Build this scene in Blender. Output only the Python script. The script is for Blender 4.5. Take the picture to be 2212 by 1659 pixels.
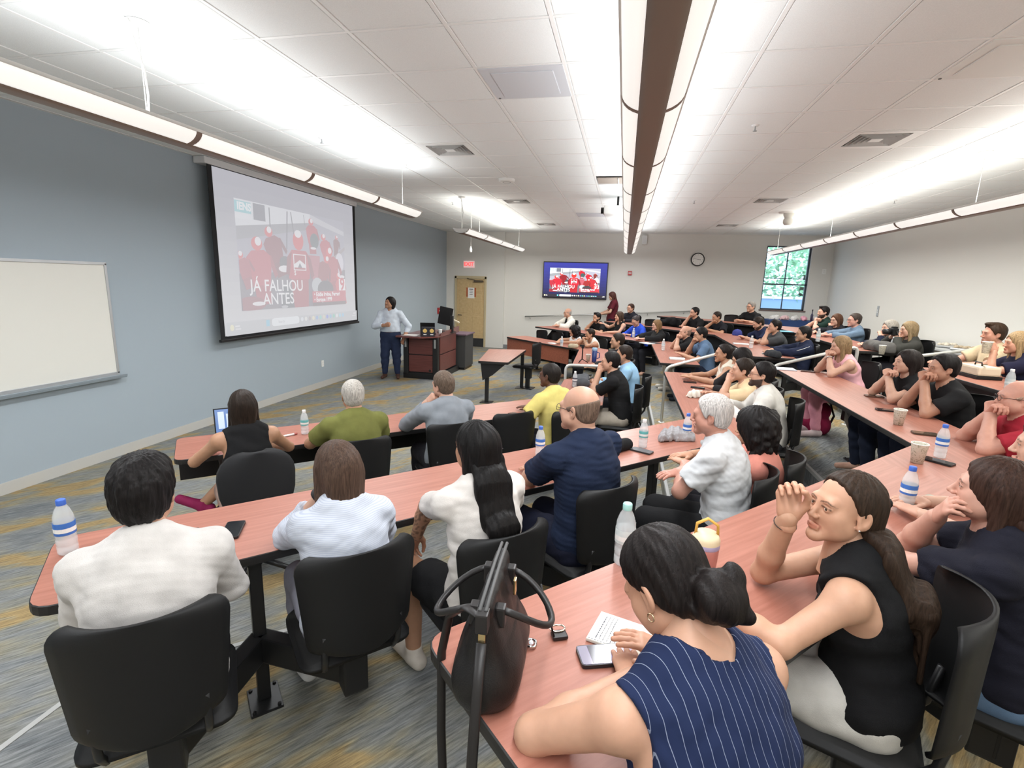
import bpy, bmesh, math, random
import numpy as np
from mathutils import Vector, Matrix
for _o in list(bpy.data.objects): bpy.data.objects.remove(_o)
SC = bpy.context.scene
COL = SC.collection
random.seed(7); RNG = np.random.default_rng(7)

# ------------------------------------------------------------------ camera
CZ = 2.05                                   # lens height above the lowest floor
FPX, IW, IH = 1097.26, 2212, 1659
CR = np.array([0.97675637, 0.21232231, 0.02943183])
CU = np.array([-0.07029822, 0.18758752, 0.97972909])
CW = np.array([-0.2024973, 0.95902563, -0.19815319])
cam = bpy.data.cameras.new('camera'); camo = bpy.data.objects.new('camera', cam); COL.objects.link(camo)
cam.sensor_fit = 'HORIZONTAL'; cam.sensor_width = 36.0; cam.lens = FPX/IW*36.0
cam.clip_start = 0.05; cam.clip_end = 200
M3 = Matrix((CR, CU, -CW)).transposed()
camo.matrix_world = Matrix.Translation((0, 0, CZ)) @ M3.to_4x4()
SC.camera = camo

# ------------------------------------------------------------------ world, light, exposure
SC.view_settings.view_transform = 'Standard'; SC.view_settings.look = 'None'
SC.view_settings.gamma = 1.0; SC.view_settings.use_curve_mapping = False
SC.view_settings.exposure = 0.18
world = bpy.data.worlds.new('sky'); SC.world = world; world.use_nodes = True
wb = world.node_tree.nodes['Background']; wb.inputs[0].default_value = (0.62, 0.80, 1.0, 1); wb.inputs[1].default_value = 2.6
UP_W, DOWN_W = 6.8, 14.0                   # pendant light, watts per metre, upwards and downwards

def ray(x, y):
    return CW + CR*(x-IW/2)/FPX - CU*(y-IH/2)/FPX
def at(x, y, axis, v):                      # pixel -> point on the plane (axis = v)
    d = ray(x, y); o = np.array([0, 0, CZ]); t = (v-o[axis])/d[axis]
    return o + d*t
def proj(p):
    q = np.asarray(p, float)-np.array([0, 0, CZ]); d = q@CW
    return IW/2+FPX*(q@CR)/d, IH/2-FPX*(q@CU)/d, d

# ------------------------------------------------------------------ materials
MATS = {}
def nt(name):
    m = bpy.data.materials.new(name); m.use_nodes = True
    return m, m.node_tree.nodes, m.node_tree.links, m.node_tree.nodes['Principled BSDF']
def mat(name, col=(.5, .5, .5), rough=.5, metal=0., spec=.5, noise=0., nscale=30., bump=0., bscale=80., emit=None, estr=0., stretch=None, alpha=1., trans=0., coat=0., ior=1.45):
    if name in MATS: return MATS[name]
    m, N, L, P = nt(name); MATS[name] = m
    P.inputs['Base Color'].default_value = (*col, 1); P.inputs['Roughness'].default_value = rough
    P.inputs['Metallic'].default_value = metal; P.inputs['Specular IOR Level'].default_value = spec
    P.inputs['Alpha'].default_value = alpha; P.inputs['Transmission Weight'].default_value = trans
    P.inputs['Coat Weight'].default_value = coat; P.inputs['IOR'].default_value = ior
    if emit: P.inputs['Emission Color'].default_value = (*emit, 1); P.inputs['Emission Strength'].default_value = estr
    if noise or bump:
        tc = N.new('ShaderNodeTexCoord'); mp = N.new('ShaderNodeMapping'); L.new(tc.outputs['Object'], mp.inputs[0])
        if stretch: mp.inputs['Scale'].default_value = stretch
    if noise:
        n = N.new('ShaderNodeTexNoise'); n.inputs['Scale'].default_value = nscale; n.inputs['Detail'].default_value = 4
        L.new(mp.outputs[0], n.inputs['Vector'])
        r = N.new('ShaderNodeValToRGB'); L.new(n.outputs['Fac'], r.inputs[0])
        r.color_ramp.elements[0].position = .3; r.color_ramp.elements[1].position = .7
        r.color_ramp.elements[0].color = (*[max(0, c*(1-noise)) for c in col], 1)
        r.color_ramp.elements[1].color = (*[min(1, c*(1+noise)) for c in col], 1)
        L.new(r.outputs[0], P.inputs['Base Color'])
    if bump:
        b = N.new('ShaderNodeTexNoise'); b.inputs['Scale'].default_value = bscale; b.inputs['Detail'].default_value = 3
        L.new(mp.outputs[0], b.inputs['Vector'])
        bp = N.new('ShaderNodeBump'); bp.inputs['Strength'].default_value = bump; bp.inputs['Distance'].default_value = .004
        L.new(b.outputs['Fac'], bp.inputs['Height']); L.new(bp.outputs[0], P.inputs['Normal'])
    return m

def mat_wood(name, c0, c1, rough=.32, rot=0., scale=1.):
    if name in MATS: return MATS[name]
    m, N, L, P = nt(name); MATS[name] = m
    tc = N.new('ShaderNodeTexCoord'); mp = N.new('ShaderNodeMapping'); L.new(tc.outputs['Object'], mp.inputs[0])
    mp.vector_type = 'TEXTURE'; mp.inputs['Rotation'].default_value = (0, 0, rot); mp.inputs['Scale'].default_value = (1/(2.2*scale), 1/(42*scale), 1/(42*scale))
    n = N.new('ShaderNodeTexNoise'); n.inputs['Scale'].default_value = 1.; n.inputs['Detail'].default_value = 6; n.inputs['Roughness'].default_value = .62
    L.new(mp.outputs[0], n.inputs['Vector'])
    r = N.new('ShaderNodeValToRGB'); L.new(n.outputs['Fac'], r.inputs[0])
    r.color_ramp.elements[0].position = .32; r.color_ramp.elements[1].position = .68
    r.color_ramp.elements[0].color = (*c0, 1); r.color_ramp.elements[1].color = (*c1, 1)
    L.new(r.outputs[0], P.inputs['Base Color'])
    P.inputs['Roughness'].default_value = rough; P.inputs['Specular IOR Level'].default_value = .35
    return m

def mat_carpet():
    m, N, L, P = nt('carpet'); MATS['carpet'] = m
    tc = N.new('ShaderNodeTexCoord')
    def noise(scale, rot, sc, detail=4, rough=.55, dist=0.):
        mp = N.new('ShaderNodeMapping'); L.new(tc.outputs['Object'], mp.inputs[0])
        mp.vector_type = 'TEXTURE'; mp.inputs['Rotation'].default_value = (0, 0, rot); mp.inputs['Scale'].default_value = tuple(1/v for v in sc)
        n = N.new('ShaderNodeTexNoise'); n.inputs['Scale'].default_value = scale; n.inputs['Detail'].default_value = detail
        n.inputs['Roughness'].default_value = rough; n.inputs['Distortion'].default_value = dist
        L.new(mp.outputs[0], n.inputs['Vector']); return n
    a = math.radians(52)
    n1 = noise(1.0, a, (1.25, 3.4, 1), 3, .6, .4)          # broad patches
    r1 = N.new('ShaderNodeValToRGB'); L.new(n1.outputs['Fac'], r1.inputs[0])
    e = r1.color_ramp.elements
    e[0].position = .28; e[0].color = (.165, .178, .190, 1)
    e[1].position = .74; e[1].color = (.34, .23, .10, 1)
    for pos, c in ((.40, (.215, .225, .23)), (.50, (.235, .235, .21)), (.555, (.265, .245, .18)), (.60, (.345, .255, .13)), (.68, (.30, .22, .115))):
        k = e.new(pos); k.color = (*c, 1)
    n2 = noise(1.0, a, (7, 90, 1), 4, .7)                   # yarn streaks
    r2 = N.new('ShaderNodeValToRGB'); L.new(n2.outputs['Fac'], r2.inputs[0])
    r2.color_ramp.elements[0].position = .3; r2.color_ramp.elements[0].color = (.50, .50, .51, 1)
    r2.color_ramp.elements[1].position = .72; r2.color_ramp.elements[1].color = (1.55, 1.53, 1.48, 1)
    mx = N.new('ShaderNodeMix'); mx.data_type = 'RGBA'; mx.blend_type = 'MULTIPLY'; mx.inputs[0].default_value = 1
    L.new(r1.outputs[0], mx.inputs[6]); L.new(r2.outputs[0], mx.inputs[7])
    L.new(mx.outputs[2], P.inputs['Base Color'])
    P.inputs['Roughness'].default_value = .95; P.inputs['Specular IOR Level'].default_value = .1
    n3 = noise(260, 0, (1, 1, 1), 2)
    bp = N.new('ShaderNodeBump'); bp.inputs['Strength'].default_value = .5; bp.inputs['Distance'].default_value = .004
    L.new(n3.outputs['Fac'], bp.inputs['Height']); L.new(bp.outputs[0], P.inputs['Normal'])
    return m

CARPET = mat_carpet()
WHITEWALL = mat('wall_paint', (.70, .685, .65), .85, bump=.05, bscale=220)
BLUEWALL = mat('blue_wall_paint', (.36, .42, .47), .8, bump=.05, bscale=220)
CEIL = mat('ceiling_tile_white', (.80, .82, .82), .95, noise=.035, nscale=160, bump=.25, bscale=240)
GRIDW = mat('ceiling_grid_white', (.82, .82, .81), .5)
CHERRY = mat_wood('cherry_laminate', (.31, .118, .082), (.41, .172, .125), .40, rot=math.radians(45))
CHERRYS = mat_wood('cherry_laminate_straight', (.31, .118, .082), (.41, .172, .125), .40, rot=math.radians(90))
CHERRYF = mat_wood('cherry_laminate_far', (.31, .118, .082), (.41, .172, .125), .40, rot=math.radians(135))
CHERRYV = mat_wood('cherry_panel', (.24, .075, .045), (.34, .115, .07), .4, rot=0)
BLACKM = mat('black_metal', (.012, .012, .013), .38, metal=.0, spec=.5)
BLACKP = mat('black_plastic', (.008, .008, .0085), .5, spec=.35, bump=.15, bscale=900)
BLACKE = mat('black_edge_band', (.016, .015, .015), .45)
BLACKF = mat('black_fabric_seat', (.012, .012, .0135), .9, bump=.3, bscale=700)
STEEL = mat('brushed_steel', (.55, .55, .54), .35, metal=1.)
CHROME = mat('chrome', (.75, .75, .75), .12, metal=1.)
GREYM = mat('grey_metal', (.40, .41, .42), .45, metal=.3)
WHITEP = mat('white_plastic', (.80, .80, .78), .4)
WHITEG = mat('white_paper', (.82, .81, .79), .8)

# ------------------------------------------------------------------ mesh helpers
def link(name, me, m=None, parent=None, loc=None, rotz=0.):
    o = bpy.data.objects.new(name, me); COL.objects.link(o)
    if m is not None and me is not None and len(me.materials) == 0: me.materials.append(m)
    if parent is not None: o.parent = parent
    if loc is not None: o.location = loc
    if rotz: o.rotation_euler = (0, 0, rotz)
    return o
def tag(o, label, cat, group=None):
    o['label'] = label; o['category'] = cat
    if group: o['group'] = group
    return o
def struct(o): o['kind'] = 'structure'; return o
def thing(name, label, cat, loc=(0, 0, 0), rotz=0., group=None):
    o = bpy.data.objects.new(name, None); COL.objects.link(o); o.empty_display_size = .1
    o.location = loc; o.rotation_euler = (0, 0, rotz); return tag(o, label, cat, group)
def bm_mesh(bm, name, smooth=False):
    me = bpy.data.meshes.new(name); bm.normal_update(); bm.to_mesh(me); bm.free()
    if smooth: me.shade_smooth()
    return me
def box_bm(bm, lo, hi, bev=0., rot=None, pivot=None):
    lo = Vector(lo); hi = Vector(hi); c = (lo+hi)/2; s = hi-lo
    r = bmesh.ops.create_cube(bm, size=1.0); vs = r['verts']
    for v in vs: v.co = Vector((v.co.x*s.x, v.co.y*s.y, v.co.z*s.z))+c
    if bev:
        es = list({e for v in vs for e in v.link_edges})
        rb = bmesh.ops.bevel(bm, geom=es, offset=min(bev, min(s)*.45), segments=2, profile=.6, affect='EDGES')
        vs = list({v for f in rb['faces'] for v in f.verts} | {v for v in vs if v.is_valid})
    if rot is not None:
        pv = Vector(pivot) if pivot is not None else c
        for v in vs: v.co = rot @ (v.co-pv)+pv
    return vs
def box(name, lo, hi, m, parent=None, bev=0., rot=None, pivot=None, loc=None, rotz=0.):
    bm = bmesh.new(); box_bm(bm, lo, hi, bev, rot, pivot)
    return link(name, bm_mesh(bm, name), m, parent, loc, rotz)
def tube_bm(bm, pts, r, seg=8, cap=True, flat=None):
    pts = [Vector(p) for p in pts]; n = len(pts); rings = []
    rr = r if isinstance(r, (list, tuple)) else [r]*n
    up = Vector((0, 0, 1)); prev = None
    for i, p in enumerate(pts):
        d = (pts[min(i+1, n-1)]-pts[max(i-1, 0)]).normalized()
        if prev is None:
            a = d.cross(up)
            if a.length < 1e-3: a = d.cross(Vector((1, 0, 0)))
            a.normalize()
        else:
            a = (prev-d*prev.dot(d)); a.normalize()
        b = d.cross(a).normalized(); prev = a
        fl = flat if flat else 1.
        rings.append([bm.verts.new(p+(a*math.cos(t)*rr[i]+b*math.sin(t)*rr[i]*fl)) for t in [2*math.pi*k/seg for k in range(seg)]])
    for i in range(n-1):
        for k in range(seg):
            bm.faces.new((rings[i][k], rings[i][(k+1) % seg], rings[i+1][(k+1) % seg], rings[i+1][k]))
    if cap:
        bm.faces.new(rings[0][::-1]); bm.faces.new(rings[-1])
def tube(name, pts, r, m, parent=None, seg=8, loc=None, rotz=0., flat=None):
    bm = bmesh.new(); tube_bm(bm, pts, r, seg, flat=flat)
    bmesh.ops.recalc_face_normals(bm, faces=bm.faces)
    return link(name, bm_mesh(bm, name, True), m, parent, loc, rotz)
def lathe_bm(bm, prof, seg=20, c=(0, 0, 0)):
    c = Vector(c); rings = []
    for r, z in prof:
        if r < 1e-5: rings.append([bm.verts.new(c+Vector((0, 0, z)))])
        else: rings.append([bm.verts.new(c+Vector((r*math.cos(2*math.pi*k/seg), r*math.sin(2*math.pi*k/seg), z))) for k in range(seg)])
    for A, B in zip(rings[:-1], rings[1:]):
        for k in range(seg):
            k2 = (k+1) % seg
            if len(A) == 1 and len(B) > 1: bm.faces.new((A[0], B[k2], B[k]))
            elif len(B) == 1 and len(A) > 1: bm.faces.new((A[k], A[k2], B[0]))
            elif len(A) > 1: bm.faces.new((A[k], A[k2], B[k2], B[k]))
def lathe(name, prof, m, parent=None, seg=20, loc=None, c=(0, 0, 0), rotz=0.):
    bm = bmesh.new(); lathe_bm(bm, prof, seg, c); bmesh.ops.recalc_face_normals(bm, faces=bm.faces)
    return link(name, bm_mesh(bm, name, True), m, parent, loc, rotz)
def prism_bm(bm, poly, z0, z1):
    lo = [bm.verts.new((x, y, z0)) for x, y in poly]; hi = [bm.verts.new((x, y, z1)) for x, y in poly]
    n = len(poly); bm.faces.new(lo[::-1]); bm.faces.new(hi)
    for i in range(n): bm.faces.new((lo[i], lo[(i+1) % n], hi[(i+1) % n], hi[i]))
def prism(name, poly, z0, z1, m, parent=None, loc=None, rotz=0.):
    bm = bmesh.new(); prism_bm(bm, poly, z0, z1); bmesh.ops.recalc_face_normals(bm, faces=bm.faces)
    return link(name, bm_mesh(bm, name), m, parent, loc, rotz)
def round_poly(poly, rads, seg=5):
    out = []; n = len(poly)
    for i in range(n):
        p = Vector(poly[i]); a = Vector(poly[i-1])-p; b = Vector(poly[(i+1) % n])-p; r = rads[i]
        if r < 1e-4: out.append(tuple(p)); continue
        la, lb = a.length, b.length; a.normalize(); b.normalize()
        ang = a.angle(b); d = min(r/math.tan(ang/2), la*.45, lb*.45)
        p0 = p+a*d; p1 = p+b*d
        for k in range(seg+1):
            t = k/seg; out.append(tuple(p0*(1-t)**2+p*2*t*(1-t)+p1*t*t))
    return out
def text_mesh(txt, size, align='CENTER', bold=0., extrude=.0):
    cu = bpy.data.curves.new('txt', 'FONT'); cu.body = txt; cu.size = size; cu.align_x = align; cu.align_y = 'CENTER'
    cu.offset = bold; cu.extrude = extrude; cu.resolution_u = 3
    o = bpy.data.objects.new('txt', cu); COL.objects.link(o)
    dg = bpy.context.evaluated_depsgraph_get(); me = bpy.data.meshes.new_from_object(o.evaluated_get(dg))
    bpy.data.objects.remove(o); bpy.data.curves.remove(cu); return me
def frame_mat(o, ux, uy):      # basis: x = ux, y = uy, z = ux x uy
    ux = Vector(ux).normalized(); uy = Vector(uy).normalized(); uz = ux.cross(uy)
    return Matrix((ux, uy, uz)).transposed().to_4x4() if o is None else Matrix.Translation(Vector(o)) @ Matrix((ux, uy, uz)).transposed().to_4x4()
def copy_tree(o, parent=None, loc=None, rotz=None, label=None):
    c = o.copy(); COL.objects.link(c); c.parent = parent
    if loc is not None: c.location = loc
    if rotz is not None: c.rotation_euler = (0, 0, rotz)
    if label: c['label'] = label
    for ch in o.children: copy_tree(ch, c)
    return c

# ------------------------------------------------------------------ room shell
XL, XR, YF, YN, HC = -5.41, 5.38, 15.4, -2.2, 3.48
TS = .6096; GX, GY = -4.153, 3.094
def slab(name, lo, hi, m): return struct(box(name, lo, hi, m))
slab('floor', (XL-.3, YN-.3, -.2), (XR+.3, YF+.3, 0), CARPET)
slab('wall_left', (XL-.2, YN, 0), (XL, YF, HC+.3), BLUEWALL)
slab('wall_right', (XR, YN, 0), (XR+.2, YF, HC+.3), WHITEWALL)
slab('wall_near', (XL-.2, YN-.2, 0), (XR+.2, YN, HC+.3), WHITEWALL)
WX0, WX1, WZ0, WZ1 = 3.72, 4.85, 1.49, 3.20
bm = bmesh.new()
for lo, hi in (((XL-.2, YF, 0), (WX0, YF+.2, HC+.3)), ((WX1, YF, 0), (XR+.2, YF+.2, HC+.3)), ((WX0, YF, 0), (WX1, YF+.2, WZ0)), ((WX0, YF, WZ1), (WX1, YF+.2, HC+.3))): box_bm(bm, lo, hi)
wf = struct(link('wall_far', bm_mesh(bm, 'wall_far'), WHITEWALL))
struct(box('trim_1', (XL, YF-.10, 0), (-3.57, YF, HC), WHITEWALL))       # furred-out corner by the door
BASEM = mat('vinyl_base', (.50, .49, .46), .6)
struct(box('baseboard_left', (XL, YN, 0), (XL+.012, YF-.1, .11), BASEM))
struct(box('baseboard_far', (-3.57, YF-.012, 0), (XR, YF, .11), mat('vinyl_base_grey', (.20, .21, .22), .6)))
ceil = struct(box('ceiling', (XL-.2, YN-.2, HC+.035), (XR+.2, YF+.2, HC+.12), mat('plenum', (.5, .5, .5), .9)))
# grid of T-bars
bm = bmesh.new()
n0 = math.floor((XL-GX)/TS)-1
xs = [GX+TS*i for i in range(n0, 40) if XL < GX+TS*i < XR]; ys = [GY+TS*i for i in range(-12, 40) if YN < GY+TS*i < YF]
for x in xs: box_bm(bm, (x-.012, YN, HC-.004), (x+.012, YF, HC+.02))
for y in ys: box_bm(bm, (XL, y-.012, HC-.003), (XR, y+.012, HC+.02))
for lo, hi in (((XL, YN, HC-.004), (XL+.03, YF, HC+.02)), ((XR-.03, YN, HC-.004), (XR, YF, HC+.02)), ((XL, YF-.03, HC-.004), (XR, YF, HC+.02))): box_bm(bm, lo, hi)
link('ceiling_grid', bm_mesh(bm, 'ceiling_grid'), GRIDW, ceil)
xe = [XL]+xs+[XR]; ye = [YN]+ys+[YF]
VENTS = [(10, 4), (3, 4), (3, 10), (10, 10), (10, 16), (3, 16)]; PANELS = [(5, 1), (10, 1), (5, 13), (6, 7)]
jx = lambda x: round((x-GX)/TS); cells = []
for i in range(len(xe)-1):
    for j in range(len(ye)-1):
        cx, cy = (xe[i]+xe[i+1])/2, (ye[j]+ye[j+1])/2
        key = (math.floor((cx-GX)/TS), math.floor((cy-GY)/TS))
        if key in VENTS or key in PANELS: continue
        u, v, d = proj((cx, cy, HC))
        vis = d > .3 and -120 < u < IW+120 and -120 < v < IH
        cells.append((-(1/d**2) if vis else 9, xe[i], xe[i+1], ye[j], ye[j+1]))
cells.sort(key=lambda c: c[0])
def tile_bm(bm, w, h):
    vs = box_bm(bm, (-w/2, -h/2, 0), (w/2, h/2, .02))
bm = bmesh.new(); box_bm(bm, (-TS/2+.011, -TS/2+.011, .003), (TS/2-.011, TS/2-.011, .02)); box_bm(bm, (-TS/2+.019, -TS/2+.019, -.0015), (TS/2-.019, TS/2-.019, .004), .002)
tileme = bm_mesh(bm, 'ceiling_tile'); tileme.materials.append(CEIL)
rest = bmesh.new(); nt_ = 0
for s, a, b, c, d in cells:
    full = abs(b-a-TS) < .01 and abs(d-c-TS) < .01
    if s < 0 and full and nt_ < 300:
        link('ceiling_tile', tileme, None, ceil, ((a+b)/2, (c+d)/2, HC)); nt_ += 1
    else: box_bm(rest, (a+.011, c+.011, HC-.001), (b-.011, d-.011, HC+.02))
ro = link('ceiling_tiles_rest', bm_mesh(rest, 'ceiling_tiles_rest'), CEIL, ceil); ro['kind'] = 'stuff'

# ------------------------------------------------------------------ tiers (stepped carpeted platforms)
TH = .17
def off_poly(pts, d):           # offset an open polyline to its right side (outwards from the U)
    out = []
    P = [Vector(p) for p in pts]
    for i, p in enumerate(P):
        ns = []
        if i > 0: t = (p-P[i-1]).normalized(); ns.append(Vector((t.y, -t.x)))
        if i < len(P)-1: t = (P[i+1]-p).normalized(); ns.append(Vector((t.y, -t.x)))
        n = sum(ns, Vector((0, 0))); n.normalize(); out.append(tuple(p+n*(d/max(.3, n.dot(ns[0])))))
    return out
YM = 7.47                        # the aisle's axis
IN = {                           # inner table edges of the near half and far half of each row
 1: ([(-3.41, 3.245), (-.72, 5.79), (-.72, 6.95)], [(-.74, 8.12), (-.80, 10.24), (-2.69, 11.92)]),
 2: ([(-2.31, 1.552), (.61, 4.55), (.61, 7.08)], [(.61, 7.90), (.61, 10.60), (-2.22, 13.17)]),
 3: ([(-.47, 1.16), (1.92, 3.67), (1.92, 6.78)], [(1.92, 7.94), (1.92, 11.26), (-.47, 13.78)]),
 4: ([(1.0, .9), (3.23, 3.1), (3.23, 6.40)], [(3.23, 7.85), (3.23, 11.86), (.9, 14.3)]),
}
DEPTH = .575
NOSE = mat('stair_nosing', (.42, .42, .41), .6)
def tier(k, edge, name):
    x0 = edge[0]
    poly = [(edge[0][0]+.0, YN)] + edge + [(edge[-1][0], YF), (XR, YF), (XR, YN)]
    o = struct(prism(name, poly, TH*(k-1)-.002, TH*k, CARPET))
    bm = bmesh.new(); pl = [(edge[0][0], YN)]+edge+[(edge[-1][0], YF)]
    ins = off_poly(pl, .022); out = off_poly(pl, -.006)
    for i in range(len(pl)-1):
        q = [out[i], out[i+1], ins[i+1], ins[i]]
        prism_bm(bm, q, TH*k-.03, TH*k+.004)
    bmesh.ops.recalc_face_normals(bm, faces=bm.faces)
    link('stair_nosing', bm_mesh(bm, 'stair_nosing'), NOSE, o)
tier(1, [(-2.30, 1.53), (.52, 4.12), (.52, 10.82), (-2.30, 13.41)], 'floor_tier_1')
tier(2, [(-.55, 1.05), (1.90, 3.58), (1.90, 11.36), (-.55, 13.88)], 'floor_tier_2')
tier(3, [(1.0, .85), (3.18, 3.05), (3.18, 11.9), (.9, 14.25)], 'floor_tier_3')
# ------------------------------------------------------------------ tables
POSTS = []                      # (x, y, tier) of every table post, so chairs can hang on the nearest one
def seg_at(poly, s):
    P = [Vector(p) for p in poly]
    for a, b in zip(P[:-1], P[1:]):
        l = (b-a).length
        if s <= l or b is P[-1]: t = (b-a).normalized(); return a+t*s, t
        s -= l
def build_table(label, inner, tierk, wood, rads, posts, panel=None, group='tiered lecture tables'):
    """inner = inner edge polyline; rads = corner radii (start, end); posts = distances along the outer edge"""
    zt = .74+TH*tierk; z0 = TH*tierk
    outer = off_poly(inner, DEPTH); base = (inner[0][0], inner[0][1], z0)
    L = lambda p: (p[0]-base[0], p[1]-base[1])
    poly = [L(p) for p in inner]+[L(p) for p in outer[::-1]]
    n = len(inner); rr = [0]*(2*n); rr[0] = rr[-1] = rads[0]; rr[n-1] = rr[n] = rads[1]
    pr = round_poly(poly, rr)
    t = thing('lecture_table', label, 'table', base, 0, group)
    prism('table_top', pr, .706, .740, wood, t)
    bm = bmesh.new(); P = [Vector(p) for p in pr]; m = len(P); o2 = []
    for i in range(m):
        a = (P[i]-P[i-1]); b = (P[(i+1) % m]-P[i])
        if a.length < 1e-6: a = b
        if b.length < 1e-6: b = a
        nn = Vector((a.y, -a.x)).normalized()+Vector((b.y, -b.x)).normalized(); nn.normalize(); o2.append(nn)
    ar = sum(P[i].x*P[(i+1) % m].y-P[(i+1) % m].x*P[i].y for i in range(m)); sg = 1 if ar > 0 else -1
    prof = [(.0, .7395), (.004, .737), (.005, .72), (.004, .703), (-.02, .700)]
    rings = [[bm.verts.new((p.x+q.x*sg*d, p.y+q.y*sg*d, z)) for p, q in zip(P, o2)] for d, z in prof]
    for A, B in zip(rings[:-1], rings[1:]):
        for i in range(m): bm.faces.new((A[i], A[(i+1) % m], B[(i+1) % m], B[i]))
    bmesh.ops.recalc_face_normals(bm, faces=bm.faces)
    link('edge_band', bm_mesh(bm, 'edge_band'), BLACKE, t)
    for s in posts:
        q, tt = seg_at(outer, s); nrm = Vector((tt.y, -tt.x)); c = q-nrm*.07; x, y = L(c); a = math.atan2(tt.y, tt.x)
        POSTS.append((c.x, c.y, tierk))
        R = Matrix.Rotation(a, 3, 'Z')
        bm = bmesh.new(); box_bm(bm, (x-.026, y-.026, .012), (x+.026, y+.026, .70), .004, R, (x, y, .3)); lg = link('leg', bm_mesh(bm, 'leg'), BLACKM, t)
        bm = bmesh.new(); box_bm(bm, (x-.065, y-.10, 0), (x+.065, y+.07, .012), .003, R, (x, y, 0))
        for dx in (-.05, .05):
            for dy in (-.085, .055): lathe_bm(bm, [(0, .022), (.008, .02), (.009, .011)], 6, R @ Vector((dx, dy, 0))+Vector((x, y, 0)))
        link('foot_plate', bm_mesh(bm, 'foot_plate'), BLACKM, lg)
        bm = bmesh.new(); box_bm(bm, (x-.03, y-.02, .665), (x+.03, y+.40, .70), .004, R, (x, y, .68)); link('top_bracket', bm_mesh(bm, 'top_bracket'), BLACKM, lg)
    if panel:
        m_, zlo, inset = panel
        a = off_poly(inner, inset); b = off_poly(inner, inset+.02)
        for i in range(len(a)-1):
            prism('modesty_panel', [L(a[i]), L(a[i+1]), L(b[i+1]), L(b[i])], zlo, .70, m_, t)
    return t
def split(pts, d):              # seam on the wing, d before the corner
    a, c = Vector(pts[0]), Vector(pts[1]); s = c+(a-c).normalized()*d
    return [tuple(pts[0]), tuple(s)], [tuple(s), tuple(pts[1]), tuple(pts[2])]
def split_far(pts, d):
    c, e = Vector(pts[1]), Vector(pts[2]); s = c+(e-c).normalized()*d
    return [tuple(pts[0]), tuple(pts[1]), tuple(s)], [tuple(s), tuple(pts[2])]
PANW = (CHERRYV, .38, .03); PANB = (BLACKM, .33, .16)
w, c = split(IN[1][0], .35)
build_table('front-row red-brown table wing facing the projection screen, with a rounded left end', w, 0, CHERRY, (.07, 0), (.30, 1.35, 2.4), (BLACKM, .42, .08))  # modesty panel coloured black to stand for cherry in shade, seen from behind
build_table('short front-row table piece beside the first handrail with a grey bag on it', c, 0, CHERRYS, (0, .05), (.2, 1.1), None)
c, w = split_far(IN[1][1], .35)
build_table('front-row table piece holding a phone tripod and a paper cup', c, 0, CHERRYS, (.05, 0), (.2, 1.5), None)
build_table('far front-row table wing with a tall red-brown modesty panel', w, 0, CHERRYF, (0, .05), (.3, 1.6), PANW)
w, c = split(IN[2][0], .45)
build_table('second-row table wing with a water bottle standing on its rounded left end', w, 1, CHERRY, (.09, 0), (.70, 2.0, 3.2), None)
build_table('second-row table piece between the near wing and the aisle handrail', c, 1, CHERRYS, (0, .03), (.3, 1.3, 2.5), None)
c, w = split_far(IN[2][1], .35)
build_table('second-row table piece across the aisle with a white note pad on it', c, 1, CHERRYS, (.03, 0), (.15, 1.4), None)
build_table('second-row far table wing in front of the man in a white jacket', w, 1, CHERRYF, (0, .05), (.3, 1.5, 2.7), None)
w, c = split(IN[3][0], .60)
build_table('third-row table wing carrying the black handbag and the open notebook', w, 2, CHERRY, (.07, 0), (.55, 1.75, 2.6), None)
build_table('third-row table piece with two patterned paper cups', c, 2, CHERRYS, (0, .03), (.5, 1.7, 3.0), None)
c, w = split_far(IN[3][1], .35)
build_table('third-row table piece across the aisle with a blue cap on it', c, 2, CHERRYS, (.03, 0), (.2, 1.6), PANB)
build_table('third-row far table wing in front of the wall handrail', w, 2, CHERRYF, (0, .05), (.4, 1.6), PANB)
w, c = split(IN[4][0], .45)
build_table('top-row table piece carrying a white box and a leather strap', c, 3, CHERRYS, (0, .03), (.4, 1.6, 3.0), PANB)
c, w = split_far(IN[4][1], .35)
build_table('top-row table piece across the aisle with a grey bag and camera people', c, 3, CHERRYS, (.03, 0), (.2, 1.8, 3.2), PANB)
build_table('top-row far table wing below the window', w, 3, CHERRYF, (0, .05), (.4, 1.8), PANB)

# accessible single table in front of the tiers
t = thing('side_desk', 'small free-standing red-brown desk in front of the first row with an attached black seat', 'table', (-2.05, 8.8, 0))
pl = [(-.23, -.76), (-.45, .76), (.25, .96), (.27, -.74)]
prism('table_top', round_poly(pl, [.02]*4), .71, .74, CHERRYS, t)
prism('edge_band', round_poly([(x*1.012, y*1.008) for x, y in pl], [.02]*4), .700, .7385, BLACKE, t)
bm = bmesh.new()
for k in (-1,):
    vs = [bm.verts.new(p) for p in ((-.21, -.70, .70), (.22, -.70, .70), (.0, -.70, .50), (-.17, -.70, .40))]; bm.faces.new(vs)
    r = bmesh.ops.extrude_face_region(bm, geom=bm.faces[:]); bmesh.ops.translate(bm, verts=[v for v in r['geom'] if isinstance(v, bmesh.types.BMVert)], vec=(0, .03, 0))
bmesh.ops.recalc_face_normals(bm, faces=bm.faces); link('modesty_panel', bm_mesh(bm, 'modesty_panel'), BLACKM, t)
box('leg', (-.15, -.62, .012), (-.09, -.56, .70), BLACKM, t, .004)
box('foot_plate', (-.22, -.68, 0), (-.02, -.50, .012), BLACKM, t, .003)
box('leg', (.18, .80, .012), (.24, .86, .70), BLACKM, t, .004)
box('foot_plate', (.10, .72, 0), (.32, .92, .012), BLACKM, t, .003)

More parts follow.
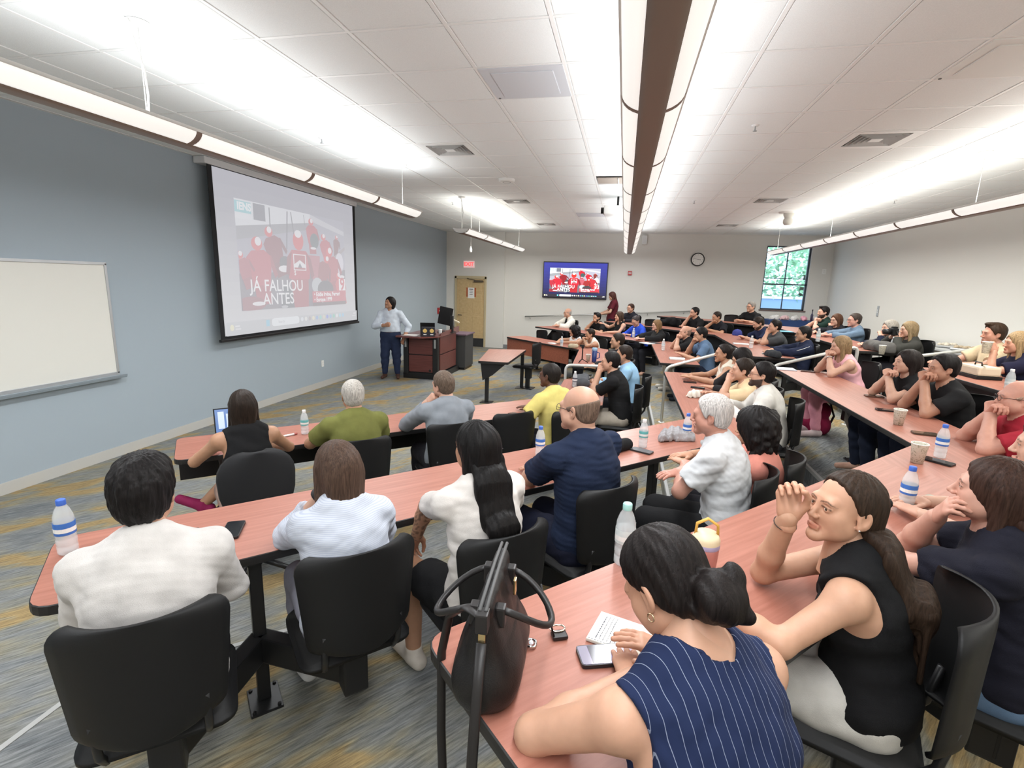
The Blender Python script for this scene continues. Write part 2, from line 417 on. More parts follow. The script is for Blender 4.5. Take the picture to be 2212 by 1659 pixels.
# ------------------------------------------------------------------ chairs
def shell_mesh(w, h, depth, curve, thick, taper=.0, nu=13, nv=13, rad=.08):
    """curved plastic shell in the xz plane, bowing backwards (-y) in its middle"""
    bm = bmesh.new(); V = {}
    for s in (0, 1):
        for i in range(nu):
            for j in range(nv):
                u = i/(nu-1)*2-1; v = .5-.5*math.cos(math.pi*j/(nv-1))
                # rounded outline: pull the corners in
                hw = w/2*(1-taper*(1-v))
                vv = v*h; cx = u*hw
                dv = min(vv, h-vv)
                if dv < rad: cx = u*(hw-rad+math.sqrt(max(0, rad*rad-(rad-dv)**2)))
                y = -depth*(1-u*u)*curve-(v-.5)**2*.04*0+.05*(v-.4)*-1.+.03*abs(u)**3
                V[s, i, j] = bm.verts.new((cx, y-s*thick, vv))
    for s in (0, 1):
        for i in range(nu-1):
            for j in range(nv-1):
                q = [V[s, i, j], V[s, i+1, j], V[s, i+1, j+1], V[s, i, j+1]]
                bm.faces.new(q if s == 0 else q[::-1])
    ring = [(i, 0) for i in range(nu)]+[(nu-1, j) for j in range(1, nv)]+[(i, nv-1) for i in range(nu-2, -1, -1)]+[(0, j) for j in range(nv-2, 0, -1)]
    for a, b in zip(ring, ring[1:]+ring[:1]): bm.faces.new((V[0, a[0], a[1]], V[1, a[0], a[1]], V[1, b[0], b[1]], V[0, b[0], b[1]]))
    bmesh.ops.recalc_face_normals(bm, faces=bm.faces); return bm_mesh(bm, 'backrest', True)
BACKME = shell_mesh(.46, .40, .06, 1.0, .012, .16, 15, 21, .06); BACKME.materials.append(BLACKP)
bm = bmesh.new(); prism_bm(bm, round_poly([(-.22, -.20), (.22, -.20), (.21, .22), (-.21, .22)], [.07, .07, .09, .09]), -.02, .02)
bmesh.ops.recalc_face_normals(bm, faces=bm.faces); bmesh.ops.bevel(bm, geom=[e for e in bm.edges if abs(e.verts[0].co.z-e.verts[1].co.z) < 1e-4], offset=.012, segments=2, affect='EDGES')
SEATME = bm_mesh(bm, 'seat', True); SEATME.materials.append(BLACKP)
BRME = {}
for s in (-1, 1):
    bm = bmesh.new(); tube_bm(bm, [(s*.13, -.03, .415), (s*.135, -.13, .42), (s*.14, -.165, .47), (s*.14, -.185, .60)], .013, 8); bmesh.ops.recalc_face_normals(bm, faces=bm.faces); BRME[s] = bm_mesh(bm, 'back_bracket', True); BRME[s].materials.append(BLACKM)
def chair(x, y, tierk, deg, label, post=None, group='black swing-arm chairs at the tables', bh=.0):
    """deg = direction the sitter faces"""
    z = TH*tierk; r = math.radians(deg-90)
    t = thing('swing_chair', label, 'chair', (x, y, z), r, group)
    link('seat', SEATME, None, t, (0, .055, .435))
    b = link('backrest', BACKME, None, t, (0, -.185, .505+bh)); b.rotation_euler = (math.radians(-7), 0, 0)
    for s in (-1, 1): link('back_bracket', BRME[s], None, t)
    box('seat_post', (-.05, -.07, .20), (.05, .05, .417), BLACKM, t, .01)
    if post is None:
        c = [(math.hypot(px-x, py-y), px, py) for px, py, k in POSTS if k == tierk]
        d, px, py = min(c)
        if d > 1.0: post = False
        else: post = (px, py)
    if post:
        v = Vector((post[0]-x, post[1]-y, 0)); v.rotate(Matrix.Rotation(-r, 3, 'Z'))
        l = v.length; a = math.atan2(v.y, v.x)
        bm = bmesh.new(); box_bm(bm, (-.05, -.035, .215), (l, .035, .335), .008, Matrix.Rotation(a, 3, 'Z'), (0, 0, 0)); link('swing_arm', bm_mesh(bm, 'swing_arm'), BLACKM, t)
    else:
        box('pedestal', (-.04, -.04, .0), (.04, .04, .25), BLACKM, t, .01)
        box('foot_plate', (-.12, -.12, 0), (.12, .12, .015), BLACKM, t, .004)
    return t

# ------------------------------------------------------------------ handrails in the aisle
RAILM = mat('white_rail_pipe', (.66, .67, .64), .3, metal=.35)
def rail(label, pts, feet):
    p0 = Vector(pts[0]); t = thing('aisle_handrail', label, 'handrail', (p0.x, p0.y, feet[0]), 0, None)
    L = lambda p: (p[0]-p0.x, p[1]-p0.y, p[2]-feet[0])
    q = [Vector(L(p)) for p in pts]; sm = []
    for i, p in enumerate(q):
        if 0 < i < len(q)-1:
            a = p+(q[i-1]-p).normalized()*.08; b = p+(q[i+1]-p).normalized()*.08
            for k in range(5): s = k/4; sm.append(a*(1-s)**2+p*2*s*(1-s)+b*s*s)
        else: sm.append(p)
    tube('rail_pipe', sm, .020, RAILM, t, 10)
    for p, zf in ((q[0], feet[0]), (q[-1], feet[1])): lathe('floor_flange', [(0, .012), (.03, .011), (.045, .008), (.047, 0)], RAILM, t, 14, (p.x, p.y, zf-feet[0]))
Y0 = 7.20
rail('pale aisle handrail by the grey bag in the front row', [(-.74, Y0, 0), (-.74, Y0, .90), (.25, Y0, .92), (.25, Y0, 0)], (0, 0))
rail('pale aisle handrail at the end of the second-row table', [(.64, Y0, .17), (.64, Y0, .95), (1.55, Y0, 1.27), (1.55, Y0, .17)], (.17, .17))
rail('pale aisle handrail beside the woman in a pink top', [(1.99, Y0, .34), (1.99, Y0, 1.06), (2.95, Y0, 1.37), (2.95, Y0, .34)], (.34, .34))
rail('pale aisle handrail at the end of the top-row table', [(3.55, Y0, .51), (3.55, Y0, 1.27), (4.3, Y0, 1.42), (4.3, Y0, .51)], (.51, .51))

# ------------------------------------------------------------------ pendant lights
LENS = mat('acrylic_lens', (.80, .80, .77), .5, emit=(1, .99, .95), estr=.62)
BRONZE = mat('lamp_spine', (.27, .205, .175), .5)
LAMPW = mat('lamp_white', (.70, .70, .68), .5)
LED = mat('lamp_tube', (1, 1, 1), .5, emit=(1, .97, .9), estr=6)
def pendant(label, x, ya, yb, drops, z=2.885, seg=1.22, col=(.955, .98, 1.0)):
    t = thing('pendant_light', label, 'light', (x, ya, z)); Ln = yb-ya; w = .145
    prof = [(-w, .055)]+[(-w*math.cos(a), .055-.085*math.sin(a)) for a in [math.pi*k/14 for k in range(1, 14)]]+[(w, .055)]
    # bottom spine, side lenses and ribs follow the same curved section
    def strip(name, i0, i1, y0, y1, m, d=0.):
        bm = bmesh.new(); rows = []
        for yy in (y0, y1): rows.append([bm.verts.new((px*(1+d), yy, pz-.05*d)) for px, pz in prof[i0:i1+1]])
        top = [[bm.verts.new((v.co.x*.96, v.co.y, v.co.z+.006)) for v in r] for r in rows]
        for k in range(i1-i0):
            bm.faces.new((rows[0][k], rows[0][k+1], rows[1][k+1], rows[1][k])); bm.faces.new((top[0][k], top[1][k], top[1][k+1], top[0][k+1]))
        for r, s in ((rows[0], top[0]), (rows[1], top[1])):
            for k in range(i1-i0): bm.faces.new((r[k], s[k], s[k+1], r[k+1]))
        for k in (0, i1-i0): bm.faces.new((rows[0][k], rows[1][k], top[1][k], top[0][k]))
        bmesh.ops.recalc_face_normals(bm, faces=bm.faces)
        return link(name, bm_mesh(bm, name, True), m, t)
    strip('spine', 5, 9, 0, Ln, BRONZE, .02)
    n = max(1, round(Ln/seg))
    for i in range(n):
        a, b = Ln*i/n+.02, Ln*(i+1)/n-.02
        strip('lens', 0, 5, a, b, LENS); strip('lens', 9, 14, a, b, LENS)
    for i in range(n+1):
        y = Ln*i/n; strip('rib', 0, 14, max(0, y-.022), min(Ln, y+.022), BRONZE if 0 < i < n else LAMPW, .012)
    for s in (-1, 1): box('rim', (s*w-.008, 0, .048), (s*w+.008, Ln, .066), LAMPW, t, .003)
    for s in (0, Ln):
        bm = bmesh.new(); vs = [bm.verts.new((px, s, pz)) for px, pz in prof]; bm.faces.new(vs); link('end_cap', bm_mesh(bm, 'end_cap'), LAMPW, t)
    box('lamp_tray', (-.06, .02, .0), (.06, Ln-.02, .02), LAMPW, t)
    for yy, cord in drops:
        y = yy-ya
        cb = tube('cable', [(0, y, .05), (.0, y, HC-z-.02)], .003, LAMPW, t, 6)
        if cord: tube('power_cord', [(.01, y, .05), (.012, y+.01, .2), (.03, y-.015, .33), (.022, y-.05, .45), (.0, y-.065, HC-z-.015)], .006, LAMPW, t, 6)
        lathe('canopy_plate', [(0, -.03), (.035, -.028), (.062, -.012), (.065, 0)], LAMPW, cb, 18, (0, y, HC-z-.004))
    # the lamps themselves
    for nm, pw, zz, rx in (('up_lamp', UP_W*Ln, .06, math.pi), ('down_lamp', DOWN_W*Ln, -.042, 0)):
        ld = bpy.data.lights.new(nm, 'AREA'); ld.shape = 'RECTANGLE'; ld.size = .2; ld.size_y = Ln*.98; ld.energy = pw; ld.color = col
        lo = bpy.data.objects.new(nm, ld); COL.objects.link(lo); lo.parent = t; lo.location = (0, Ln/2, zz); lo.rotation_euler = (rx, 0, 0)
pendant('long pendant light hanging in front of the blue wall and projection screen', -2.90, -2.0, 6.8, [(2.79, True), (6.49, False), (-.9, False)])
pendant('short pendant light hanging near the door and exit sign', -2.90, 8.95, 14.25, [(8.99, True), (10.15, False), (14.07, False)], col=(1, .985, .92))
pendant('long pendant light over the middle of the room with a brown spine', .07, -2.0, 14.5, [(-.5, False), (5.0, False), (9.9, False), (14.2, False)])
pendant('long pendant light hanging along the bare right wall', 3.49, -2.0, 13.8, [(2.4, False), (6.41, False), (10.28, False), (13.5, False)], col=(1, .985, .92))

# ------------------------------------------------------------------ ceiling fittings
VENTM = mat('vent_metal', (.78, .78, .77), .45)
DARK = mat('vent_dark', (.16, .16, .16), .8)
def vent(i, j, label):
    x, y = GX+TS*(i+.5), GY+TS*(j+.5); t = thing('ceiling_vent', label, 'vent', (x, y, HC), 0, 'square ceiling air diffusers')
    bm = bmesh.new(); a = .29; b = .22
    for lo, hi in (((-a, -a, -.006), (-b, a, .004)), ((b, -a, -.006), (a, a, .004)), ((-b, -a, -.006), (b, -b, .004)), ((-b, b, -.006), (b, a, .004))): box_bm(bm, lo, hi)
    link('frame', bm_mesh(bm, 'frame'), VENTM, t); box('duct_back', (-b, -b, .05), (b, b, .06), DARK, t)
    for k, r in enumerate((.205, .165, .125, .085)):
        bm = bmesh.new(); o = [(-r, -r), (r, -r), (r, r), (-r, r)]; q = r-.035
        inn = [(-q, -q), (q, -q), (q, q), (-q, q)]
        A = [bm.verts.new((*p, -.012)) for p in o]; B = [bm.verts.new((*p, .03)) for p in inn]
        for n in range(4): bm.faces.new((A[n], A[(n+1) % 4], B[(n+1) % 4], B[n]))
        r2 = bmesh.ops.solidify(bm, geom=bm.faces[:], thickness=.003)
        link('louvre', bm_mesh(bm, 'louvre'), VENTM, t)
    box('centre_plate', (-.05, -.05, -.01), (.05, .05, -.004), VENTM, t)
for (i, j), l in zip(VENTS, ('square ceiling diffuser right of the middle pendant light, closest to the woman with raised hand', 'square ceiling diffuser above and beside the end of the screen pendant light', 'square ceiling diffuser above the short pendant light', 'square ceiling diffuser beside the white dome camera', 'square ceiling diffuser nearest the wall with the clock', 'square ceiling diffuser nearest the wall television')): vent(i, j, l)
PANM = mat('ceiling_panel_blue', (.60, .62, .66), .6)
for (i, j), l, m_ in zip(PANELS[:3], ('blue-grey flush ceiling speaker panel left of the middle pendant light', 'pale flush ceiling panel beyond the right-hand ceiling tiles', 'pale flush ceiling panel near the far end of the middle pendant light'), (PANM, mat('ceiling_panel_pale', (.74, .74, .72), .6), PANM)):
    x, y = GX+TS*(i+.5), GY+TS*(j+.5); t = thing('ceiling_panel', l, 'panel', (x, y, HC))
    box('panel_plate', (-.295, -.295, -.008), (.295, .295, .004), m_, t, .002); box('panel_field', (-.22, -.22, -.014), (.22, .22, -.006), m_, t, .03)
    lathe('screw', [(0, -.013), (.01, -.012), (.011, -.006)], DARK, t, 8, (-.27, .27, 0))
t = thing('ceiling_bracket', 'open brown ceiling slot with a bracket behind the middle pendant light', 'bracket', (GX+TS*6.5, GY+TS*7.5, HC))
box('slot_back', (-.28, -.20, -.01), (.28, .20, .0), mat('slot_brown', (.33, .28, .24), .7), t); box('bracket_bar', (.0, -.2, -.03), (.015, .2, -.008), LAMPW, t)
for x, y, l in ((1.042, 5.241, 'small ceiling sprinkler right of the middle pendant light'), (-3.246, 5.229, 'small ceiling sprinkler above the projection screen'), (-3.262, 9.563, 'small ceiling sprinkler beside the short pendant light'), (1.055, 9.477, 'small ceiling sprinkler left of the diffuser by the dome camera'), (4.06, 9.485, 'small ceiling sprinkler above the right-wall pendant light')):
    t = thing('ceiling_sprinkler', l, 'sprinkler', (x, y, HC))
    lathe('escutcheon', [(0, -.012), (.028, -.010), (.034, -.002), (.034, .0)], VENTM, t, 14); lathe('sprinkler_head', [(0, -.055), (.018, -.053), (.018, -.049), (.006, -.047), (.006, -.01)], GREYM, t, 10)
# projector
t = thing('ceiling_projector', 'white ceiling projector hanging behind the middle pendant light', 'projector', (-.20, 9.05, HC))
tube('drop_pole', [(0, 0, 0), (0, 0, -.16)], .018, BLACKM, t); box('projector_body', (-.22, -.17, -.30), (.22, .17, -.16), WHITEP, t, .02)
tube('lens', [(-.19, -.05, -.23), (-.27, -.05, -.23)], .05, BLACKP, t, 14); box('input_cover', (-.235, .02, -.27), (-.21, .14, -.18), BLACKP, t, .005)
tube('cable', [(.20, .0, -.2), (.33, .02, -.17), (.42, .02, -.24), (.36, .02, -.33), (.30, .02, -.34)], .009, BLACKM, t, 6)
t = thing('wall_speaker', 'small white speaker on the far wall under the ceiling', 'speaker', (.47, YF, 3.30)); box('speaker_body', (-.07, -.14, -.13), (.07, 0, .13), WHITEP, t, .03); box('grille', (-.055, -.145, -.11), (.055, -.138, .11), mat('grille_grey', (.6, .6, .6), .8), t, .004)
t = thing('dome_camera', 'white tracking camera hanging from the ceiling', 'camera', (2.93, 10.88, HC)); lathe('ceiling_mount', [(0, -.025), (.17, -.02), (.18, 0)], WHITEP, t, 20); lathe('camera_body', [(0, -.24), (.06, -.235), (.085, -.2), (.085, -.14), (.065, -.11), (.09, -.06), (.095, -.02)], mat('camera_beige', (.62, .6, .55), .5), t, 18)
t = thing('ceiling_access_point', 'white wireless access point on the ceiling grid', 'device', (-1.75, 7.5, HC)); lathe('device_body', [(0, -.045), (.09, -.043), (.115, -.03), (.12, 0)], WHITEP, t, 22); lathe('device_ring', [(.05, -.047), (.055, -.049), (.06, -.046)], GREYM, t, 18)
t = thing('hanging_microphone', 'white hanging ceiling microphone beside the short pendant light', 'microphone', (-3.215, 10.61, HC)); tube('cable', [(0, 0, 0), (0, 0, -.75)], .006, WHITEP, t, 6); lathe('microphone_head', [(0, -.86), (.03, -.85), (.03, -.80), (.012, -.74), (0, -.73)], WHITEP, t, 12)
# ------------------------------------------------------------------ pictures on screens (flat print)
def mat_screen(name, strength, base, rough):
    m, N, L, P = nt(name); MATS[name] = m
    a = N.new('ShaderNodeVertexColor'); a.layer_name = 'Col'
    P.inputs['Base Color'].default_value = (*base, 1); P.inputs['Roughness'].default_value = rough
    L.new(a.outputs[0], P.inputs['Emission Color']); P.inputs['Emission Strength'].default_value = strength
    return m
def ell(cx, cy, rx, ry, n=14, rot=0.):
    return [(cx+rx*math.cos(t)*math.cos(rot)-ry*math.sin(t)*math.sin(rot), cy+rx*math.cos(t)*math.sin(rot)+ry*math.sin(t)*math.cos(rot)) for t in [2*math.pi*k/n for k in range(n)]]
RED, DRED, ORED, WHT, BLK, GRY = (.55, .012, .03), (.26, .008, .015), (.75, .03, .02), (.9, .88, .9), (.012, .012, .016), (.35, .34, .40)
def crew(x, y, s, lean, c, helm=WHT):
    """a stooping mechanic in overalls seen from behind: back, helmet, arm, legs"""
    L = lambda px, py: (x+s*(px*math.cos(lean)-py*math.sin(lean)), y+s*1.55*(px*math.sin(lean)+py*math.cos(lean)))
    body = [L(*p) for p in ((-.30, -.55), (-.40, -.1), (-.42, .25), (-.22, .42), (.22, .42), (.42, .25), (.40, -.1), (.30, -.55))]
    arm = [L(*p) for p in ((.30, .30), (.46, .26), (.62, -.30), (.50, -.40))]
    legs = [L(*p) for p in ((-.28, -.5), (.28, -.5), (.26, -1.1), (-.26, -1.1))]
    h = ell(*L(0, .60), .19*s, .19*s*1.55); hb = ell(*L(.05, .66), .11*s, .12*s*1.55)
    return [(legs, [v*.8 for v in c]), (arm, [v*.7 for v in c]), (body, c), (h, ORED), (hb, helm)]
def slide_polys():
    P = [([(0, 0), (1, 0), (1, 1), (0, 1)], (.40, .40, .47)),
         ([(0, .0), (1, .0), (1, .42), (0, .34)], (.16, .14, .16)),
         ([(0, .74), (.62, .90), (.62, 1), (0, 1)], (.80, .82, .85)),
         ([(0, .64), (.62, .84), (.62, .91), (0, .76)], (.30, .31, .33)),
         ([(.62, .93), (1, .83), (1, .88), (.62, 1)], (.62, .62, .66)),
         ([(0, .885), (.115, .885), (.115, .985), (0, .985)], (.20, .62, .66)),
         ([(.0, .83), (.12, .83), (.12, .875), (0, .875)], (.85, .87, .9)),
         ([(.13, .84), (.22, .84), (.22, .99), (.13, .99)], (.16, .17, .2)),
         ([(.25, .80), (.258, .80), (.258, .98), (.25, .98)], (.1, .1, .12)), ([(.38, .60), (.388, .60), (.41, .98), (.40, .98)], (.1, .1, .12)),
         ([(.46, .66), (.467, .66), (.44, .98), (.432, .98)], (.1, .1, .12)), ([(.56, .88), (.566, .88), (.56, .98), (.554, .98)], (.2, .2, .22))]
    P += crew(.63, .80, .13, .05, RED); P += [(ell(.655, .72, .045, .085), (.05, .10, .10)), (ell(.64, .64, .03, .014), WHT)]
    P += crew(.90, .72, .085, -.1, (.22, .03, .02)); P += crew(.77, .66, .13, .25, RED)
    P += [([(.84, .50), (1, .66), (1, .70), (.84, .55)], (.35, .3, .3)), (ell(.93, .50, .05, .12), (.75, .72, .8))]
    P += crew(.27, .60, .17, .35, DRED); P += [(ell(.36, .46, .05, .07), (.06, .07, .08)), (ell(.355, .40, .055, .035), WHT)]
    P += crew(.15, .42, .22, .1, RED); P += crew(.03, .40, .12, .3, (.45, .02, .04))
    P += [([(.57, .56), (.70, .56), (.69, .34), (.62, .28)], (.50, .10, .13))]
    P += crew(.83, .44, .19, .2, (.50, .02, .03)); P += crew(.74, .40, .15, -.35, (.34, .02, .02))
    P += crew(.93, .22, .14, .3, (.7, .05, .05))
    P += [(ell(.66, .23, .06, .09), (.52, .56, .58)), (ell(.75, .19, .09, .10), (.05, .045, .05))]
    # the mechanic standing in the middle
    P += [([(.42, 0), (.56, 0), (.57, .34), (.40, .34)], (.42, .012, .02)), ([(.385, .30), (.58, .30), (.60, .52), (.555, .60), (.42, .60), (.375, .52)], RED),
          ([(.555, .58), (.60, .52), (.63, .34), (.60, .30)], DRED), ([(.42, .58), (.375, .52), (.36, .36), (.39, .33)], DRED),
          (ell(.485, .70, .05, .10), ORED), (ell(.485, .77, .032, .04), WHT),
          ([(.43, .39), (.55, .39), (.55, .56), (.43, .56)], WHT), ([(.438, .40), (.542, .40), (.542, .55), (.438, .55)], (.45, .02, .03)),
          ([(.438, .455), (.49, .50), (.542, .455), (.542, .42), (.438, .42)], WHT), ([(.47, .42), (.51, .42), (.49, .47)], (.12, .10, .12))]
    P += [(ell(.06, .06, .12, .07), (.30, .02, .03)), ([(.30, 0), (.42, 0), (.40, .20), (.33, .24)], (.03, .05, .06)), (ell(.33, .015, .03, .015), (.5, .5, .52)), (ell(.12, .06, .05, .02), WHT)]
    P += [([(.60, .03), (.985, .03), (.985, .165), (.60, .165)], (.62, .03, .05)), ([(.60, .0), (.985, .0), (.985, .04), (.60, .04)], (.10, .04, .03)),
          ([(.905, .17), (.985, .17), (.985, .31), (.905, .31)], (.95, .95, .95)), (ell(.945, .335, .035, .02), WHT)]
    return P
def screen_picture(name, parent, Mx, W, H, wash, strength, base, bg, bar):
    """Mx: lower-left corner frame of the lit area; wash mixes every colour towards the wall-lit white of the canvas"""
    vs, fs, cs = [], [], []; zc = [0.]
    def put(poly, c, box=None, z=None):
        x0, y0, w, h = box or (0, 0, 1, 1)
        zc[0] += .00025; c = [v*(1-wash[3])+wash[i]*wash[3] for i, v in enumerate(c)]
        b = len(vs)
        for x, y in poly: vs.append(((x0+x*w)*W, (y0+y*h)*H, zc[0])); 
        fs.append(tuple(range(b, b+len(poly)))); cs.append(c)
    def words(txt, x, y, size, c, align='CENTER', bold=0., box=None):
        x0, y0, w, h = box or (0, 0, 1, 1); me = text_mesh(txt, size, align, bold)
        zc[0] += .0006; b = len(vs); c2 = [v*(1-wash[3])+wash[i]*wash[3] for i, v in enumerate(c)]
        for v in me.vertices: vs.append(((x0+x*w)*W+v.co.x, (y0+y*h)*H+v.co.y, zc[0]))
        for p in me.polygons: fs.append(tuple(b+i for i in p.vertices)); cs.append(c2)
        bpy.data.meshes.remove(me)
    for k in range(12):
        c = [bg[0][i]+(bg[1][i]-bg[0][i])*(k/11) for i in range(3)]
        put([(0, 1-(k+1)/12), (1, 1-(k+1)/12), (1, 1-k/12), (0, 1-k/12)], c)
    B = (.098, .150, .800, .698)
    for poly, c in slide_polys():
        poly = [(min(1, max(0, x)), min(1, max(0, y))) for x, y in poly]; put(poly, c, B)
    k = W*.8
    words('IENS', .058, .935, .050*k, (.97, .99, 1), 'CENTER', .002*k, B)
    words('J\u00c1 FALHOU', .285, .225, .088*k, (1, 1, 1), 'CENTER', .0008*k, B); words('ANTES', .285, .095, .088*k, (1, 1, 1), 'CENTER', .0008*k, B)
    words('\u2022 Eddie Irvine, Ferrari', .615, .13, .034*k, (1, 1, 1), 'LEFT', .0012*k, B); words('\u2022 Europe 1999', .615, .07, .034*k, (1, 1, 1), 'LEFT', .0012*k, B)
    words('9', .945, .238, .115*k, (.7, .03, .05), 'CENTER', .003*k, B); words('S', .43, .36, .035*k, (1, 1, 1), 'LEFT', .001*k, B)
    # task bar
    put([(0, 0), (1, 0), (1, .085), (0, .085)], bar)
    put(round_poly([(.265, .03), (.46, .03), (.46, .085), (.265, .085)], [.02]*4), (.88, .92, .94))
    words('Search', .33, .057, .020*k, (.35, .38, .4))
    put([(.228, .035), (.25, .035), (.25, .078), (.228, .078)], (.15, .6, .8))
    for i, c in enumerate(((.8, .85, .9), (.85, .85, .8), (.4, .35, .33), (.9, .82, .55), (.2, .4, .75), (.2, .7, .6), (.75, .7, .5), (.15, .25, .8), (.2, .5, .75), (.15, .65, .45), (.85, .9, .92), (.3, .7, .85), (.25, .6, .85))): put(ell(.482+i*.0305, .058, .0105, .0105*W/H, 10), c)
    put(ell(.028, .05, .011, .016*W/H*.8, 10), (.9, .85, .5)); put([(.045, .052), (.07, .052), (.07, .062), (.045, .062)], (.85, .85, .85)); put([(.045, .034), (.075, .034), (.075, .044), (.045, .044)], (.8, .8, .8))
    put([(.955, .058), (.985, .058), (.985, .068), (.955, .068)], (.85, .85, .85)); put([(.945, .038), (.985, .038), (.985, .048), (.945, .048)], (.8, .8, .8))
    me = bpy.data.meshes.new(name); me.from_pydata(vs, [], fs)
    at_ = me.color_attributes.new('Col', 'FLOAT_COLOR', 'CORNER'); arr = np.ones((len(me.loops), 4), np.float32); k = 0
    for p, c in zip(me.polygons, cs):
        arr[k:k+p.loop_total, :3] = c; k += p.loop_total
    at_.data.foreach_set('color', arr.ravel()); me.materials.append(mat_screen(name+'_light', strength, base, .5))
    o = link(name, me, None, parent); o.matrix_local = Mx; return o

# projection screen on the blue wall (viewer sees +Y to the right)
t = thing('projection_screen', 'large pull-down projection screen with a racing pit-crew slide on the blue wall', 'screen', (-5.25, 7.66, 1.13))
SW0, SW1 = 5.84-7.66, 9.50-7.66
box('screen_case', (-.15, SW0-.05, 2.26), (.02, SW1+.05, 2.345), mat('screen_case', (.62, .62, .63), .5), t, .01)
box('canvas_border', (-.004, SW0, .02), (.0, SW1, 2.33), mat('screen_black', (.012, .012, .014), .8), t)
box('canvas', (.0005, SW0+.075, .07), (.002, SW1-.095, 2.25), mat('screen_canvas', (.75, .75, .76), .9), t)
box('bottom_bar', (-.02, SW0-.02, -.005), (.02, SW1+.02, .03), BLACKM, t, .006)
screen_picture('projected_picture', t, frame_mat((.0025, SW0+.075, .07), (0, 1, 0), (0, 0, 1)), SW1-SW0-.17, 2.18, (.80, .80, .86, .52), .66, (.12, .12, .12), ((.30, .30, .36), (.66, .66, .66)), (.52, .54, .55))
# wall television on the far wall
t = thing('wall_television', 'flat wall television on the far wall repeating the pit-crew slide', 'television', (-1.44, YF-.03, 1.60))
box('bezel', (-.95, -.05, 0), (.95, .03, 1.06), mat('tv_bezel', (.02, .018, .03), .3), t, .01)
screen_picture('television_picture', t, frame_mat((-.925, -.053, .03), (1, 0, 0), (0, 0, 1)), 1.85, 1.0, (1, 1, 1, .0), 1.5, (.01, .01, .012), ((.03, .035, .28), (.01, .01, .05)), (.02, .015, .025))
# whiteboard
t = thing('whiteboard', 'wall whiteboard with aluminium frame and pen tray on the blue wall', 'whiteboard', (XL, 3.2, .93))
y0, y1 = -1.3, 4.49-3.2
box('board_surface', (.012, y0, .02), (.02, y1-.02, 1.17), mat('board_white', (.74, .73, .68), .25), t)
AL = mat('aluminium_frame', (.52, .53, .54), .4, metal=.6)
box('frame_top', (0, y0-.02, 1.16), (.03, y1, 1.19), AL, t, .004); box('frame_side', (0, y1-.025, .0), (.03, y1, 1.18), AL, t, .004); box('frame_side', (0, y0-.02, .0), (.03, y0, 1.18), AL, t, .004); box('frame_bottom', (0, y0-.02, -.02), (.03, y1, .02), AL, t, .004)
box('pen_tray', (0, y0, -.045), (.095, y1+.03, -.02), mat('tray_grey', (.28, .33, .37), .4, metal=.4), t, .008); box('tray_lip', (.085, y0, -.03), (.098, y1+.03, -.005), mat('tray_grey', (.28, .33, .37)), t, .004)
# outlets, switches, alarm pieces
def plate(name, label, cat, loc, size, m, axis, part='plate_body', cov=None):
    t = thing(name, label, cat, loc); sx, sz = size
    lo, hi = ((0, -sx/2, -sz/2), (.012, sx/2, sz/2)) if axis == 'x+' else (((-.012, -sx/2, -sz/2), (0, sx/2, sz/2)) if axis == 'x-' else ((-sx/2, -.012, -sz/2), (sx/2, 0, sz/2)))
    box(part, lo, hi, m, t, .003)
    for dz in (-.022, .022):
        c = {'x+': ((.012, -.016, dz-.014), (.016, .016, dz+.014)), 'x-': ((-.016, -.016, dz-.014), (-.012, .016, dz+.014)), 'y-': ((-.016, -.016, dz-.014), (.016, -.012, dz+.014))}[axis]
        box('socket' if cov is None else cov, *c, mat('socket_white', (.72, .72, .70), .5), t, .002)
    return t
plate('wall_outlet', 'white electric outlet low on the blue wall under the projection screen', 'outlet', (XL, 8.42, .44), (.075, .12), WHITEP, 'x+')
plate('light_switch', 'grey switch plate on the bare right wall', 'switch', (XR, 12.47, 1.65), (.08, .22), GREYM, 'x-', cov='toggle')
plate('wall_sensor', 'small white sensor high in the far right corner', 'sensor', (5.2, YF, 2.55), (.09, .13), WHITEP, 'y-', cov='sensor_window')
REDM = mat('alarm_red', (.42, .03, .03), .4)
t = thing('fire_strobe', 'small red fire alarm strobe on the far wall near the television', 'alarm', (.13, YF, 2.38)); box('strobe_body', (-.055, -.05, -.06), (.055, 0, .06), REDM, t, .006); box('strobe_lens', (-.04, -.056, -.012), (.04, -.048, .014), WHITEP, t, .003)
t = thing('fire_alarm_pull', 'red fire alarm box on the blue wall behind the lectern', 'alarm', (XL, 14.55, 1.12)); box('alarm_body', (0, -.06, -.09), (.05, .06, .09), REDM, t, .006); box('pull_handle', (.05, -.04, -.02), (.065, .04, .02), WHITEP, t, .003)
# exit sign
EXITR = mat('exit_red', (.5, .02, .03), .4, emit=(1, .12, .12), estr=1.0)
t = thing('exit_sign', 'lit red exit sign above the wooden door', 'sign', (-4.68, YF-.10, 2.52)); box('sign_box', (-.17, -.04, -.10), (.17, 0, .10), mat('exit_face', (.75, .62, .62), .5, emit=(1, .55, .55), estr=.35), t, .008)
me = text_mesh('EXIT', .15, 'CENTER', .006, .002); o = link('letters', me, EXITR, t, (0, -.044, 0)); o.rotation_euler = (math.pi/2, 0, 0)
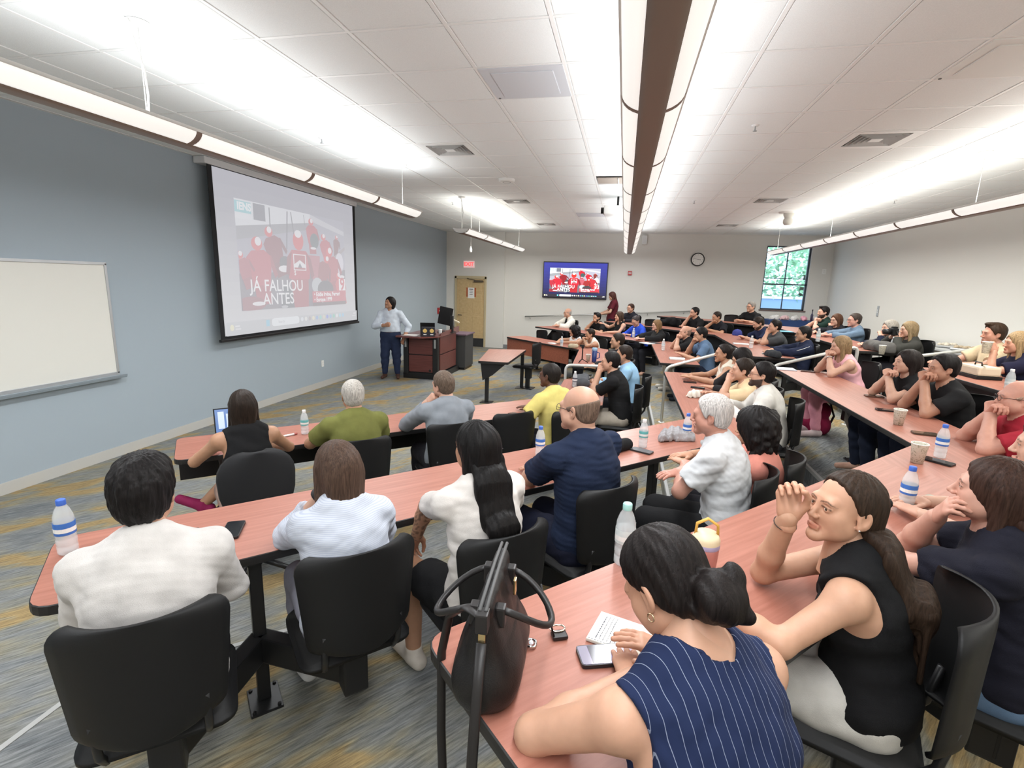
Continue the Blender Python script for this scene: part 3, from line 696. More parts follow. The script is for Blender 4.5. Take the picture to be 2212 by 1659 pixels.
# door with six raised panels
d = thing('door_1', 'd', 'd', (-4.61, YF-.10, 0)); 
for k in ('label', 'category'): del d[k]
d['kind'] = 'structure'
DOORM = mat_wood('door_oak', (.52, .365, .18), (.60, .44, .235), .45, rot=math.radians(90), scale=.35); FRAMEM = mat('door_frame_tan', (.52, .43, .27), .5)
box('door_frame', (-.52, -.03, 0), (-.455, .02, 2.16), FRAMEM, d, .006); box('door_frame', (.43, -.03, 0), (.49, .02, 2.16), FRAMEM, d, .006); box('door_frame', (-.52, -.03, 2.09), (.49, .02, 2.17), FRAMEM, d, .006)
ds = box('door_slab', (-.45, -.012, .01), (.43, .015, 2.085), DOORM, d)
for cx in (-.22, .2):
    for z0, z1 in ((.36, .95), (1.05, 1.62), (1.70, 1.98)):
        box('door_panel', (cx-.14, -.02, z0), (cx+.14, -.008, z1), DOORM, ds, .008)
box('kick_plate', (-.45, -.018, .01), (.43, -.010, .27), mat('kick_black', (.03, .03, .032), .4), ds)
box('door_closer', (.10, -.07, 1.99), (.40, -.014, 2.05), mat('closer_bronze', (.13, .10, .07), .4, metal=.5), d, .006)
tube('closer_arm', [(.15, -.05, 2.05), (-.05, -.06, 2.08), (-.12, -.03, 2.10)], .009, BLACKM, d, 6)
tube('door_handle', [(-.39, -.012, .98), (-.39, -.06, .98), (-.27, -.062, .975)], .011, BLACKM, ds, 8)
t = thing('door_notice', 'white paper notice with orange side strips taped on the wooden door', 'notice', (-4.60, YF-.118, 1.66)); box('paper', (-.11, -.003, -.16), (.11, 0, .16), WHITEG, t)
for s in (-1, 1): box('side_strip', (s*.13-.025, -.004, -.12), (s*.13+.025, -.001, .16), mat('strip_orange', (.42, .10, .03), .6), t)
for k in range(4): box('text_line', (-.05 if k else -.06, -.005, .10-k*.05), (.05 if k else .06, -.003, .115-k*.05+(0 if k else .01)), mat('ink', (.08, .07, .07), .8), t)
# clock
t = thing('wall_clock', 'round white wall clock with black rim on the far wall', 'clock', (1.95, YF, 2.80))
def disc(name, r, y0, y1, m, parent, seg=32):
    bm = bmesh.new(); bmesh.ops.create_cone(bm, cap_ends=True, segments=seg, radius1=r, radius2=r, depth=abs(y1-y0)); bmesh.ops.rotate(bm, verts=bm.verts, matrix=Matrix.Rotation(math.pi/2, 3, 'X')); bmesh.ops.translate(bm, verts=bm.verts, vec=(0, (y0+y1)/2, 0)); return link(name, bm_mesh(bm, name), m, parent)
disc('rim', .185, -.045, 0, BLACKM, t); disc('dial', .155, -.048, -.04, WHITEG, t)
for k in range(12):
    a = math.radians(90-30*(k+1)); me = text_mesh(str(k+1), .032, 'CENTER'); o = link('numeral', me, BLACKM, t, (math.cos(a)*.125, -.05, math.sin(a)*.125)); o.rotation_euler = (math.pi/2, 0, 0)
for ang, l, wd in ((-6, .085, .008), (168, .12, .006)):
    a = math.radians(ang); box('hand', (-.01, -.053, -wd/2), (l, -.050, wd/2), BLACKM, t, rot=Matrix.Rotation(-a, 3, 'Y'), pivot=(0, -.05, 0))
# wall handrail on the far wall
t = thing('wall_handrail', 'brushed steel handrail rising along the far wall under the television', 'handrail', (-2.89, YF, 1.01))
tube('rail_pipe', [(0, 0, .0), (0, -.10, 0), (1.3, -.10, .09), (4.86, -.10, .36), (4.86, 0, .36)], .019, STEEL, t, 10)
for x in (.15, 1.2, 2.4, 3.6, 4.6): tube('wall_bracket', [(x, 0, x*.074-.07), (x, -.07, x*.074-.06), (x, -.10, x*.074-.015)], .009, STEEL, t, 6)
# window
w = thing('window_1', 'w', 'w', (WX0, YF, WZ0)); del w['label']; del w['category']; w['kind'] = 'structure'
FR = mat('window_frame_dark', (.05, .065, .085), .4); WW, WH = WX1-WX0, WZ1-WZ0
GL = mat('window_glass', (.9, .97, 1), .02, trans=1., ior=1.01, alpha=.35)
for lo, hi in (((0, .06, 0), (.035, .12, WH)), ((WW-.05, .06, 0), (WW, .12, WH)), ((0, .06, 0), (WW, .12, .035)), ((0, .06, WH-.03), (WW, .12, WH))): box('window_frame', lo, hi, FR, w, .004)
box('mullion', (WW/2-.012, .07, 0), (WW/2+.012, .11, WH), FR, w); box('meeting_rail', (0, .06, WH*.395), (WW, .12, WH*.395+.035), FR, w); box('muntin', (0, .07, WH*.495), (WW, .11, WH*.495+.015), FR, w)
for i in range(2):
    for z0, z1 in ((.035, .395), (.415, .495), (.505, .98)): box('pane', (.035+i*(WW/2-.02), .085, WH*z0), (WW/2-.012+i*(WW/2-.02), .09, WH*z1), GL, w)
box('sill', (-.03, -.03, -.035), (WW+.03, .12, 0), mat('sill_brown', (.16, .11, .10), .4), w, .005)
# outdoors: tree beyond the window and a low blue-grey wall
t = thing('outdoor_tree', 'leafy tree outside the window', 'tree', (6.6, 21.2, -1.0))
N = 5200; c = RNG.normal(size=(N, 3))*np.array([1.9, .9, 1.75])+np.array([0, 0, 4.2]); c = c[(c[:, 2] > 2.6)]
nn = RNG.normal(size=c.shape); nn /= np.linalg.norm(nn, axis=1)[:, None]; tt = np.cross(nn, RNG.normal(size=c.shape)); tt /= np.linalg.norm(tt, axis=1)[:, None]; bb = np.cross(nn, tt)
s = RNG.uniform(.06, .13, (len(c), 1)); V = np.stack([c-tt*s, c-bb*s*.6, c+tt*s, c+bb*s*.6], 1).reshape(-1, 3)
me = bpy.data.meshes.new('foliage'); me.from_pydata(V.tolist(), [], [(4*i, 4*i+1, 4*i+2, 4*i+3) for i in range(len(c))])
o = link('foliage', me, mat('leaves', (.42, .66, .42), .6, noise=.45, nscale=2.), t); o['kind'] = 'stuff'
tube('trunk', [(0, 0, 0), (.05, 0, 1.5), (-.1, 0, 3.), (.1, 0, 4.4)], [.16, .13, .10, .05], mat('bark', (.10, .08, .06), .9), t, 10)
t = thing('outdoor_wall', 'low blue-grey retaining wall with a pale cap outside the window', 'wall', (6.6, 19.6, -1.0)); box('wall_body', (-4, 0, 0), (4, .3, 2.72), mat('outdoor_blue', (.30, .42, .62), .8), t); box('wall_cap', (-4.05, -.05, 2.72), (4.05, .35, 2.80), WHITEG, t)
struct(box('ground', (-30, YF+.4, -1.1), (40, 70, -1.0), mat('outdoor_ground', (.35, .38, .35), .9)))

# ------------------------------------------------------------------ lectern
t = thing('lectern', 'dark cherry teaching lectern with black corner posts and side shelf', 'lectern', (-4.0, 9.75, 0))
LEC = mat_wood('lectern_cherry', (.105, .032, .028), (.16, .052, .044), .35, rot=0)
LECT = mat_wood('lectern_top', (.13, .045, .04), (.19, .07, .062), .25, rot=math.radians(90))
box('plinth', (-.40, .02, 0), (.40, 1.32, .12), BLACKM, t, .01)
box('carcass', (-.34, .03, .12), (.34, 1.28, .88), BLACKM, t, .005)
for x0, x1, z0, z1 in ((-.26, .26, .15, .50), (-.26, .26, .52, .84)): box('front_panel', (x0, .0, z0), (x1, .03, z1), LEC, t, .006)
for z0, z1 in ((.15, .50), (.52, .88)): box('side_panel', (.34, .14, z0), (.375, 1.16, z1), LEC, t, .006)
for z0, z1 in ((.15, .50), (.52, .88)): box('side_panel', (-.375, .14, z0), (-.34, 1.16, z1), LEC, t, .006)
for x in (-.32, .32): box('corner_post', (x-.055, -.02, .10), (x+.055, .09, .88), BLACKM, t, .012)
for x in (-.32, .32): box('shelf_hinge', (x-.02, -.03, .66), (x+.02, -.015, .84), STEEL, t, .003)
prism('folding_shelf', round_poly([(-.42, -.30), (.10, -.36), (.40, -.08), (.40, .12), (-.42, .12)], [.03, .12, .06, 0, 0]), .885, .915, LECT, t)
box('work_top', (-.40, .10, .885), (.40, 1.30, .915), LECT, t, .006)
bm = bmesh.new(); vs = [bm.verts.new(p) for p in ((.40, .10, .915), (.40, 1.30, .915), (.40, 1.30, 1.02), (.40, .10, .955))]; bm.faces.new(vs); r = bmesh.ops.extrude_face_region(bm, geom=bm.faces[:]); bmesh.ops.translate(bm, verts=[v for v in r['geom'] if isinstance(v, bmesh.types.BMVert)], vec=(-.03, 0, 0)); bmesh.ops.recalc_face_normals(bm, faces=bm.faces); link('top_screen', bm_mesh(bm, 'top_screen'), LECT, t)
lathe('cable_grommet', [(0, .004), (.02, .003), (.025, 0)], BLACKM, t, 12, (.2, -.001, .19)).rotation_euler = (math.pi/2, 0, 0)
t = thing('equipment_rack', 'low black equipment rack attached behind the cherry lectern', 'rack', (-3.83, 11.42, 0)); box('rack_case', (-.30, -.30, .05), (.36, .33, .80), mat('rack_grey', (.045, .045, .045), .6), t, .01); box('rack_top', (-.33, -.33, .80), (.39, .36, .83), mat('rack_top_mauve', (.14, .09, .12), .5), t, .006); box('rack_foot', (-.28, -.28, 0), (.34, .31, .05), BLACKM, t)
# things on the lectern
t = thing('desktop_monitor', 'black computer monitor tilted on the lectern, back to the room', 'monitor', (-3.74, 10.55, .916)); RX = Matrix.Rotation(math.radians(-14), 3, 'X') @ Matrix.Rotation(math.radians(8), 3, 'Y')
box('monitor_shell', (-.17, -.02, .16), (.13, .03, .54), BLACKP, t, .012, Matrix.Rotation(math.radians(10), 3, 'Y'), (0, 0, .3)); box('stand_neck', (.10, -.03, .01), (.17, .04, .36), BLACKM, t, .008); box('stand_base', (-.16, -.10, 0), (.2, .12, .018), BLACKM, t, .006)
t = thing('lectern_box', 'black cardboard box printed with yellow apple shapes on the lectern shelf', 'box', (-3.80, 9.66, .916), math.radians(20)); box('carton', (-.13, -.09, 0), (.13, .09, .18), mat('box_black', (.015, .015, .025), .5), t, .004)
YEL = mat('print_yellow', (.75, .52, .16), .6)
for x in (-.06, .075):
    bm = bmesh.new(); vs = [bm.verts.new((x+.042*math.cos(a)*(1 if math.sin(a) < .6 else .8), -.0915, .115+.042*math.sin(a))) for a in [2*math.pi*k/18 for k in range(18)]]; bm.faces.new(vs); link('printed_emblem', bm_mesh(bm, 'printed_emblem'), YEL, t)
    box('printed_word', (x-.03, -.092, .03), (x+.03, -.090, .048), WHITEG, t)
t = thing('laptop', 'open black laptop standing behind the printed box on the lectern', 'laptop', (-3.92, 9.98, .916), math.radians(15)); box('laptop_base', (-.15, -.1, 0), (.15, .12, .015), BLACKP, t, .004); box('laptop_lid', (-.15, -.1, .0), (.15, -.09, .26), BLACKP, t, .004, Matrix.Rotation(math.radians(14), 3, 'X'), (0, -.095, 0)); box('lid_mark', (-.02, -.112, .13), (.02, -.10, .145), GREYM, t, rot=Matrix.Rotation(math.radians(14), 3, 'X'), pivot=(0, -.095, 0))
t = thing('gooseneck_lamp', 'cream gooseneck desk lamp on the far end of the lectern', 'lamp', (-3.67, 10.92, .916)); lathe('lamp_base', [(0, .02), (.05, .018), (.055, 0)], BLACKM, t, 14); tube('neck', [(0, 0, .015), (-.02, 0, .14), (-.05, -.01, .25)], .007, CHROME, t); box('lamp_head', (-.11, -.02, .22), (.13, .02, .255), mat('lamp_cream', (.75, .68, .52), .4), t, .012, Matrix.Rotation(math.radians(22), 3, 'Y'), (0, 0, .24))
t = thing('paper_sheet', 'loose white papers lying on the lectern shelf', 'paper', (-4.15, 9.64, .916)); 
for k in range(3): box('sheet', (-.14, -.1, .001+k*.003), (.14, .1, .003+k*.003), WHITEG, t, rot=Matrix.Rotation(math.radians(8*k), 3, 'Z'))
t = thing('plastic_cup', 'clear plastic cup standing by the laptop on the lectern', 'cup', (-3.66, 9.98, .916)); lathe('cup_wall', [(.03, 0), (.042, .11), (.040, .11), (.028, .004), (0, .004)], mat('clear_plastic', (.85, .88, .88), .1, alpha=.45), t, 18); lathe('lid', [(0, .115), (.043, .112), (.044, .104)], WHITEP, t, 18)
# ------------------------------------------------------------------ implicit-surface toolkit for people
F32 = np.float32
def A3(*p): return np.array(p, float)
def nrm(v): v = np.asarray(v, float); return v/max(1e-9, np.linalg.norm(v))
class Field:
    def __init__(s, lo, hi, h):
        s.lo = np.asarray(lo, float); s.h = h; s.n = np.ceil((np.asarray(hi, float)-s.lo)/h).astype(int)+1
        s.F = np.full(s.n, .06, F32); s.ax = [(s.lo[i]+h*np.arange(s.n[i])).astype(F32) for i in range(3)]
    def win(s, lo, hi, m):
        i0 = np.maximum(0, np.floor((np.asarray(lo)-m-s.lo)/s.h).astype(int)); i1 = np.minimum(s.n, np.ceil((np.asarray(hi)+m-s.lo)/s.h).astype(int)+1)
        if np.any(i1 <= i0): return None
        sl = tuple(slice(a, b) for a, b in zip(i0, i1))
        return sl, s.ax[0][sl[0]][:, None, None], s.ax[1][sl[1]][None, :, None], s.ax[2][sl[2]][None, None, :]
    def mix(s, sl, d, k, op):
        G = s.F[sl]
        if op == '+':
            if k > 0: h = np.maximum(k-np.abs(G-d), 0)/k; s.F[sl] = np.minimum(G, d)-h*h*(k*.25)
            else: s.F[sl] = np.minimum(G, d)
        else:
            d = -d
            if k > 0: h = np.maximum(k-np.abs(G-d), 0)/k; s.F[sl] = np.maximum(G, d)+h*h*(k*.25)
            else: s.F[sl] = np.maximum(G, d)
    def cone(s, a, b, ra, rb, k=.02, op='+', flat=1., fax=None, cut0=False, cut1=False, pad=0.):
        """tapered capsule; flat < 1 squashes it along the axis fax; cut0/cut1 end it flat"""
        a = np.asarray(a, float); b = np.asarray(b, float); ra += pad; rb += pad; R = max(ra, rb)
        w = s.win(np.minimum(a, b)-R, np.maximum(a, b)+R, k+.012)
        if w is None: return
        sl, X, Y, Z = w; d = b-a; L2 = max(1e-9, float(d@d)); q = (X-F32(a[0]), Y-F32(a[1]), Z-F32(a[2]))
        t = np.clip((q[0]*F32(d[0])+q[1]*F32(d[1])+q[2]*F32(d[2]))/F32(L2), 0, 1)
        v = [q[i]-t*F32(d[i]) for i in range(3)]
        if flat != 1.:
            f = nrm(fax); g = (v[0]*F32(f[0])+v[1]*F32(f[1])+v[2]*F32(f[2]))*F32(1/flat-1.)
            v = [v[i]+g*F32(f[i]) for i in range(3)]
        D = np.sqrt(v[0]**2+v[1]**2+v[2]**2)-(F32(ra)+t*F32(rb-ra))
        if cut0 or cut1:
            u = d/math.sqrt(L2); tt = q[0]*F32(u[0])+q[1]*F32(u[1])+q[2]*F32(u[2])
            if cut1: D = np.maximum(D, tt-F32(math.sqrt(L2)))
            if cut0: D = np.maximum(D, -tt)
        s.mix(sl, D, k, op)
    def ell(s, c, r, k=.02, op='+', R=None, pad=0.):
        c = np.asarray(c, float); r = np.asarray(r, float)+pad; m = max(r) if R is not None else r
        w = s.win(c-m, c+m, k+.012)
        if w is None: return
        sl, X, Y, Z = w; q = (X-F32(c[0]), Y-F32(c[1]), Z-F32(c[2]))
        if R is not None: q = [q[0]*F32(R[0][i])+q[1]*F32(R[1][i])+q[2]*F32(R[2][i]) for i in range(3)]
        l = np.sqrt((q[0]/F32(r[0]))**2+(q[1]/F32(r[1]))**2+(q[2]/F32(r[2]))**2)
        s.mix(sl, (l-1)*F32(min(r)*.55+max(r)*.25+.2*np.median(r)), k, op)
    def cut(s, p, n, k=.0):            # keep the side the normal points away from
        n = nrm(n); D = (s.ax[0][:, None, None]-F32(p[0]))*F32(n[0])+(s.ax[1][None, :, None]-F32(p[1]))*F32(n[1])+(s.ax[2][None, None, :]-F32(p[2]))*F32(n[2])
        s.mix((slice(None),)*3, -D, k, '-')
    def apply(s, fn):
        X, Y, Z = s.ax[0][:, None, None], s.ax[1][None, :, None], s.ax[2][None, None, :]
        s.F = (s.F+fn(X, Y, Z)).astype(F32)
    def mesh(s):
        F = s.F.copy(); F[0] = F[-1] = .05; F[:, 0] = F[:, -1] = .05; F[:, :, 0] = F[:, :, -1] = .05
        I = F < 0; nx, ny, nz = F.shape
        c = np.zeros((nx-1, ny-1, nz-1), np.int8)
        for dx in (0, 1):
            for dy in (0, 1):
                for dz in (0, 1): c += I[dx:nx-1+dx, dy:ny-1+dy, dz:nz-1+dz]
        act = np.argwhere((c > 0) & (c < 8))
        if len(act) == 0: return np.zeros((0, 3)), np.zeros((0, 4), int)
        acc = np.zeros((len(act), 3)); cnt = np.zeros(len(act)); i, j, k = act.T
        for ax in range(3):
            o1, o2 = [a for a in range(3) if a != ax]
            for u in (0, 1):
                for v in (0, 1):
                    p = [0, 0, 0]; p[o1] = u; p[o2] = v; q = list(p); q[ax] = 1
                    f0 = F[i+p[0], j+p[1], k+p[2]]; f1 = F[i+q[0], j+q[1], k+q[2]]; m = (f0 < 0) != (f1 < 0)
                    t = np.where(m, f0/np.where(m, f0-f1, 1), 0)
                    e = np.zeros((len(act), 3)); e[:, o1] = u; e[:, o2] = v; e[:, ax] = t
                    acc += e*m[:, None]; cnt += m
        V = s.lo+(act+acc/cnt[:, None])*s.h
        idx = np.full(c.shape, -1, np.int64); idx[i, j, k] = np.arange(len(act)); Q = []
        for ax in range(3):
            o1, o2 = (ax+1) % 3, (ax+2) % 3
            sa = [slice(None)]*3; sb = [slice(None)]*3; sa[ax] = slice(0, -1); sb[ax] = slice(1, None)
            m = I[tuple(sa)] != I[tuple(sb)]; e = np.argwhere(m); e = e[(e[:, o1] > 0) & (e[:, o2] > 0)]
            if len(e) == 0: continue
            inside = I[e[:, 0], e[:, 1], e[:, 2]]
            def cell(d1, d2):
                w = e.copy(); w[:, o1] -= d1; w[:, o2] -= d2; w = np.minimum(w, np.array(c.shape)-1); return idx[w[:, 0], w[:, 1], w[:, 2]]
            a, b, cc, d = cell(1, 1), cell(0, 1), cell(0, 0), cell(1, 0)
            q = np.stack([a, b, cc, d], 1); q[~inside] = q[~inside][:, ::-1]; Q.append(q[(q >= 0).all(1)])
        return V, np.concatenate(Q)
def make_mesh(name, V, Q, m, col=None):
    me = bpy.data.meshes.new(name); nq = len(Q)
    me.vertices.add(len(V)); me.vertices.foreach_set('co', np.asarray(V, F32).ravel())
    me.loops.add(nq*4); me.loops.foreach_set('vertex_index', np.asarray(Q, np.int32).ravel())
    me.polygons.add(nq); me.polygons.foreach_set('loop_start', np.arange(0, nq*4, 4, dtype=np.int32)); 
    if hasattr(me.polygons[0] if nq else None, 'loop_total'):
        try: me.polygons.foreach_set('loop_total', np.full(nq, 4, np.int32))
        except Exception: pass
    me.update(calc_edges=True); me.validate(); me.shade_smooth()
    if col is not None:
        a = me.color_attributes.new('Col', 'FLOAT_COLOR', 'POINT'); arr = np.ones((len(V), 4), F32); arr[:, :3] = col; a.data.foreach_set('color', arr.ravel())
    if m is not None: me.materials.append(m)
    return me
def join(parts):
    V, Q, C = [], [], []; n = 0
    for v, q, c in parts: V.append(v); Q.append(q+n); C.append(c); n += len(v)
    return np.concatenate(V), np.concatenate(Q), np.concatenate(C)
def wrinkle(seed, amp, f=30., vert=.5):
    g = np.random.default_rng(seed); K = g.normal(size=(5, 3))*np.array([1, 1, vert])*f; ph = g.uniform(0, 6.28, 5)
    def fn(X, Y, Z):
        r = 0
        for i, (a, p) in enumerate(zip(K, ph)):
            w = np.sin(X*F32(a[0])+Y*F32(a[1])+Z*F32(a[2])+F32(p)+1.5*np.sin(Z*F32(11)+X*F32(9)+F32(p)))
            r = r+(w if i < 2 else (F32(.55)-np.abs(w))*F32(1.3))
        return r*F32(amp/3)
    return fn

# ------------------------------------------------------------------ head, hair and hand templates
def head_field(h, female, heavy=0., nose=1.):
    f = Field((-.11, -.14, -.24), (.11, .16, .16), h); j = .84 if female else 1.; w = 1.+heavy*.10
    f.ell((0, -.018, .042), (.0755, .098, .086), .0); f.ell((0, .030, -.015), (.0625*w, .062, .085), .03)
    for s in (-1, 1):
        f.cone((s*.050*w*j, .005, -.052), (s*.014, .070, -.098), .022+heavy*.01, .019*j, .03)
        f.ell((s*.042*w, .056, -.022), (.024, .022, .024), .025)
        f.ell((s*.048*w, .03, -.055), (.02+heavy*.012, .03, .03), .03)
    f.ell((0, .078, -.102), (.020*j, .018, .016), .02)
    f.cone((-.036, .080, .020), (.036, .080, .020), .014 if female else .0165, .014 if female else .0165, .02)
    for s in (-1, 1): f.ell((s*.031, .1005, .001), (.0175, .017, .0125), .012, '-')
    for s in (-1, 1):
        f.ell((s*.031, .0795, .001), (.0155, .0135, .0130), .004)
        f.cone((s*.017, .0905, .0065), (s*.046, .0830, .0045), .0035, .003, .004); f.ell((s*.031, .0955, .0003), (.0138, .0062, .0052), .002, '-')   # lids with an almond opening
    f.cone((0, .089, .012), (0, .1085*(1 if nose == 1 else 1.025), -.030), .0078, .0098*nose, .014); f.ell((0, .1085, -.032), (.0095*nose, .0095, .0085), .008)
    for s in (-1, 1): f.ell((s*.0115*nose, .099, -.036), (.0078*nose, .009, .0070), .006)
    f.cone((-.021, .0885, -.0655), (0, .0965, -.0640), .0048, .0058, .007); f.cone((.021, .0885, -.0655), (0, .0965, -.0640), .0048, .0058, .007)
    f.cone((-.018, .0875, -.0745), (.018, .0875, -.0745), .0058, .0058, .007); f.ell((0, .0935, -.0745), (.013, .0065, .0060), .007)
    f.cone((-.02, .1030, -.0695), (.02, .1030, -.0695), .0024, .0024, .003, '-')
    for s in (-1, 1):
        R = np.array([[math.cos(.35*s), -math.sin(.35*s), 0], [math.sin(.35*s), math.cos(.35*s), 0], [0, 0, 1]])
        f.ell((s*.0795, -.012, -.004), (.0085, .021, .033), .006, '+', R); f.ell((s*.0865, -.008, .000), (.006, .011, .019), .004, '-', R); f.ell((s*.077, -.003, -.030), (.007, .009, .010), .006)
    f.cone((0, -.030, -.055), (0, -.045, -.235), (.047 if female else .056)+heavy*.008, (.052 if female else .062)+heavy*.01, .03)
    return f
def sdist(V, a, b):
    a = np.asarray(a, float); b = np.asarray(b, float); d = b-a; t = np.clip(((V-a)@d)/(d@d), 0, 1); return np.linalg.norm(V-a-t[:, None]*d, axis=1)
HEADS = {}
def head_tpl(female, heavy, h):
    key = (female, heavy, h)
    if key not in HEADS:
        V, Q = head_field(h, female, heavy, 1. if female else 1.08).mesh()
        ax_, fr_ = np.abs(V[:, 0]), (V[:, 1] > .06); zb = np.where(ax_ < .034, .0195+.28*(ax_-.012), .0257-.42*(ax_-.034))
        brow = np.where(fr_ & (ax_ > .008) & (ax_ < .054), np.abs(V[:, 2]-zb)*(1.5 if female else 1.1), 1.)+np.maximum(0, ax_-.046)*.4
        zu, zl = -.0590-.12*ax_, -.0800+.45*np.maximum(0, ax_-.006); lip = np.where(fr_ & (V[:, 1] > .075), np.maximum(np.maximum(V[:, 2]-zu, zl-V[:, 2]), ax_-.0235)+.0055, 1.)
        lash = np.minimum(sdist(V, (.017, .0945, .0055), (.046, .0855, .0035)), sdist(V, (-.017, .0945, .0055), (-.046, .0855, .0035)))
        sm = lambda d, a, b: np.clip((b-d)/(b-a), 0, 1)
        jaw = np.clip((-.035-V[:, 2])/.02, 0, 1)*np.clip((V[:, 1]+.01)/.03, 0, 1)*(V[:, 2] > -.125)
        nb_ = (V[:, 1]*.27+(V[:, 2]+.026)*.96); mouth = np.maximum(np.abs(V[:, 0])/.021, np.abs(V[:, 2]+.070)/.0115)
        bd = np.clip(-nb_/.006, 0, 1)*np.clip((V[:, 1]+.018)/.008, 0, 1)*np.clip((V[:, 2]+.128)/.008, 0, 1)*np.where(V[:, 1] > .07, np.clip((mouth-.85)/.25, 0, 1), 1.)
        HEADS[key] = (V, Q, dict(beard=bd, lip=sm(lip, .0045, .0075), brow=sm(brow, .0022, .0052), lash=sm(lash, .0015, .004), jaw=jaw))
    return HEADS[key]
def hair_field(style, h, female):
    big = style in ('long', 'longwave', 'half', 'bob', 'curly', 'pony', 'shoulder')
    f = Field((-.17, -.29 if style in ('long', 'half') else -.21, -.62 if style in ('long', 'half') else -.34), (.17, .13, .20), h)
    th = {'short': .013, 'crop': .009, 'bald': .004, 'combed': .016, 'long': .017, 'longwave': .017, 'half': .009, 'bob': .016, 'bun': .011, 'curly': .045, 'shoulder': .016, 'mane': .018, 'tousle': .017, 'pony': .014, 'lowbun': .012, 'fringe': .022}[style]
    f.ell((0, -.018, .042), (.0755, .098, .086), 0, pad=th)
    f.ell((0, -.045, -.02), (.066, .058, .062), .03, pad=th*.7)
    for s in (-1, 1): f.ell((s*.066, .010, .005), (.012, .028, .04), .02, pad=th*.3)
    # face opening
    f.ell((0, .128, -.040), (.080, .082, .134 if style not in ('fringe',) else .088), .012, '-')
    if style in ('half', 'bun', 'lowbun', 'pony'): f.cut((0, .050, .070), (0, .80, -.58), .010)
    if style in ('short', 'combed', 'crop', 'tousle'): f.cut((0, .058, .060), (0, .84, -.48), .012)
    if style in ('half', 'bun', 'lowbun', 'pony'):
        for s in (-1, 1): f.ell((s*.088, .012, -.035), (.024, .034, .045), .008, '-')
    if style in ('short', 'combed', 'crop', 'tousle', 'bald'):
        for s in (-1, 1): f.ell((s*.09, -.005, -.030), (.030, .030, .052), .008, '-')     # round the ears
        f.cut((0, -.09, -.075), (0, .25, -1.), .01)
        f.cut((0, .02, -.012), (0, .75, -1.), .02)
        if style == 'bald': f.cut((0, -.02, .038), (0, .35, 1.), .01)
        if style in ('combed',): f.ell((.0, .055, .118), (.05, .045, .022), .02)
        if style == 'tousle': f.ell((0, .0, .085), (.062, .085, .045), .03, pad=.012)
    if style == 'long':
        f.cone((0, -.075, .0), (0, -.100, -.10), .086, .080, .05, flat=.66, fax=(0, 1, 0))
        for s in (-1, 1): f.cone((s*.072, -.015, .03), (s*.082, -.045, -.13), .022, .026, .03)
    if style == 'half': f.cone((0, -.080, .02), (0, -.108, -.09), .060, .066, .04, flat=.6, fax=(0, 1, 0))
    if style in ('longwave', 'shoulder'):
        e = -.30 if style == 'longwave' else -.22
        f.cone((0, -.07, -.02), (0, -.085, e+.03), .088, .078, .05, flat=.62, fax=(0, 1, 0))
        for s in (-1, 1): f.cone((s*.075, .005, .02), (s*.088, -.01, e), .026, .030, .03, flat=.9, fax=(0, 1, 0))
    if style == 'bob':
        f.cone((0, -.055, .0), (0, -.07, -.15), .088, .080, .05, flat=.75, fax=(0, 1, 0))
        for s in (-1, 1): f.cone((s*.074, .0, .02), (s*.080, .0, -.14), .026, .024, .03)
    if style == 'mane':
        f.cone((0, -.055, .0), (0, -.072, -.12), .086, .072, .05, flat=.72, fax=(0, 1, 0))
        for s in (-1, 1): f.cone((s*.072, -.03, .02), (s*.074, -.04, -.09), .02, .018, .03)
    if style == 'pony':
        f.ell((0, -.115, .01), (.03, .03, .035), .02); f.cone((0, -.125, 0), (0, -.13, -.22), .035, .028, .03); f.cone((0, -.13, -.2), (.0, -.11, -.32), .03, .012, .03)
    if style == 'bun': f.ell((0, -.125, .05), (.045, .042, .045), .012)
    if style == 'lowbun':
        f.ell((0, -.135, -.055), (.060, .048, .058), .012); f.ell((.035, -.165, -.03), (.028, .02, .028), .008); f.cone((-.03, -.10, -.07), (.03, -.15, -.11), .022, .016, .015)
    if style == 'curly':
        f.ell((0, -.055, -.05), (.125, .10, .14), .05)
        for k in range(46):
            g = np.random.default_rng(k+3); a = g.uniform(-math.pi*.06, math.pi*1.06); zz = g.uniform(-.22, .13); r = .118*math.sqrt(max(.15, 1-((zz+.04)/.22)**2))
            f.ell((r*math.cos(a), -.045-r*.85*math.sin(a), zz), (.030, .030, .026), .010)
        f.ell((0, .135, -.05), (.072, .085, .13), .01, '-')
    a_ = {'curly': .004, 'tousle': .003, 'crop': .0006, 'bald': .0003, 'short': .0014}.get(style, .0020)
    def strands(X, Y, Z):
        th_ = np.arctan2(X, -(Y+.02)); return F32(a_)*(np.sin(th_*F32(17)+Z*F32(16)+3*np.sin(Z*F32(13)+Y*F32(20)))+.6*np.sin(th_*F32(41)-Z*F32(31)+Y*F32(37)))*F32(.7)
    f.apply(strands)
    if style in ('tousle', 'short', 'combed'): f.apply(wrinkle(31, .0035 if style == 'tousle' else .0018, 85., .6))
    return f
HAIRS = {}
def hair_tpl(style, h, female):
    k = (style, h, female)
    if k not in HAIRS: HAIRS[k] = hair_field(style, h, female).mesh()
    return HAIRS[k]
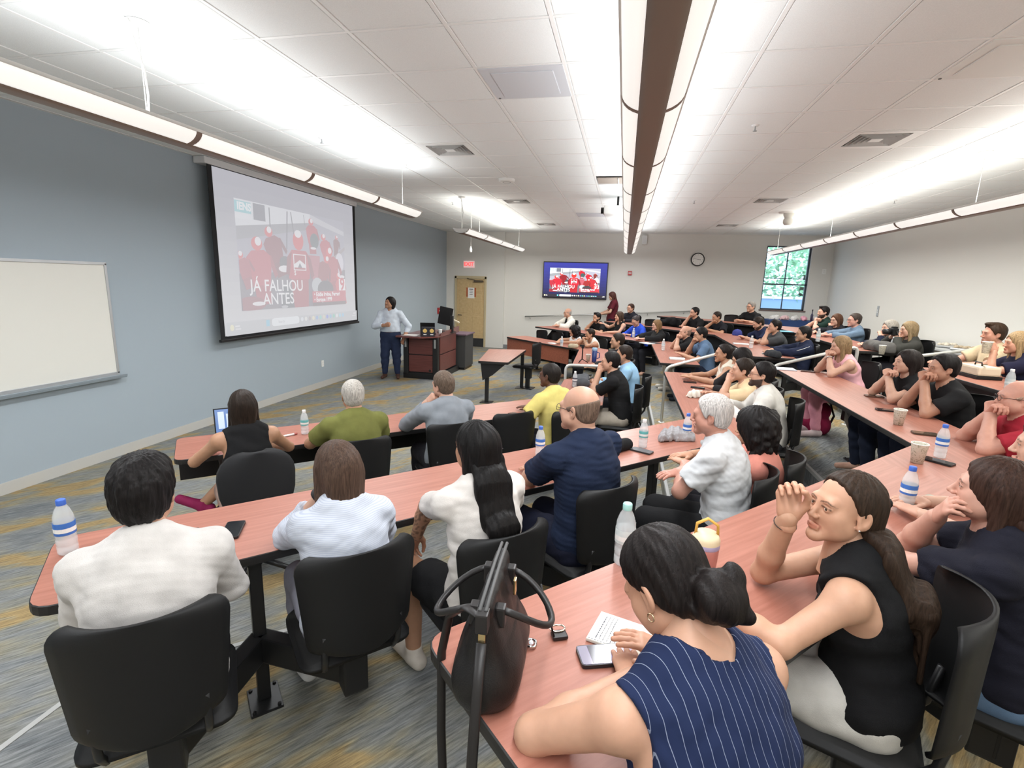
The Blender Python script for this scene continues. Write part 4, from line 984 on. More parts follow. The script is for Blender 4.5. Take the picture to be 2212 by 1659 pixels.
def hand_tpl(pose, h):
    """right hand: wrist at 0, fingers along +y, palm faces -z, thumb on -x"""
    if ('hand', pose, h) in HAIRS: return HAIRS['hand', pose, h]
    f = Field((-.09, -.05, -.11), (.07, .21, .06), h)
    f.cone((0, -.03, 0), (0, .02, 0), .026, .026, .02, flat=.75, fax=(0, 0, 1))
    f.cone((-.016, .02, 0), (-.022, .082, 0), .020, .017, .02, flat=.75, fax=(0, 0, 1)); f.cone((.014, .02, 0), (.024, .078, 0), .019, .016, .02, flat=.75, fax=(0, 0, 1)); f.cone((0, .03, 0), (0, .085, .002), .020, .018, .02, flat=.75, fax=(0, 0, 1))
    curl = {'flat': (.12, .20, .16), 'curl': (.45, .65, .45), 'fist': (1.25, 1.55, .9), 'pinch': (.55, 1.15, .6), 'hold': (.75, .8, .5), 'clasp': (.95, 1.1, .5)}[pose]
    for i, (x, l, r) in enumerate(((-.029, .070, .0088), (-.010, .079, .0092), (.010, .073, .0088), (.028, .058, .0078))):
        p = A3(x, .088-.004*abs(i-1.3), .002); ang = 0.; spread = (x)*1.2 if pose == 'flat' else x*.5
        for s, (c, fr) in enumerate(zip(curl, (.44, .31, .25))):
            ang += c*(1+.06*i if pose != 'flat' else 1); q = p+l*fr*A3(math.sin(spread)*math.cos(ang), math.cos(spread)*math.cos(ang), -math.sin(ang))
            f.cone(p, q, r*(1-.07*s), r*(.95-.07*s), .004); p = q
    T = {'flat': ((-.050, .045, -.008), (-.068, .080, -.012), (-.074, .104, -.014)), 'curl': ((-.046, .045, -.018), (-.052, .080, -.032), (-.044, .103, -.042)), 'fist': ((-.044, .048, -.020), (-.034, .080, -.038), (-.008, .088, -.046)), 'pinch': ((-.044, .045, -.02), (-.046, .078, -.04), (-.034, .098, -.056)), 'hold': ((-.046, .040, -.022), (-.055, .066, -.048), (-.045, .088, -.066)), 'clasp': ((-.046, .045, -.016), (-.044, .078, -.026), (-.022, .094, -.034))}[pose]
    f.cone((-.020, .012, -.004), T[0], .017, .0135, .015); f.cone(T[0], T[1], .0115, .0105, .006); f.cone(T[1], T[2], .0105, .008, .004)
    HAIRS['hand', pose, h] = f.mesh(); return HAIRS['hand', pose, h]

# ------------------------------------------------------------------ people materials
def mat_skin():
    m, N, L, P = nt('skin'); a = N.new('ShaderNodeVertexColor'); a.layer_name = 'Col'
    tc = N.new('ShaderNodeTexCoord'); n = N.new('ShaderNodeTexNoise'); n.inputs['Scale'].default_value = 38; n.inputs['Detail'].default_value = 4; L.new(tc.outputs['Object'], n.inputs['Vector'])
    mp = N.new('ShaderNodeMapRange'); mp.inputs[3].default_value = .9; mp.inputs[4].default_value = 1.1; L.new(n.outputs['Fac'], mp.inputs[0])
    mx = N.new('ShaderNodeMix'); mx.data_type = 'RGBA'; mx.blend_type = 'MULTIPLY'; mx.inputs[0].default_value = 1; L.new(a.outputs[0], mx.inputs[6]); L.new(mp.outputs[0], mx.inputs[7]); L.new(mx.outputs[2], P.inputs['Base Color'])
    P.inputs['Roughness'].default_value = .48; P.inputs['Specular IOR Level'].default_value = .38
    P.inputs['Subsurface Weight'].default_value = .06; P.inputs['Subsurface Radius'].default_value = (.012, .004, .002); P.inputs['Subsurface Scale'].default_value = .6
    return m
SKINM = mat_skin()
def hair_mat(c):
    k = 'hair_%02x%02x%02x' % tuple(int(min(255, v*255)) for v in c)
    if k in MATS: return MATS[k]
    m, N, L, P = nt(k); MATS[k] = m
    tc = N.new('ShaderNodeTexCoord'); mp = N.new('ShaderNodeMapping'); mp.inputs['Scale'].default_value = (190, 190, 14); L.new(tc.outputs['Object'], mp.inputs[0])
    n = N.new('ShaderNodeTexNoise'); n.inputs['Scale'].default_value = 1; n.inputs['Detail'].default_value = 5; n.inputs['Distortion'].default_value = .8; L.new(mp.outputs[0], n.inputs['Vector'])
    r = N.new('ShaderNodeValToRGB'); L.new(n.outputs['Fac'], r.inputs[0]); r.color_ramp.elements[0].position = .33; r.color_ramp.elements[1].position = .68
    r.color_ramp.elements[0].color = (*[v*.55 for v in c], 1); r.color_ramp.elements[1].color = (*[min(1, v*1.35+.001) for v in c], 1); L.new(r.outputs[0], P.inputs['Base Color'])
    b = N.new('ShaderNodeBump'); b.inputs['Strength'].default_value = .55; b.inputs['Distance'].default_value = .003; L.new(n.outputs['Fac'], b.inputs['Height']); L.new(b.outputs[0], P.inputs['Normal'])
    P.inputs['Roughness'].default_value = .5; P.inputs['Specular IOR Level'].default_value = .16; return m
def cloth_mat(c, stripe=None, rough=.88):
    k = 'cloth_%02x%02x%02x%s' % (*[int(min(255, v*255)) for v in c], stripe[0] if stripe else '')
    if k in MATS: return MATS[k]
    if not stripe: return mat(k, c, rough, spec=.2, noise=.10, nscale=14, bump=.35, bscale=420)
    m, N, L, P = nt(k); MATS[k] = m; kind, per, wd, c2 = stripe
    tc = N.new('ShaderNodeTexCoord'); sp = N.new('ShaderNodeSeparateXYZ')
    nz = N.new('ShaderNodeTexNoise'); nz.inputs['Scale'].default_value = 5; L.new(tc.outputs['Object'], nz.inputs['Vector'])
    L.new(tc.outputs['Object'], sp.inputs[0])
    ma = N.new('ShaderNodeMath'); ma.operation = 'MULTIPLY_ADD'; ma.inputs[1].default_value = 1/per; L.new(sp.outputs['X' if kind == 'pin' else 'Z'], ma.inputs[0])
    m3 = N.new('ShaderNodeMath'); m3.operation = 'MULTIPLY'; m3.inputs[1].default_value = .8; L.new(nz.outputs['Fac'], m3.inputs[0]); L.new(m3.outputs[0], ma.inputs[2])
    fr = N.new('ShaderNodeMath'); fr.operation = 'FRACT'; L.new(ma.outputs[0], fr.inputs[0])
    lt = N.new('ShaderNodeMath'); lt.operation = 'LESS_THAN'; lt.inputs[1].default_value = wd; L.new(fr.outputs[0], lt.inputs[0])
    mx = N.new('ShaderNodeMix'); mx.data_type = 'RGBA'; mx.inputs[6].default_value = (*c, 1); mx.inputs[7].default_value = (*c2, 1); L.new(lt.outputs[0], mx.inputs[0]); L.new(mx.outputs[2], P.inputs['Base Color'])
    P.inputs['Roughness'].default_value = rough; P.inputs['Specular IOR Level'].default_value = .2; return m
EYEM = mat('eye_white', (.72, .70, .67), .15); IRISM = mat('eye_iris', (.06, .035, .02), .1); GLASSM = mat('spectacle_frame', (.03, .022, .02), .35)
def eye_mesh():
    bm = bmesh.new(); bmesh.ops.create_uvsphere(bm, u_segments=20, v_segments=14, radius=.0122); bmesh.ops.rotate(bm, verts=bm.verts, matrix=Matrix.Rotation(-math.pi/2, 3, 'X'))
    me = bm_mesh(bm, 'eye', True); me.materials.append(EYEM); me.materials.append(IRISM)
    for p in me.polygons: p.material_index = 1 if Vector(p.center).normalized().y > .87 else 0
    return me
EYEME = eye_mesh()
def glasses_mesh(r=.021, th=.0016):
    bm = bmesh.new()
    for s in (-1, 1):
        pts = [(s*.032+r*1.15*math.cos(a), .108-.10*(s*.032+r*1.15*math.cos(a)-0)**2*8, .001+r*.85*math.sin(a)) for a in [2*math.pi*k/18 for k in range(19)]]
        tube_bm(bm, pts, th, 6, False); tube_bm(bm, [(s*.056, .100, .006), (s*.072, .06, .008), (s*.081, .0, .008), (s*.083, -.022, -.006)], th, 6)
    tube_bm(bm, [(-.009, .108, .004), (0, .111, .006), (.009, .108, .004)], th, 6); bmesh.ops.recalc_face_normals(bm, faces=bm.faces); me = bm_mesh(bm, 'glasses', True); me.materials.append(GLASSM); return me
GLME = glasses_mesh()
# ------------------------------------------------------------------ people
RES = {0: (.020, .016, .021, .0078, .009, .0060), 1: (.014, .0115, .015, .0056, .0066, .0044), 2: (.0085, .0070, .011, .0029, .0040, .0030)}
def rotm(yaw, pitch, roll):
    y, p, r = [math.radians(v) for v in (yaw, pitch, roll)]
    Rz = np.array([[math.cos(y), -math.sin(y), 0], [math.sin(y), math.cos(y), 0], [0, 0, 1]])
    Rx = np.array([[1, 0, 0], [0, math.cos(p), -math.sin(p)], [0, math.sin(p), math.cos(p)]])
    Ry = np.array([[math.cos(r), 0, math.sin(r)], [0, 1, 0], [-math.sin(r), 0, math.cos(r)]])
    return Rz @ Rx @ Ry
def field_of(prims, h, pad=0., extra=.03):
    lo = np.min([np.minimum(p[0], p[1])-max(p[2], p[3]) for p in prims], 0)-extra-pad; hi = np.max([np.maximum(p[0], p[1])+max(p[2], p[3]) for p in prims], 0)+extra+pad
    f = Field(lo, hi, h)
    for a, b, ra, rb, k, o in prims: f.cone(a, b, ra, rb, k, pad=pad, **o)
    return f
SEATS = []
PCOUNT = 0
def person(label, hp, tierk, deg, hz=1.18, y=None, x=None, lean=.08, side=0., hyaw=0, hpitch=0, hroll=0, female=False, heavy=0., sc=None, bulk=1., sw=None, q=0,
           L=None, R=None, skin=(.55, .33, .24), hair=('short', (.02, .014, .01)), beard=None, glasses=False, shirt=(.1, .1, .1), sleeve=.45, neck='crew', stripe=None, tuck=False,
           pants=(.02, .02, .025), shoes=None, leglen=1., stand=False, knees=(.10, .43, .50), cross=False, chairl=None, eyes=True, gaze=(0, 0), vest=None, tattoo=None, collar=None, brow=None, group=None, scoop=1., nback=.03, hairlen=.55, armcut=1., arm=1., loose=0., swivel=False, seatback=0., hem=0., hips=None, belly=0., jean=None, floor=None):
    global PCOUNT; PCOUNT += 1; seed = PCOUNT
    sc = sc or (.885 if female else .925)
    zf = TH*tierk if floor is None else floor
    if y is not None: Hw = at(hp[0], hp[1], 1, y)
    elif x is not None: Hw = at(hp[0], hp[1], 0, x)
    else: Hw = at(hp[0], hp[1], 2, zf+hz)
    r = math.radians(deg-90); ex = np.array([math.cos(r), math.sin(r), 0]); ey = np.array([-math.sin(r), math.cos(r), 0])
    base = Hw-ex*side-ey*lean; base[2] = zf
    H = A3(side, lean, Hw[2]-zf); Rh = rotm(hyaw, hpitch, hroll); hb, hs, hpn, hh, hhr, hha = RES[q]
    Rn = rotm(hyaw*.3, hpitch*.45, hroll*.5); N = H+Rn @ A3(0, -.048, -.165)*sc
    P = A3(0, 0, .93 if stand else .555)
    sp = N-P; ln = np.linalg.norm(sp); u = sp/ln; fa = nrm(A3(0, 1, 0)-u*u[1])
    W_ = P+sp*.34-fa*.02; Ch = P+sp*.66-fa*.03; Ub = P+sp*.88-fa*.025
    sw = sw or (.315 if female else .365); b = bulk
    shy = sw/2; sh = {s: N+A3(s*shy, .0, 0)-u*.055+fa*.005 for s in (-1, 1)}
    torso = [(P, W_, .158*b*(1.03 if female else 1), .132*b*(.95 if female else 1.02), .04, dict(flat=.74, fax=fa)), (W_, Ch, .132*b*(.95 if female else 1.02), .152*b*(.93 if female else 1), .04, dict(flat=.68, fax=fa)),
             (Ch, Ub, .152*b*(.93 if female else 1), .118*b, .04, dict(flat=.66, fax=fa)), (sh[-1], sh[1], .048, .048, .04, {}),
             (N+u*.012-fa*.008, sh[-1]+u*.006, .041, .038, .04, {}), (N+u*.012-fa*.008, sh[1]+u*.006, .041, .038, .04, {})]
    if female:
        for s in (-1, 1): torso.append((Ch+A3(s*.066, 0, 0)+fa*.055-u*.0, Ch+A3(s*.066, 0, 0)+fa*.064-u*.015, .056, .054, .05, {}))
    if belly: torso.append((W_+fa*.04*belly, W_+fa*.05*belly-u*.03, .125*b, .125*b, .05, dict(flat=.85, fax=fa)))
    neckp = [(N-u*.02, H+Rh @ A3(0, -.03, -.06)*sc, (.052 if female else .060)*(1+.12*heavy), (.047 if female else .054), .03, {})]
    arms = {}; limb = []
    for s, A in ((-1, L), (1, R)):
        A = dict(A or {}); A.setdefault('p', A3(s*.17, .30, .60) if not stand else A3(s*.25, .05, .82))
        T = A3(*A['p'])*1.; fr = lambda q: (lambda w_: A3((w_-base)@ex, (w_-base)@ey, w_[2]-zf))(at(q[0], q[1], 2, q[2]))
        if 'ppx' in A: T = fr(A['ppx'])
        if 'epx' in A: A['e'] = fr(A['epx'])
        if A.get('rel') == 'h' and 'ppx' not in A: T = H+Rh @ A3(*A['p'])*1.
        l1, l2 = (.275, .245) if female else (.30, .265); S = sh[s]
        if 'e' in A:
            E_ = A3(*A['e'])*1.; dl = np.linalg.norm(E_-S); E_ = S+(E_-S)*np.clip(dl, l1*.82, l1*1.15)/dl; dl = np.linalg.norm(T-E_); T = E_+(T-E_)*np.clip(dl, l2*.75, l2*1.15)/dl
        else:
            d = T-S; D = np.linalg.norm(d)
            if D > l1+l2-.005: T = S+d/D*(l1+l2-.005); d = T-S; D = np.linalg.norm(d)
            pole = nrm(A.get('pole', (s*.7, -.35, -.8))); a = (l1*l1-l2*l2+D*D)/(2*D); hgt = math.sqrt(max(0, l1*l1-a*a)); w = nrm(pole-d*(pole@d)/(D*D)); E_ = S+d/D*a+w*hgt
        ub = (.041 if female else .046)*(b*.5+.5)*arm; arms[s] = (S, E_, T, A, ub)
        limb += [(S, E_, ub*1.10, ub*.86, .03, {}), (E_, E_+(T-E_)*.35, ub*.86, ub*.88, .02, {}), (E_+(T-E_)*.35, T, ub*.88, .0285 if female else .032, .02, {})]
    legs = []; feet = []
    hw = hips or .085
    for s in (-1, 1):
        hj = A3(s*hw, .0, P[2]-.04)
        if stand:
            K = A3(s*(.095+.02), .015, .49); An = A3(s*(.13), -.02, .085); toe = A3(s*.155, .14, .045)
        else:
            K = A3(s*knees[0], knees[1], knees[2]); An = A3(s*(knees[0]+.01), knees[1]-.05, .085); toe = An+A3(s*.02, .15, -.045)
            if cross and s == cross: K = A3(s*.02, knees[1]+.02, knees[2]+.10); An = A3(-s*.24, knees[1]+.12, knees[2]-.16); toe = An+A3(-s*.12, .06, .05)
        legs += [(hj, K, .088*b, .060*b, .04, {}), (K, K+(An-K)*.35, .058*b, .054*b, .02, {}), (K+(An-K)*.35, An, .054*b, .036, .02, {})]
        feet.append((An, toe, s))
    # body: one skin, head and hands joined on
    f = field_of([torso[0][:2]+(torso[0][2]*.92, torso[0][3]*.94)+torso[0][4:]]+torso[1:]+neckp+limb+legs+[(An-A3(0, 0, .03), toe, .036, .028, .02, {}) for An, toe, s in feet], hb)
    V, Q = f.mesh(); sk = np.array(skin)*A3(.84, .79, .74); parts = [(V, Q, np.tile(sk, (len(V), 1)))]
    if tattoo:
        S_, E_, T_, _, _ = arms[tattoo]; c = parts[0][2]; d = np.minimum(sdist(V, S_+(E_-S_)*.6, E_), sdist(V, E_, E_+(T_-E_)*.7)); nzv = np.sin(V[:, 0]*150+2*np.sin(V[:, 2]*80))*np.sin(V[:, 2]*170+V[:, 1]*120+2*np.sin(V[:, 1]*90)); mk = (d < .075) & (nzv > .12); c[mk] = c[mk]*.45
    hv, hq, mk = head_tpl(female, heavy, hh); hc = np.tile(sk*A3(1.02, .98, .97), (len(hv), 1))
    hcol = np.array(hair[1]) if hair else np.array((.3, .25, .22)); bc = np.array(brow) if brow is not None else hcol*.8
    for m_, c_, a_ in (('lip', sk*A3(.85, .52, .52) if female else sk*A3(.85, .66, .64), .8), ('brow', bc*.7+sk*.1, .85), ('lash', np.array((.02, .015, .012)), .85 if female else .5), ('jaw', sk*.80 if not female else sk, .55 if not female else 0)): w = (mk[m_]*a_)[:, None]; hc = hc*(1-w)+c_*w
    if beard: w = (mk['beard']*.92)[:, None]; hc = hc*(1-w)+np.array(beard)*1.3*w; hv = hv+(np.stack([hv[:, 0]*.6, hv[:, 1]*.5, -np.ones(len(hv))*.03], 1)*mk['beard'][:, None])*.07
    parts.append((H+(hv*sc) @ Rh.T, hq, hc))
    for s in (-1, 1):
        S_, E_, T_, A, _ = arms[s]; pose = A.get('hand', 'curl'); tv, tq = hand_tpl(pose, hha); tv = tv*(.92 if female else 1.02)
        fd = nrm(A['dir'] if 'dir' in A else (T_-E_)); 
        if A.get('rel') == 'h' and 'dir' in A: fd = Rh @ fd
        pl = np.array(A.get('palm', (0, 0, -1)), float); zz = -nrm(pl-fd*(pl@fd)); xx = np.cross(fd, zz); B = np.stack([xx, fd, zz], 1)
        if s < 0: tv = tv*A3(-1, 1, 1); tq = tq[:, ::-1]
        parts.append((T_+tv @ B.T, tq, np.tile(sk*A3(1.03, .97, .96), (len(tv), 1))))
    V, Q, Cc = join(parts); me = make_mesh('person', V, Q, SKINM, Cc)
    o = link('person', me, None, None, tuple(base), r); tag(o, label, 'person', group)
    # garments
    n_ = lambda k: wrinkle(seed*7+k, .0075 if q == 2 else .007, 15., 1.9)
    pad = .011+loose
    prim = torso if sleeve > 0 else torso[:4]+torso[6:]+torso[4:6]
    if sleeve > 0:
        prim = list(prim); prim.append((N-u*.13-fa*.022, P+u*.05-fa*.01, .140*b, .142*b, .05, dict(flat=.78, fax=fa)))
        for s in (-1, 1):
            S_, E_, T_, A, ub = arms[s]
            if sleeve <= .55:
                t = sleeve/.55; e = S_+(E_-S_)*max(.25, t*.82); prim.append((S_, e, ub*1.10+.004, ub*1.05+.012, .025, dict(cut1=True)))
            else:
                t = min(1., (sleeve-.55)/.4); e = E_+(T_-E_)*t*.96; prim += [(S_, E_, ub*1.10+.004, ub*.92+.004, .025, {}), (E_, e, ub*.92+.004, max(.034, ub*.88+(.034-ub*.88)*t), .02, dict(cut1=True))]
    prim = [prim[0][:2]+(prim[0][2]+.012, prim[0][3]+.006)+prim[0][4:]]+list(prim[1:])
    fs = field_of(prim, hs, pad)
    fs.apply(n_(1))
    if q == 2: fs.apply(wrinkle(seed*5+2, .0034, 34., 2.2))
    hemz = P+u*(-.10 if not tuck else .04)+A3(0, 0, hem); fs.cut(hemz, -u, .01)
    if sleeve == 0:
        for s in (-1, 1): fs.ell(sh[s]+A3(s*.030, 0, 0)-u*.02, (.072*armcut, .12*armcut, .112*armcut), .012, '-')
        fs.ell(N+u*.045+fa*nback, (.074*(scoop*.5+.5), .090*scoop, .080*scoop), .015, '-')
    elif neck == 'crew': fs.ell(N+u*.055+fa*.02, (.060, .066, .038), .008, '-')
    elif neck == 'vee': fs.ell(N+u*.03+fa*.05, (.062, .075, .08), .008, '-')
    else:
        for k in range(10):
            a0, a1 = [math.radians(-60-300*kk/10+0) for kk in (k, k+1)]
            cc = N+u*.028+fa*.012; g = lambda a: cc+A3(1, 0, 0)*math.sin(a+math.pi*1.0)*.062+fa*math.cos(a+math.pi)*-.068+u*(-.022*math.cos(a)-.0)
            fs.cone(g(a0), g(a1), .013, .013, .006)
        fs.ell(N+u*.075+fa*.02, (.052, .058, .05), .004, '-')
    V, Q = fs.mesh()
    if len(V): link('shirt', make_mesh('shirt', V, Q, cloth_mat(shirt, stripe)), None, o)
    if vest:
        fv = field_of(torso[:3]+torso[4:6]+[(sh[-1]*.8+sh[1]*.2, sh[1]*.8+sh[-1]*.2, .05, .05, .03, {})]+([(arms[s][0], arms[s][1], arms[s][4]*1.1+.008, arms[s][4]*.95+.008, .02, {}) for s in (-1, 1)]+[(arms[s][1], arms[s][1]+(arms[s][2]-arms[s][1])*.9, arms[s][4]*.95+.008, .042, .02, dict(cut1=True)) for s in (-1, 1)] if vest[1] else []), hs, pad+.012)
        fv.cut(P-u*.08, -u, .01); fv.ell(N+u*.01+fa*.10, (.055, .09, .26), .01, '-'); fv.ell(N+u*.06+fa*.0, (.064, .07, .05), .01, '-'); fv.apply(n_(3)); V, Q = fv.mesh(); link('jacket', make_mesh('jacket', V, Q, cloth_mat(vest[0])), None, o)
    pp = [(P, P+(W_-P)*.45, .150*b, .138*b, .04, dict(flat=.76, fax=fa, cut1=True))]+[l[:5]+(dict(cut1=(i % 3 == 2)),) for i, l in enumerate(legs)]
    if leglen < 1:
        pp = [pp[0]]+[l if i % 3 else (l[0], l[0]+(l[1]-l[0])*min(1, leglen*2), l[2]+.01, l[3]+.022, l[4], dict(cut1=True)) for i, l in enumerate(pp[1:]) if (i % 3 == 0)]
    fp = field_of(pp, hpn, .013); fp.apply(n_(2)); V, Q = fp.mesh(); link('trousers', make_mesh('trousers', V, Q, cloth_mat(pants)), None, o)
    if shoes:
        for An, toe, s in feet:
            fsn = Field(np.minimum(An, toe)-.09, np.maximum(An, toe)+.09, .010 if q else .014); d = nrm((toe-An)*A3(1, 1, 0) if abs((toe-An)[2]) < .1 else toe-An)
            fsn.cone(An-d*.045+A3(0, 0, -.035), toe+d*.02, .040, .034, .02); fsn.cone(An+A3(0, 0, -.02), An+A3(0, 0, .03), .043, .042, .02, cut1=True)
            if not cross or s != cross: fsn.cut((0, 0, .006), (0, 0, -1))
            V, Q = fsn.mesh(); link('shoe', make_mesh('shoe', V, Q, cloth_mat(shoes, rough=.6)), None, o)
    # hair, beard, eyes, glasses
    if hair:
        hv2, hq2 = hair_tpl(hair[0], hhr, female); hv2 = H+(hv2*sc) @ Rh.T
        if hair[0] in ('long', 'half'):      # the loose length lies on the back, outside the clothes
            wd = .082 if hair[0] == 'long' else .076; bk = lambda p, d: p-fa*d
            pts = [H+Rh @ A3(0, -.095, -.06)*sc, bk(N+u*.01, .105), bk(N-u*.12, .128*b), bk(Ch+u*.0, .132*b+.01), bk(P+sp*(1-hairlen), .128*b)]
            ws = [wd, wd*1.02, wd*.98, wd*.85, wd*.45]; lo = np.min(pts, 0)-.13; hi = np.max(pts, 0)+.13; ft = Field(lo, hi, hhr)
            for a_, b_, r0_, r1_ in zip(pts[:-1], pts[1:], ws[:-1], ws[1:]): ft.cone(a_, b_, r0_, r1_, .03, flat=.42, fax=fa)
            g = np.random.default_rng(seed)
            for k in range(7):              # separate locks at the edges
                x0 = g.uniform(-wd, wd)*.9; ft.cone(pts[2]+A3(x0, 0, 0), pts[3]+A3(x0*1.15, 0, 0), .016, .013, .012); ft.cone(pts[3]+A3(x0*1.15, 0, 0)-fa*.002, pts[4]+A3(x0*1.1, 0, 0)-u*g.uniform(0, .06), .013, .006, .012)
            ft.apply(lambda X, Y, Z: F32(.0022)*(np.sin(X*F32(150)+Z*F32(8)+2*np.sin(Z*F32(14)))+.6*np.sin(X*F32(330)-Z*F32(17)))); tv_, tq_ = ft.mesh()
            hq2 = np.concatenate([hq2, tq_+len(hv2)]); hv2 = np.concatenate([hv2, tv_])
        link('hair', make_mesh('hair', hv2, hq2, hair_mat(hair[1])), None, o)
    Mh = Matrix.Translation(Vector(H)) @ Matrix([list(Rh[i])+[0] for i in range(3)]+[[0, 0, 0, 1]]) @ Matrix.Scale(sc, 4)
    if eyes:
        for s in (-1, 1):
            e = link('eye', EYEME, None, o); e.matrix_local = Mh @ Matrix.Translation((s*.031, .0798, .0005)) @ Matrix.Rotation(math.radians(gaze[0]), 4, 'Z') @ Matrix.Rotation(math.radians(gaze[1]), 4, 'X')
    if glasses: g = link('glasses', GLME, None, o); g.matrix_local = Mh
    if chairl and not stand: SEATS.append((base[0], base[1], tierk, deg, chairl, seatback, swivel))
    return dict(o=o, base=base, r=r, H=H, N=N, sh=sh, arms=arms, P=P, ex=ex, ey=ey, u=u, fa=fa, Mh=Mh, feet=feet)
def world(pd, p):               # person frame -> world
    return pd['base']+pd['ex']*p[0]+pd['ey']*p[1]+A3(0, 0, p[2])
# arm presets (person frame; z from the sitter's floor; the table top is at .74)
def chin(s, dx=.0, e=(.17, .30, .79), dz=-.115, dy=.115, hand='clasp'): return dict(p=(s*-dx if dx else s*.012, dy, dz), rel='h', e=(s*e[0], e[1], e[2]), hand=hand, palm=(-s, -.3, 0))
def tabl(s, x=.10, y=.42, z=.785, ex=.235, ey=.17, ez=.80, hand='flat', palm=(0, 0, -1), d=None):
    r = dict(p=(s*x, y, z), e=(s*ex, ey, ez), hand=hand, palm=palm)
    if d: r['dir'] = d
    return r
# ------------------------------------------------------------------ the people in the room
LIGHT, FAIR, TAN, OLIVE, DARKS = (.62, .375, .275), (.66, .42, .33), (.50, .285, .185), (.55, .33, .225), (.135, .065, .042)
BLKH, DBR, BRN, LBR, BLD, GRYH, WHTH = (.010, .008, .008), (.022, .014, .010), (.055, .032, .020), (.11, .07, .042), (.30, .20, .105), (.22, .20, .18), (.46, .43, .39)
BLK_, NAVY, WHT_ = (.012, .012, .013), (.010, .016, .040), (.72, .71, .70)
# --- standing
SPK = person('person with dark hair standing in a pale blue shirt and jeans by the lectern', (842, 655), 0, 288, y=9.62, lean=.02, hyaw=-40, hpitch=14, sc=.96, bulk=1.25, q=1, stand=True, belly=1.2,
    L=dict(p=(-.28, .10, .86), pole=(-1, -.5, 0), hand='curl'), R=dict(p=(.06, .27, 1.12), pole=(.9, -.3, -.4), hand='fist', palm=(0, -1, 0)), skin=TAN, hair=('mane', BLKH), beard=None, shirt=(.56, .62, .70), sleeve=.85, neck='polo', pants=(.025, .035, .075), shoes=(.08, .04, .03), tuck=True)
person('person with dark hair standing in a burgundy top beside the wall television', (1322, 640), 1, 190, y=14.75, floor=.17, lean=.02, hpitch=-18, female=True, stand=True, hair=('longwave', (.07, .025, .018)), shirt=(.10, .014, .022), sleeve=.45, skin=LIGHT,
    L=dict(p=(-.14, .30, 1.05), hand='hold'), R=dict(p=(.14, .30, 1.05), hand='hold'), pants=(.012, .012, .02), hem=-.1)
# --- front row, near wing (backs to the camera)
R1a = person('person with long dark hair in a black tank top at the front row table', (525, 880), 0, 140, hz=1.16, female=True, hyaw=-12, hair=('longwave', DBR), shirt=BLK_, sleeve=0, q=1, skin=TAN, L=tabl(-1, .20, .42, .785, .30, .18, .80), R=tabl(1, .12, .45, .785, .30, .18, .80), pants=(.35, .24, .20), shoes=(.28, .02, .09), cross=1, leglen=.4, chairl='round-backed black swivel chair under the person in the black tank top', swivel=True)
person('person with grey hair in an olive green t-shirt at the front row table', (762, 855), 0, 132, hz=1.17, hyaw=-4, hair=('short', WHTH), shirt=(.16, .165, .048), q=1, skin=TAN, bulk=1.06, L=tabl(-1, .10, .40, .785, .30, .2, .80), R=tabl(1, .10, .40), chairl='black chair behind the person in the olive green t-shirt', brow=(.3, .28, .25))
person('person with brown hair in a grey shirt resting cheek on hand in the front row', (957, 832), 0, 130, hz=1.17, hyaw=22, hroll=-8, hair=('short', (.14, .10, .075)), shirt=(.24, .26, .29), sleeve=.92, neck='polo', q=1, skin=FAIR, L=dict(p=(-.07, .05, -.08), rel='h', e=(-.26, .30, .79), hand='fist', palm=(1, 0, 0)), R=tabl(1, .10, .40), bulk=1.05, chairl='black chair behind the person in the grey shirt')
person('person with shaved head in a bright yellow polo shirt in the front row', (1187, 812), 0, 150, hz=1.18, hyaw=8, hair=('crop', (.018, .014, .012)), shirt=(.62, .52, .17), neck='polo', q=1, skin=DARKS, L=tabl(-1, .22, .30, .785, .33, .10, .80), R=tabl(1, .15, .40), glasses=True, pants=(.012, .012, .016), bulk=1.08, chairl='black chair behind the person in the yellow polo shirt', brow=(.01, .01, .01))
# --- front row, by the aisle
person('black-haired person in a black t-shirt holding a fist to the mouth in the front row', (1318, 782), 0, 178, hz=1.17, lean=.16, hair=('short', BLKH), shirt=BLK_, q=1, skin=LIGHT, L=chin(-1, e=(.10, .34, .79), hand='fist'), R=tabl(1, .05, .40), pants=(.45, .40, .34), chairl='black chair behind the person in the black t-shirt in the front row')
person('person in a light blue pullover sitting behind the black t-shirt in the front row', (1347, 766), 0, 182, hz=1.16, lean=.14, hair=('short', DBR), shirt=(.28, .47, .66), sleeve=.92, neck='polo', skin=TAN, L=tabl(-1, .12, .46), R=tabl(1, .1, .42), chairl='black chair behind the person in the light blue pullover')
person('dark-haired person in a dark jacket in the front row across the aisle', (1333, 737), 0, 192, hz=1.19, lean=.06, hair=('short', DBR), shirt=(.035, .03, .032), sleeve=.92, skin=OLIVE, L=tabl(-1, .1, .4), R=tabl(1, .1, .4), chairl='black chair behind the person in the dark jacket across the aisle')
person('person with long curly dark hair in a white top behind the far front-row table', (1240, 716), 0, 222, y=11.25, female=True, lean=.08, hyaw=-20, hair=('curly', BLKH), shirt=(.70, .70, .70), sleeve=0, skin=OLIVE, L=tabl(-1), R=tabl(1), chairl='black chair behind the curly-haired person in a white top')
person('short-haired person with a tattooed arm in a white vest, hands at the mouth', (1274, 722), 0, 215, y=10.75, female=True, lean=.16, hyaw=-12, hair=('short', DBR), shirt=(.74, .70, .62), sleeve=0, skin=TAN, tattoo=-1, L=chin(-1), R=chin(1), chairl='black chair behind the tattooed person in a white vest')
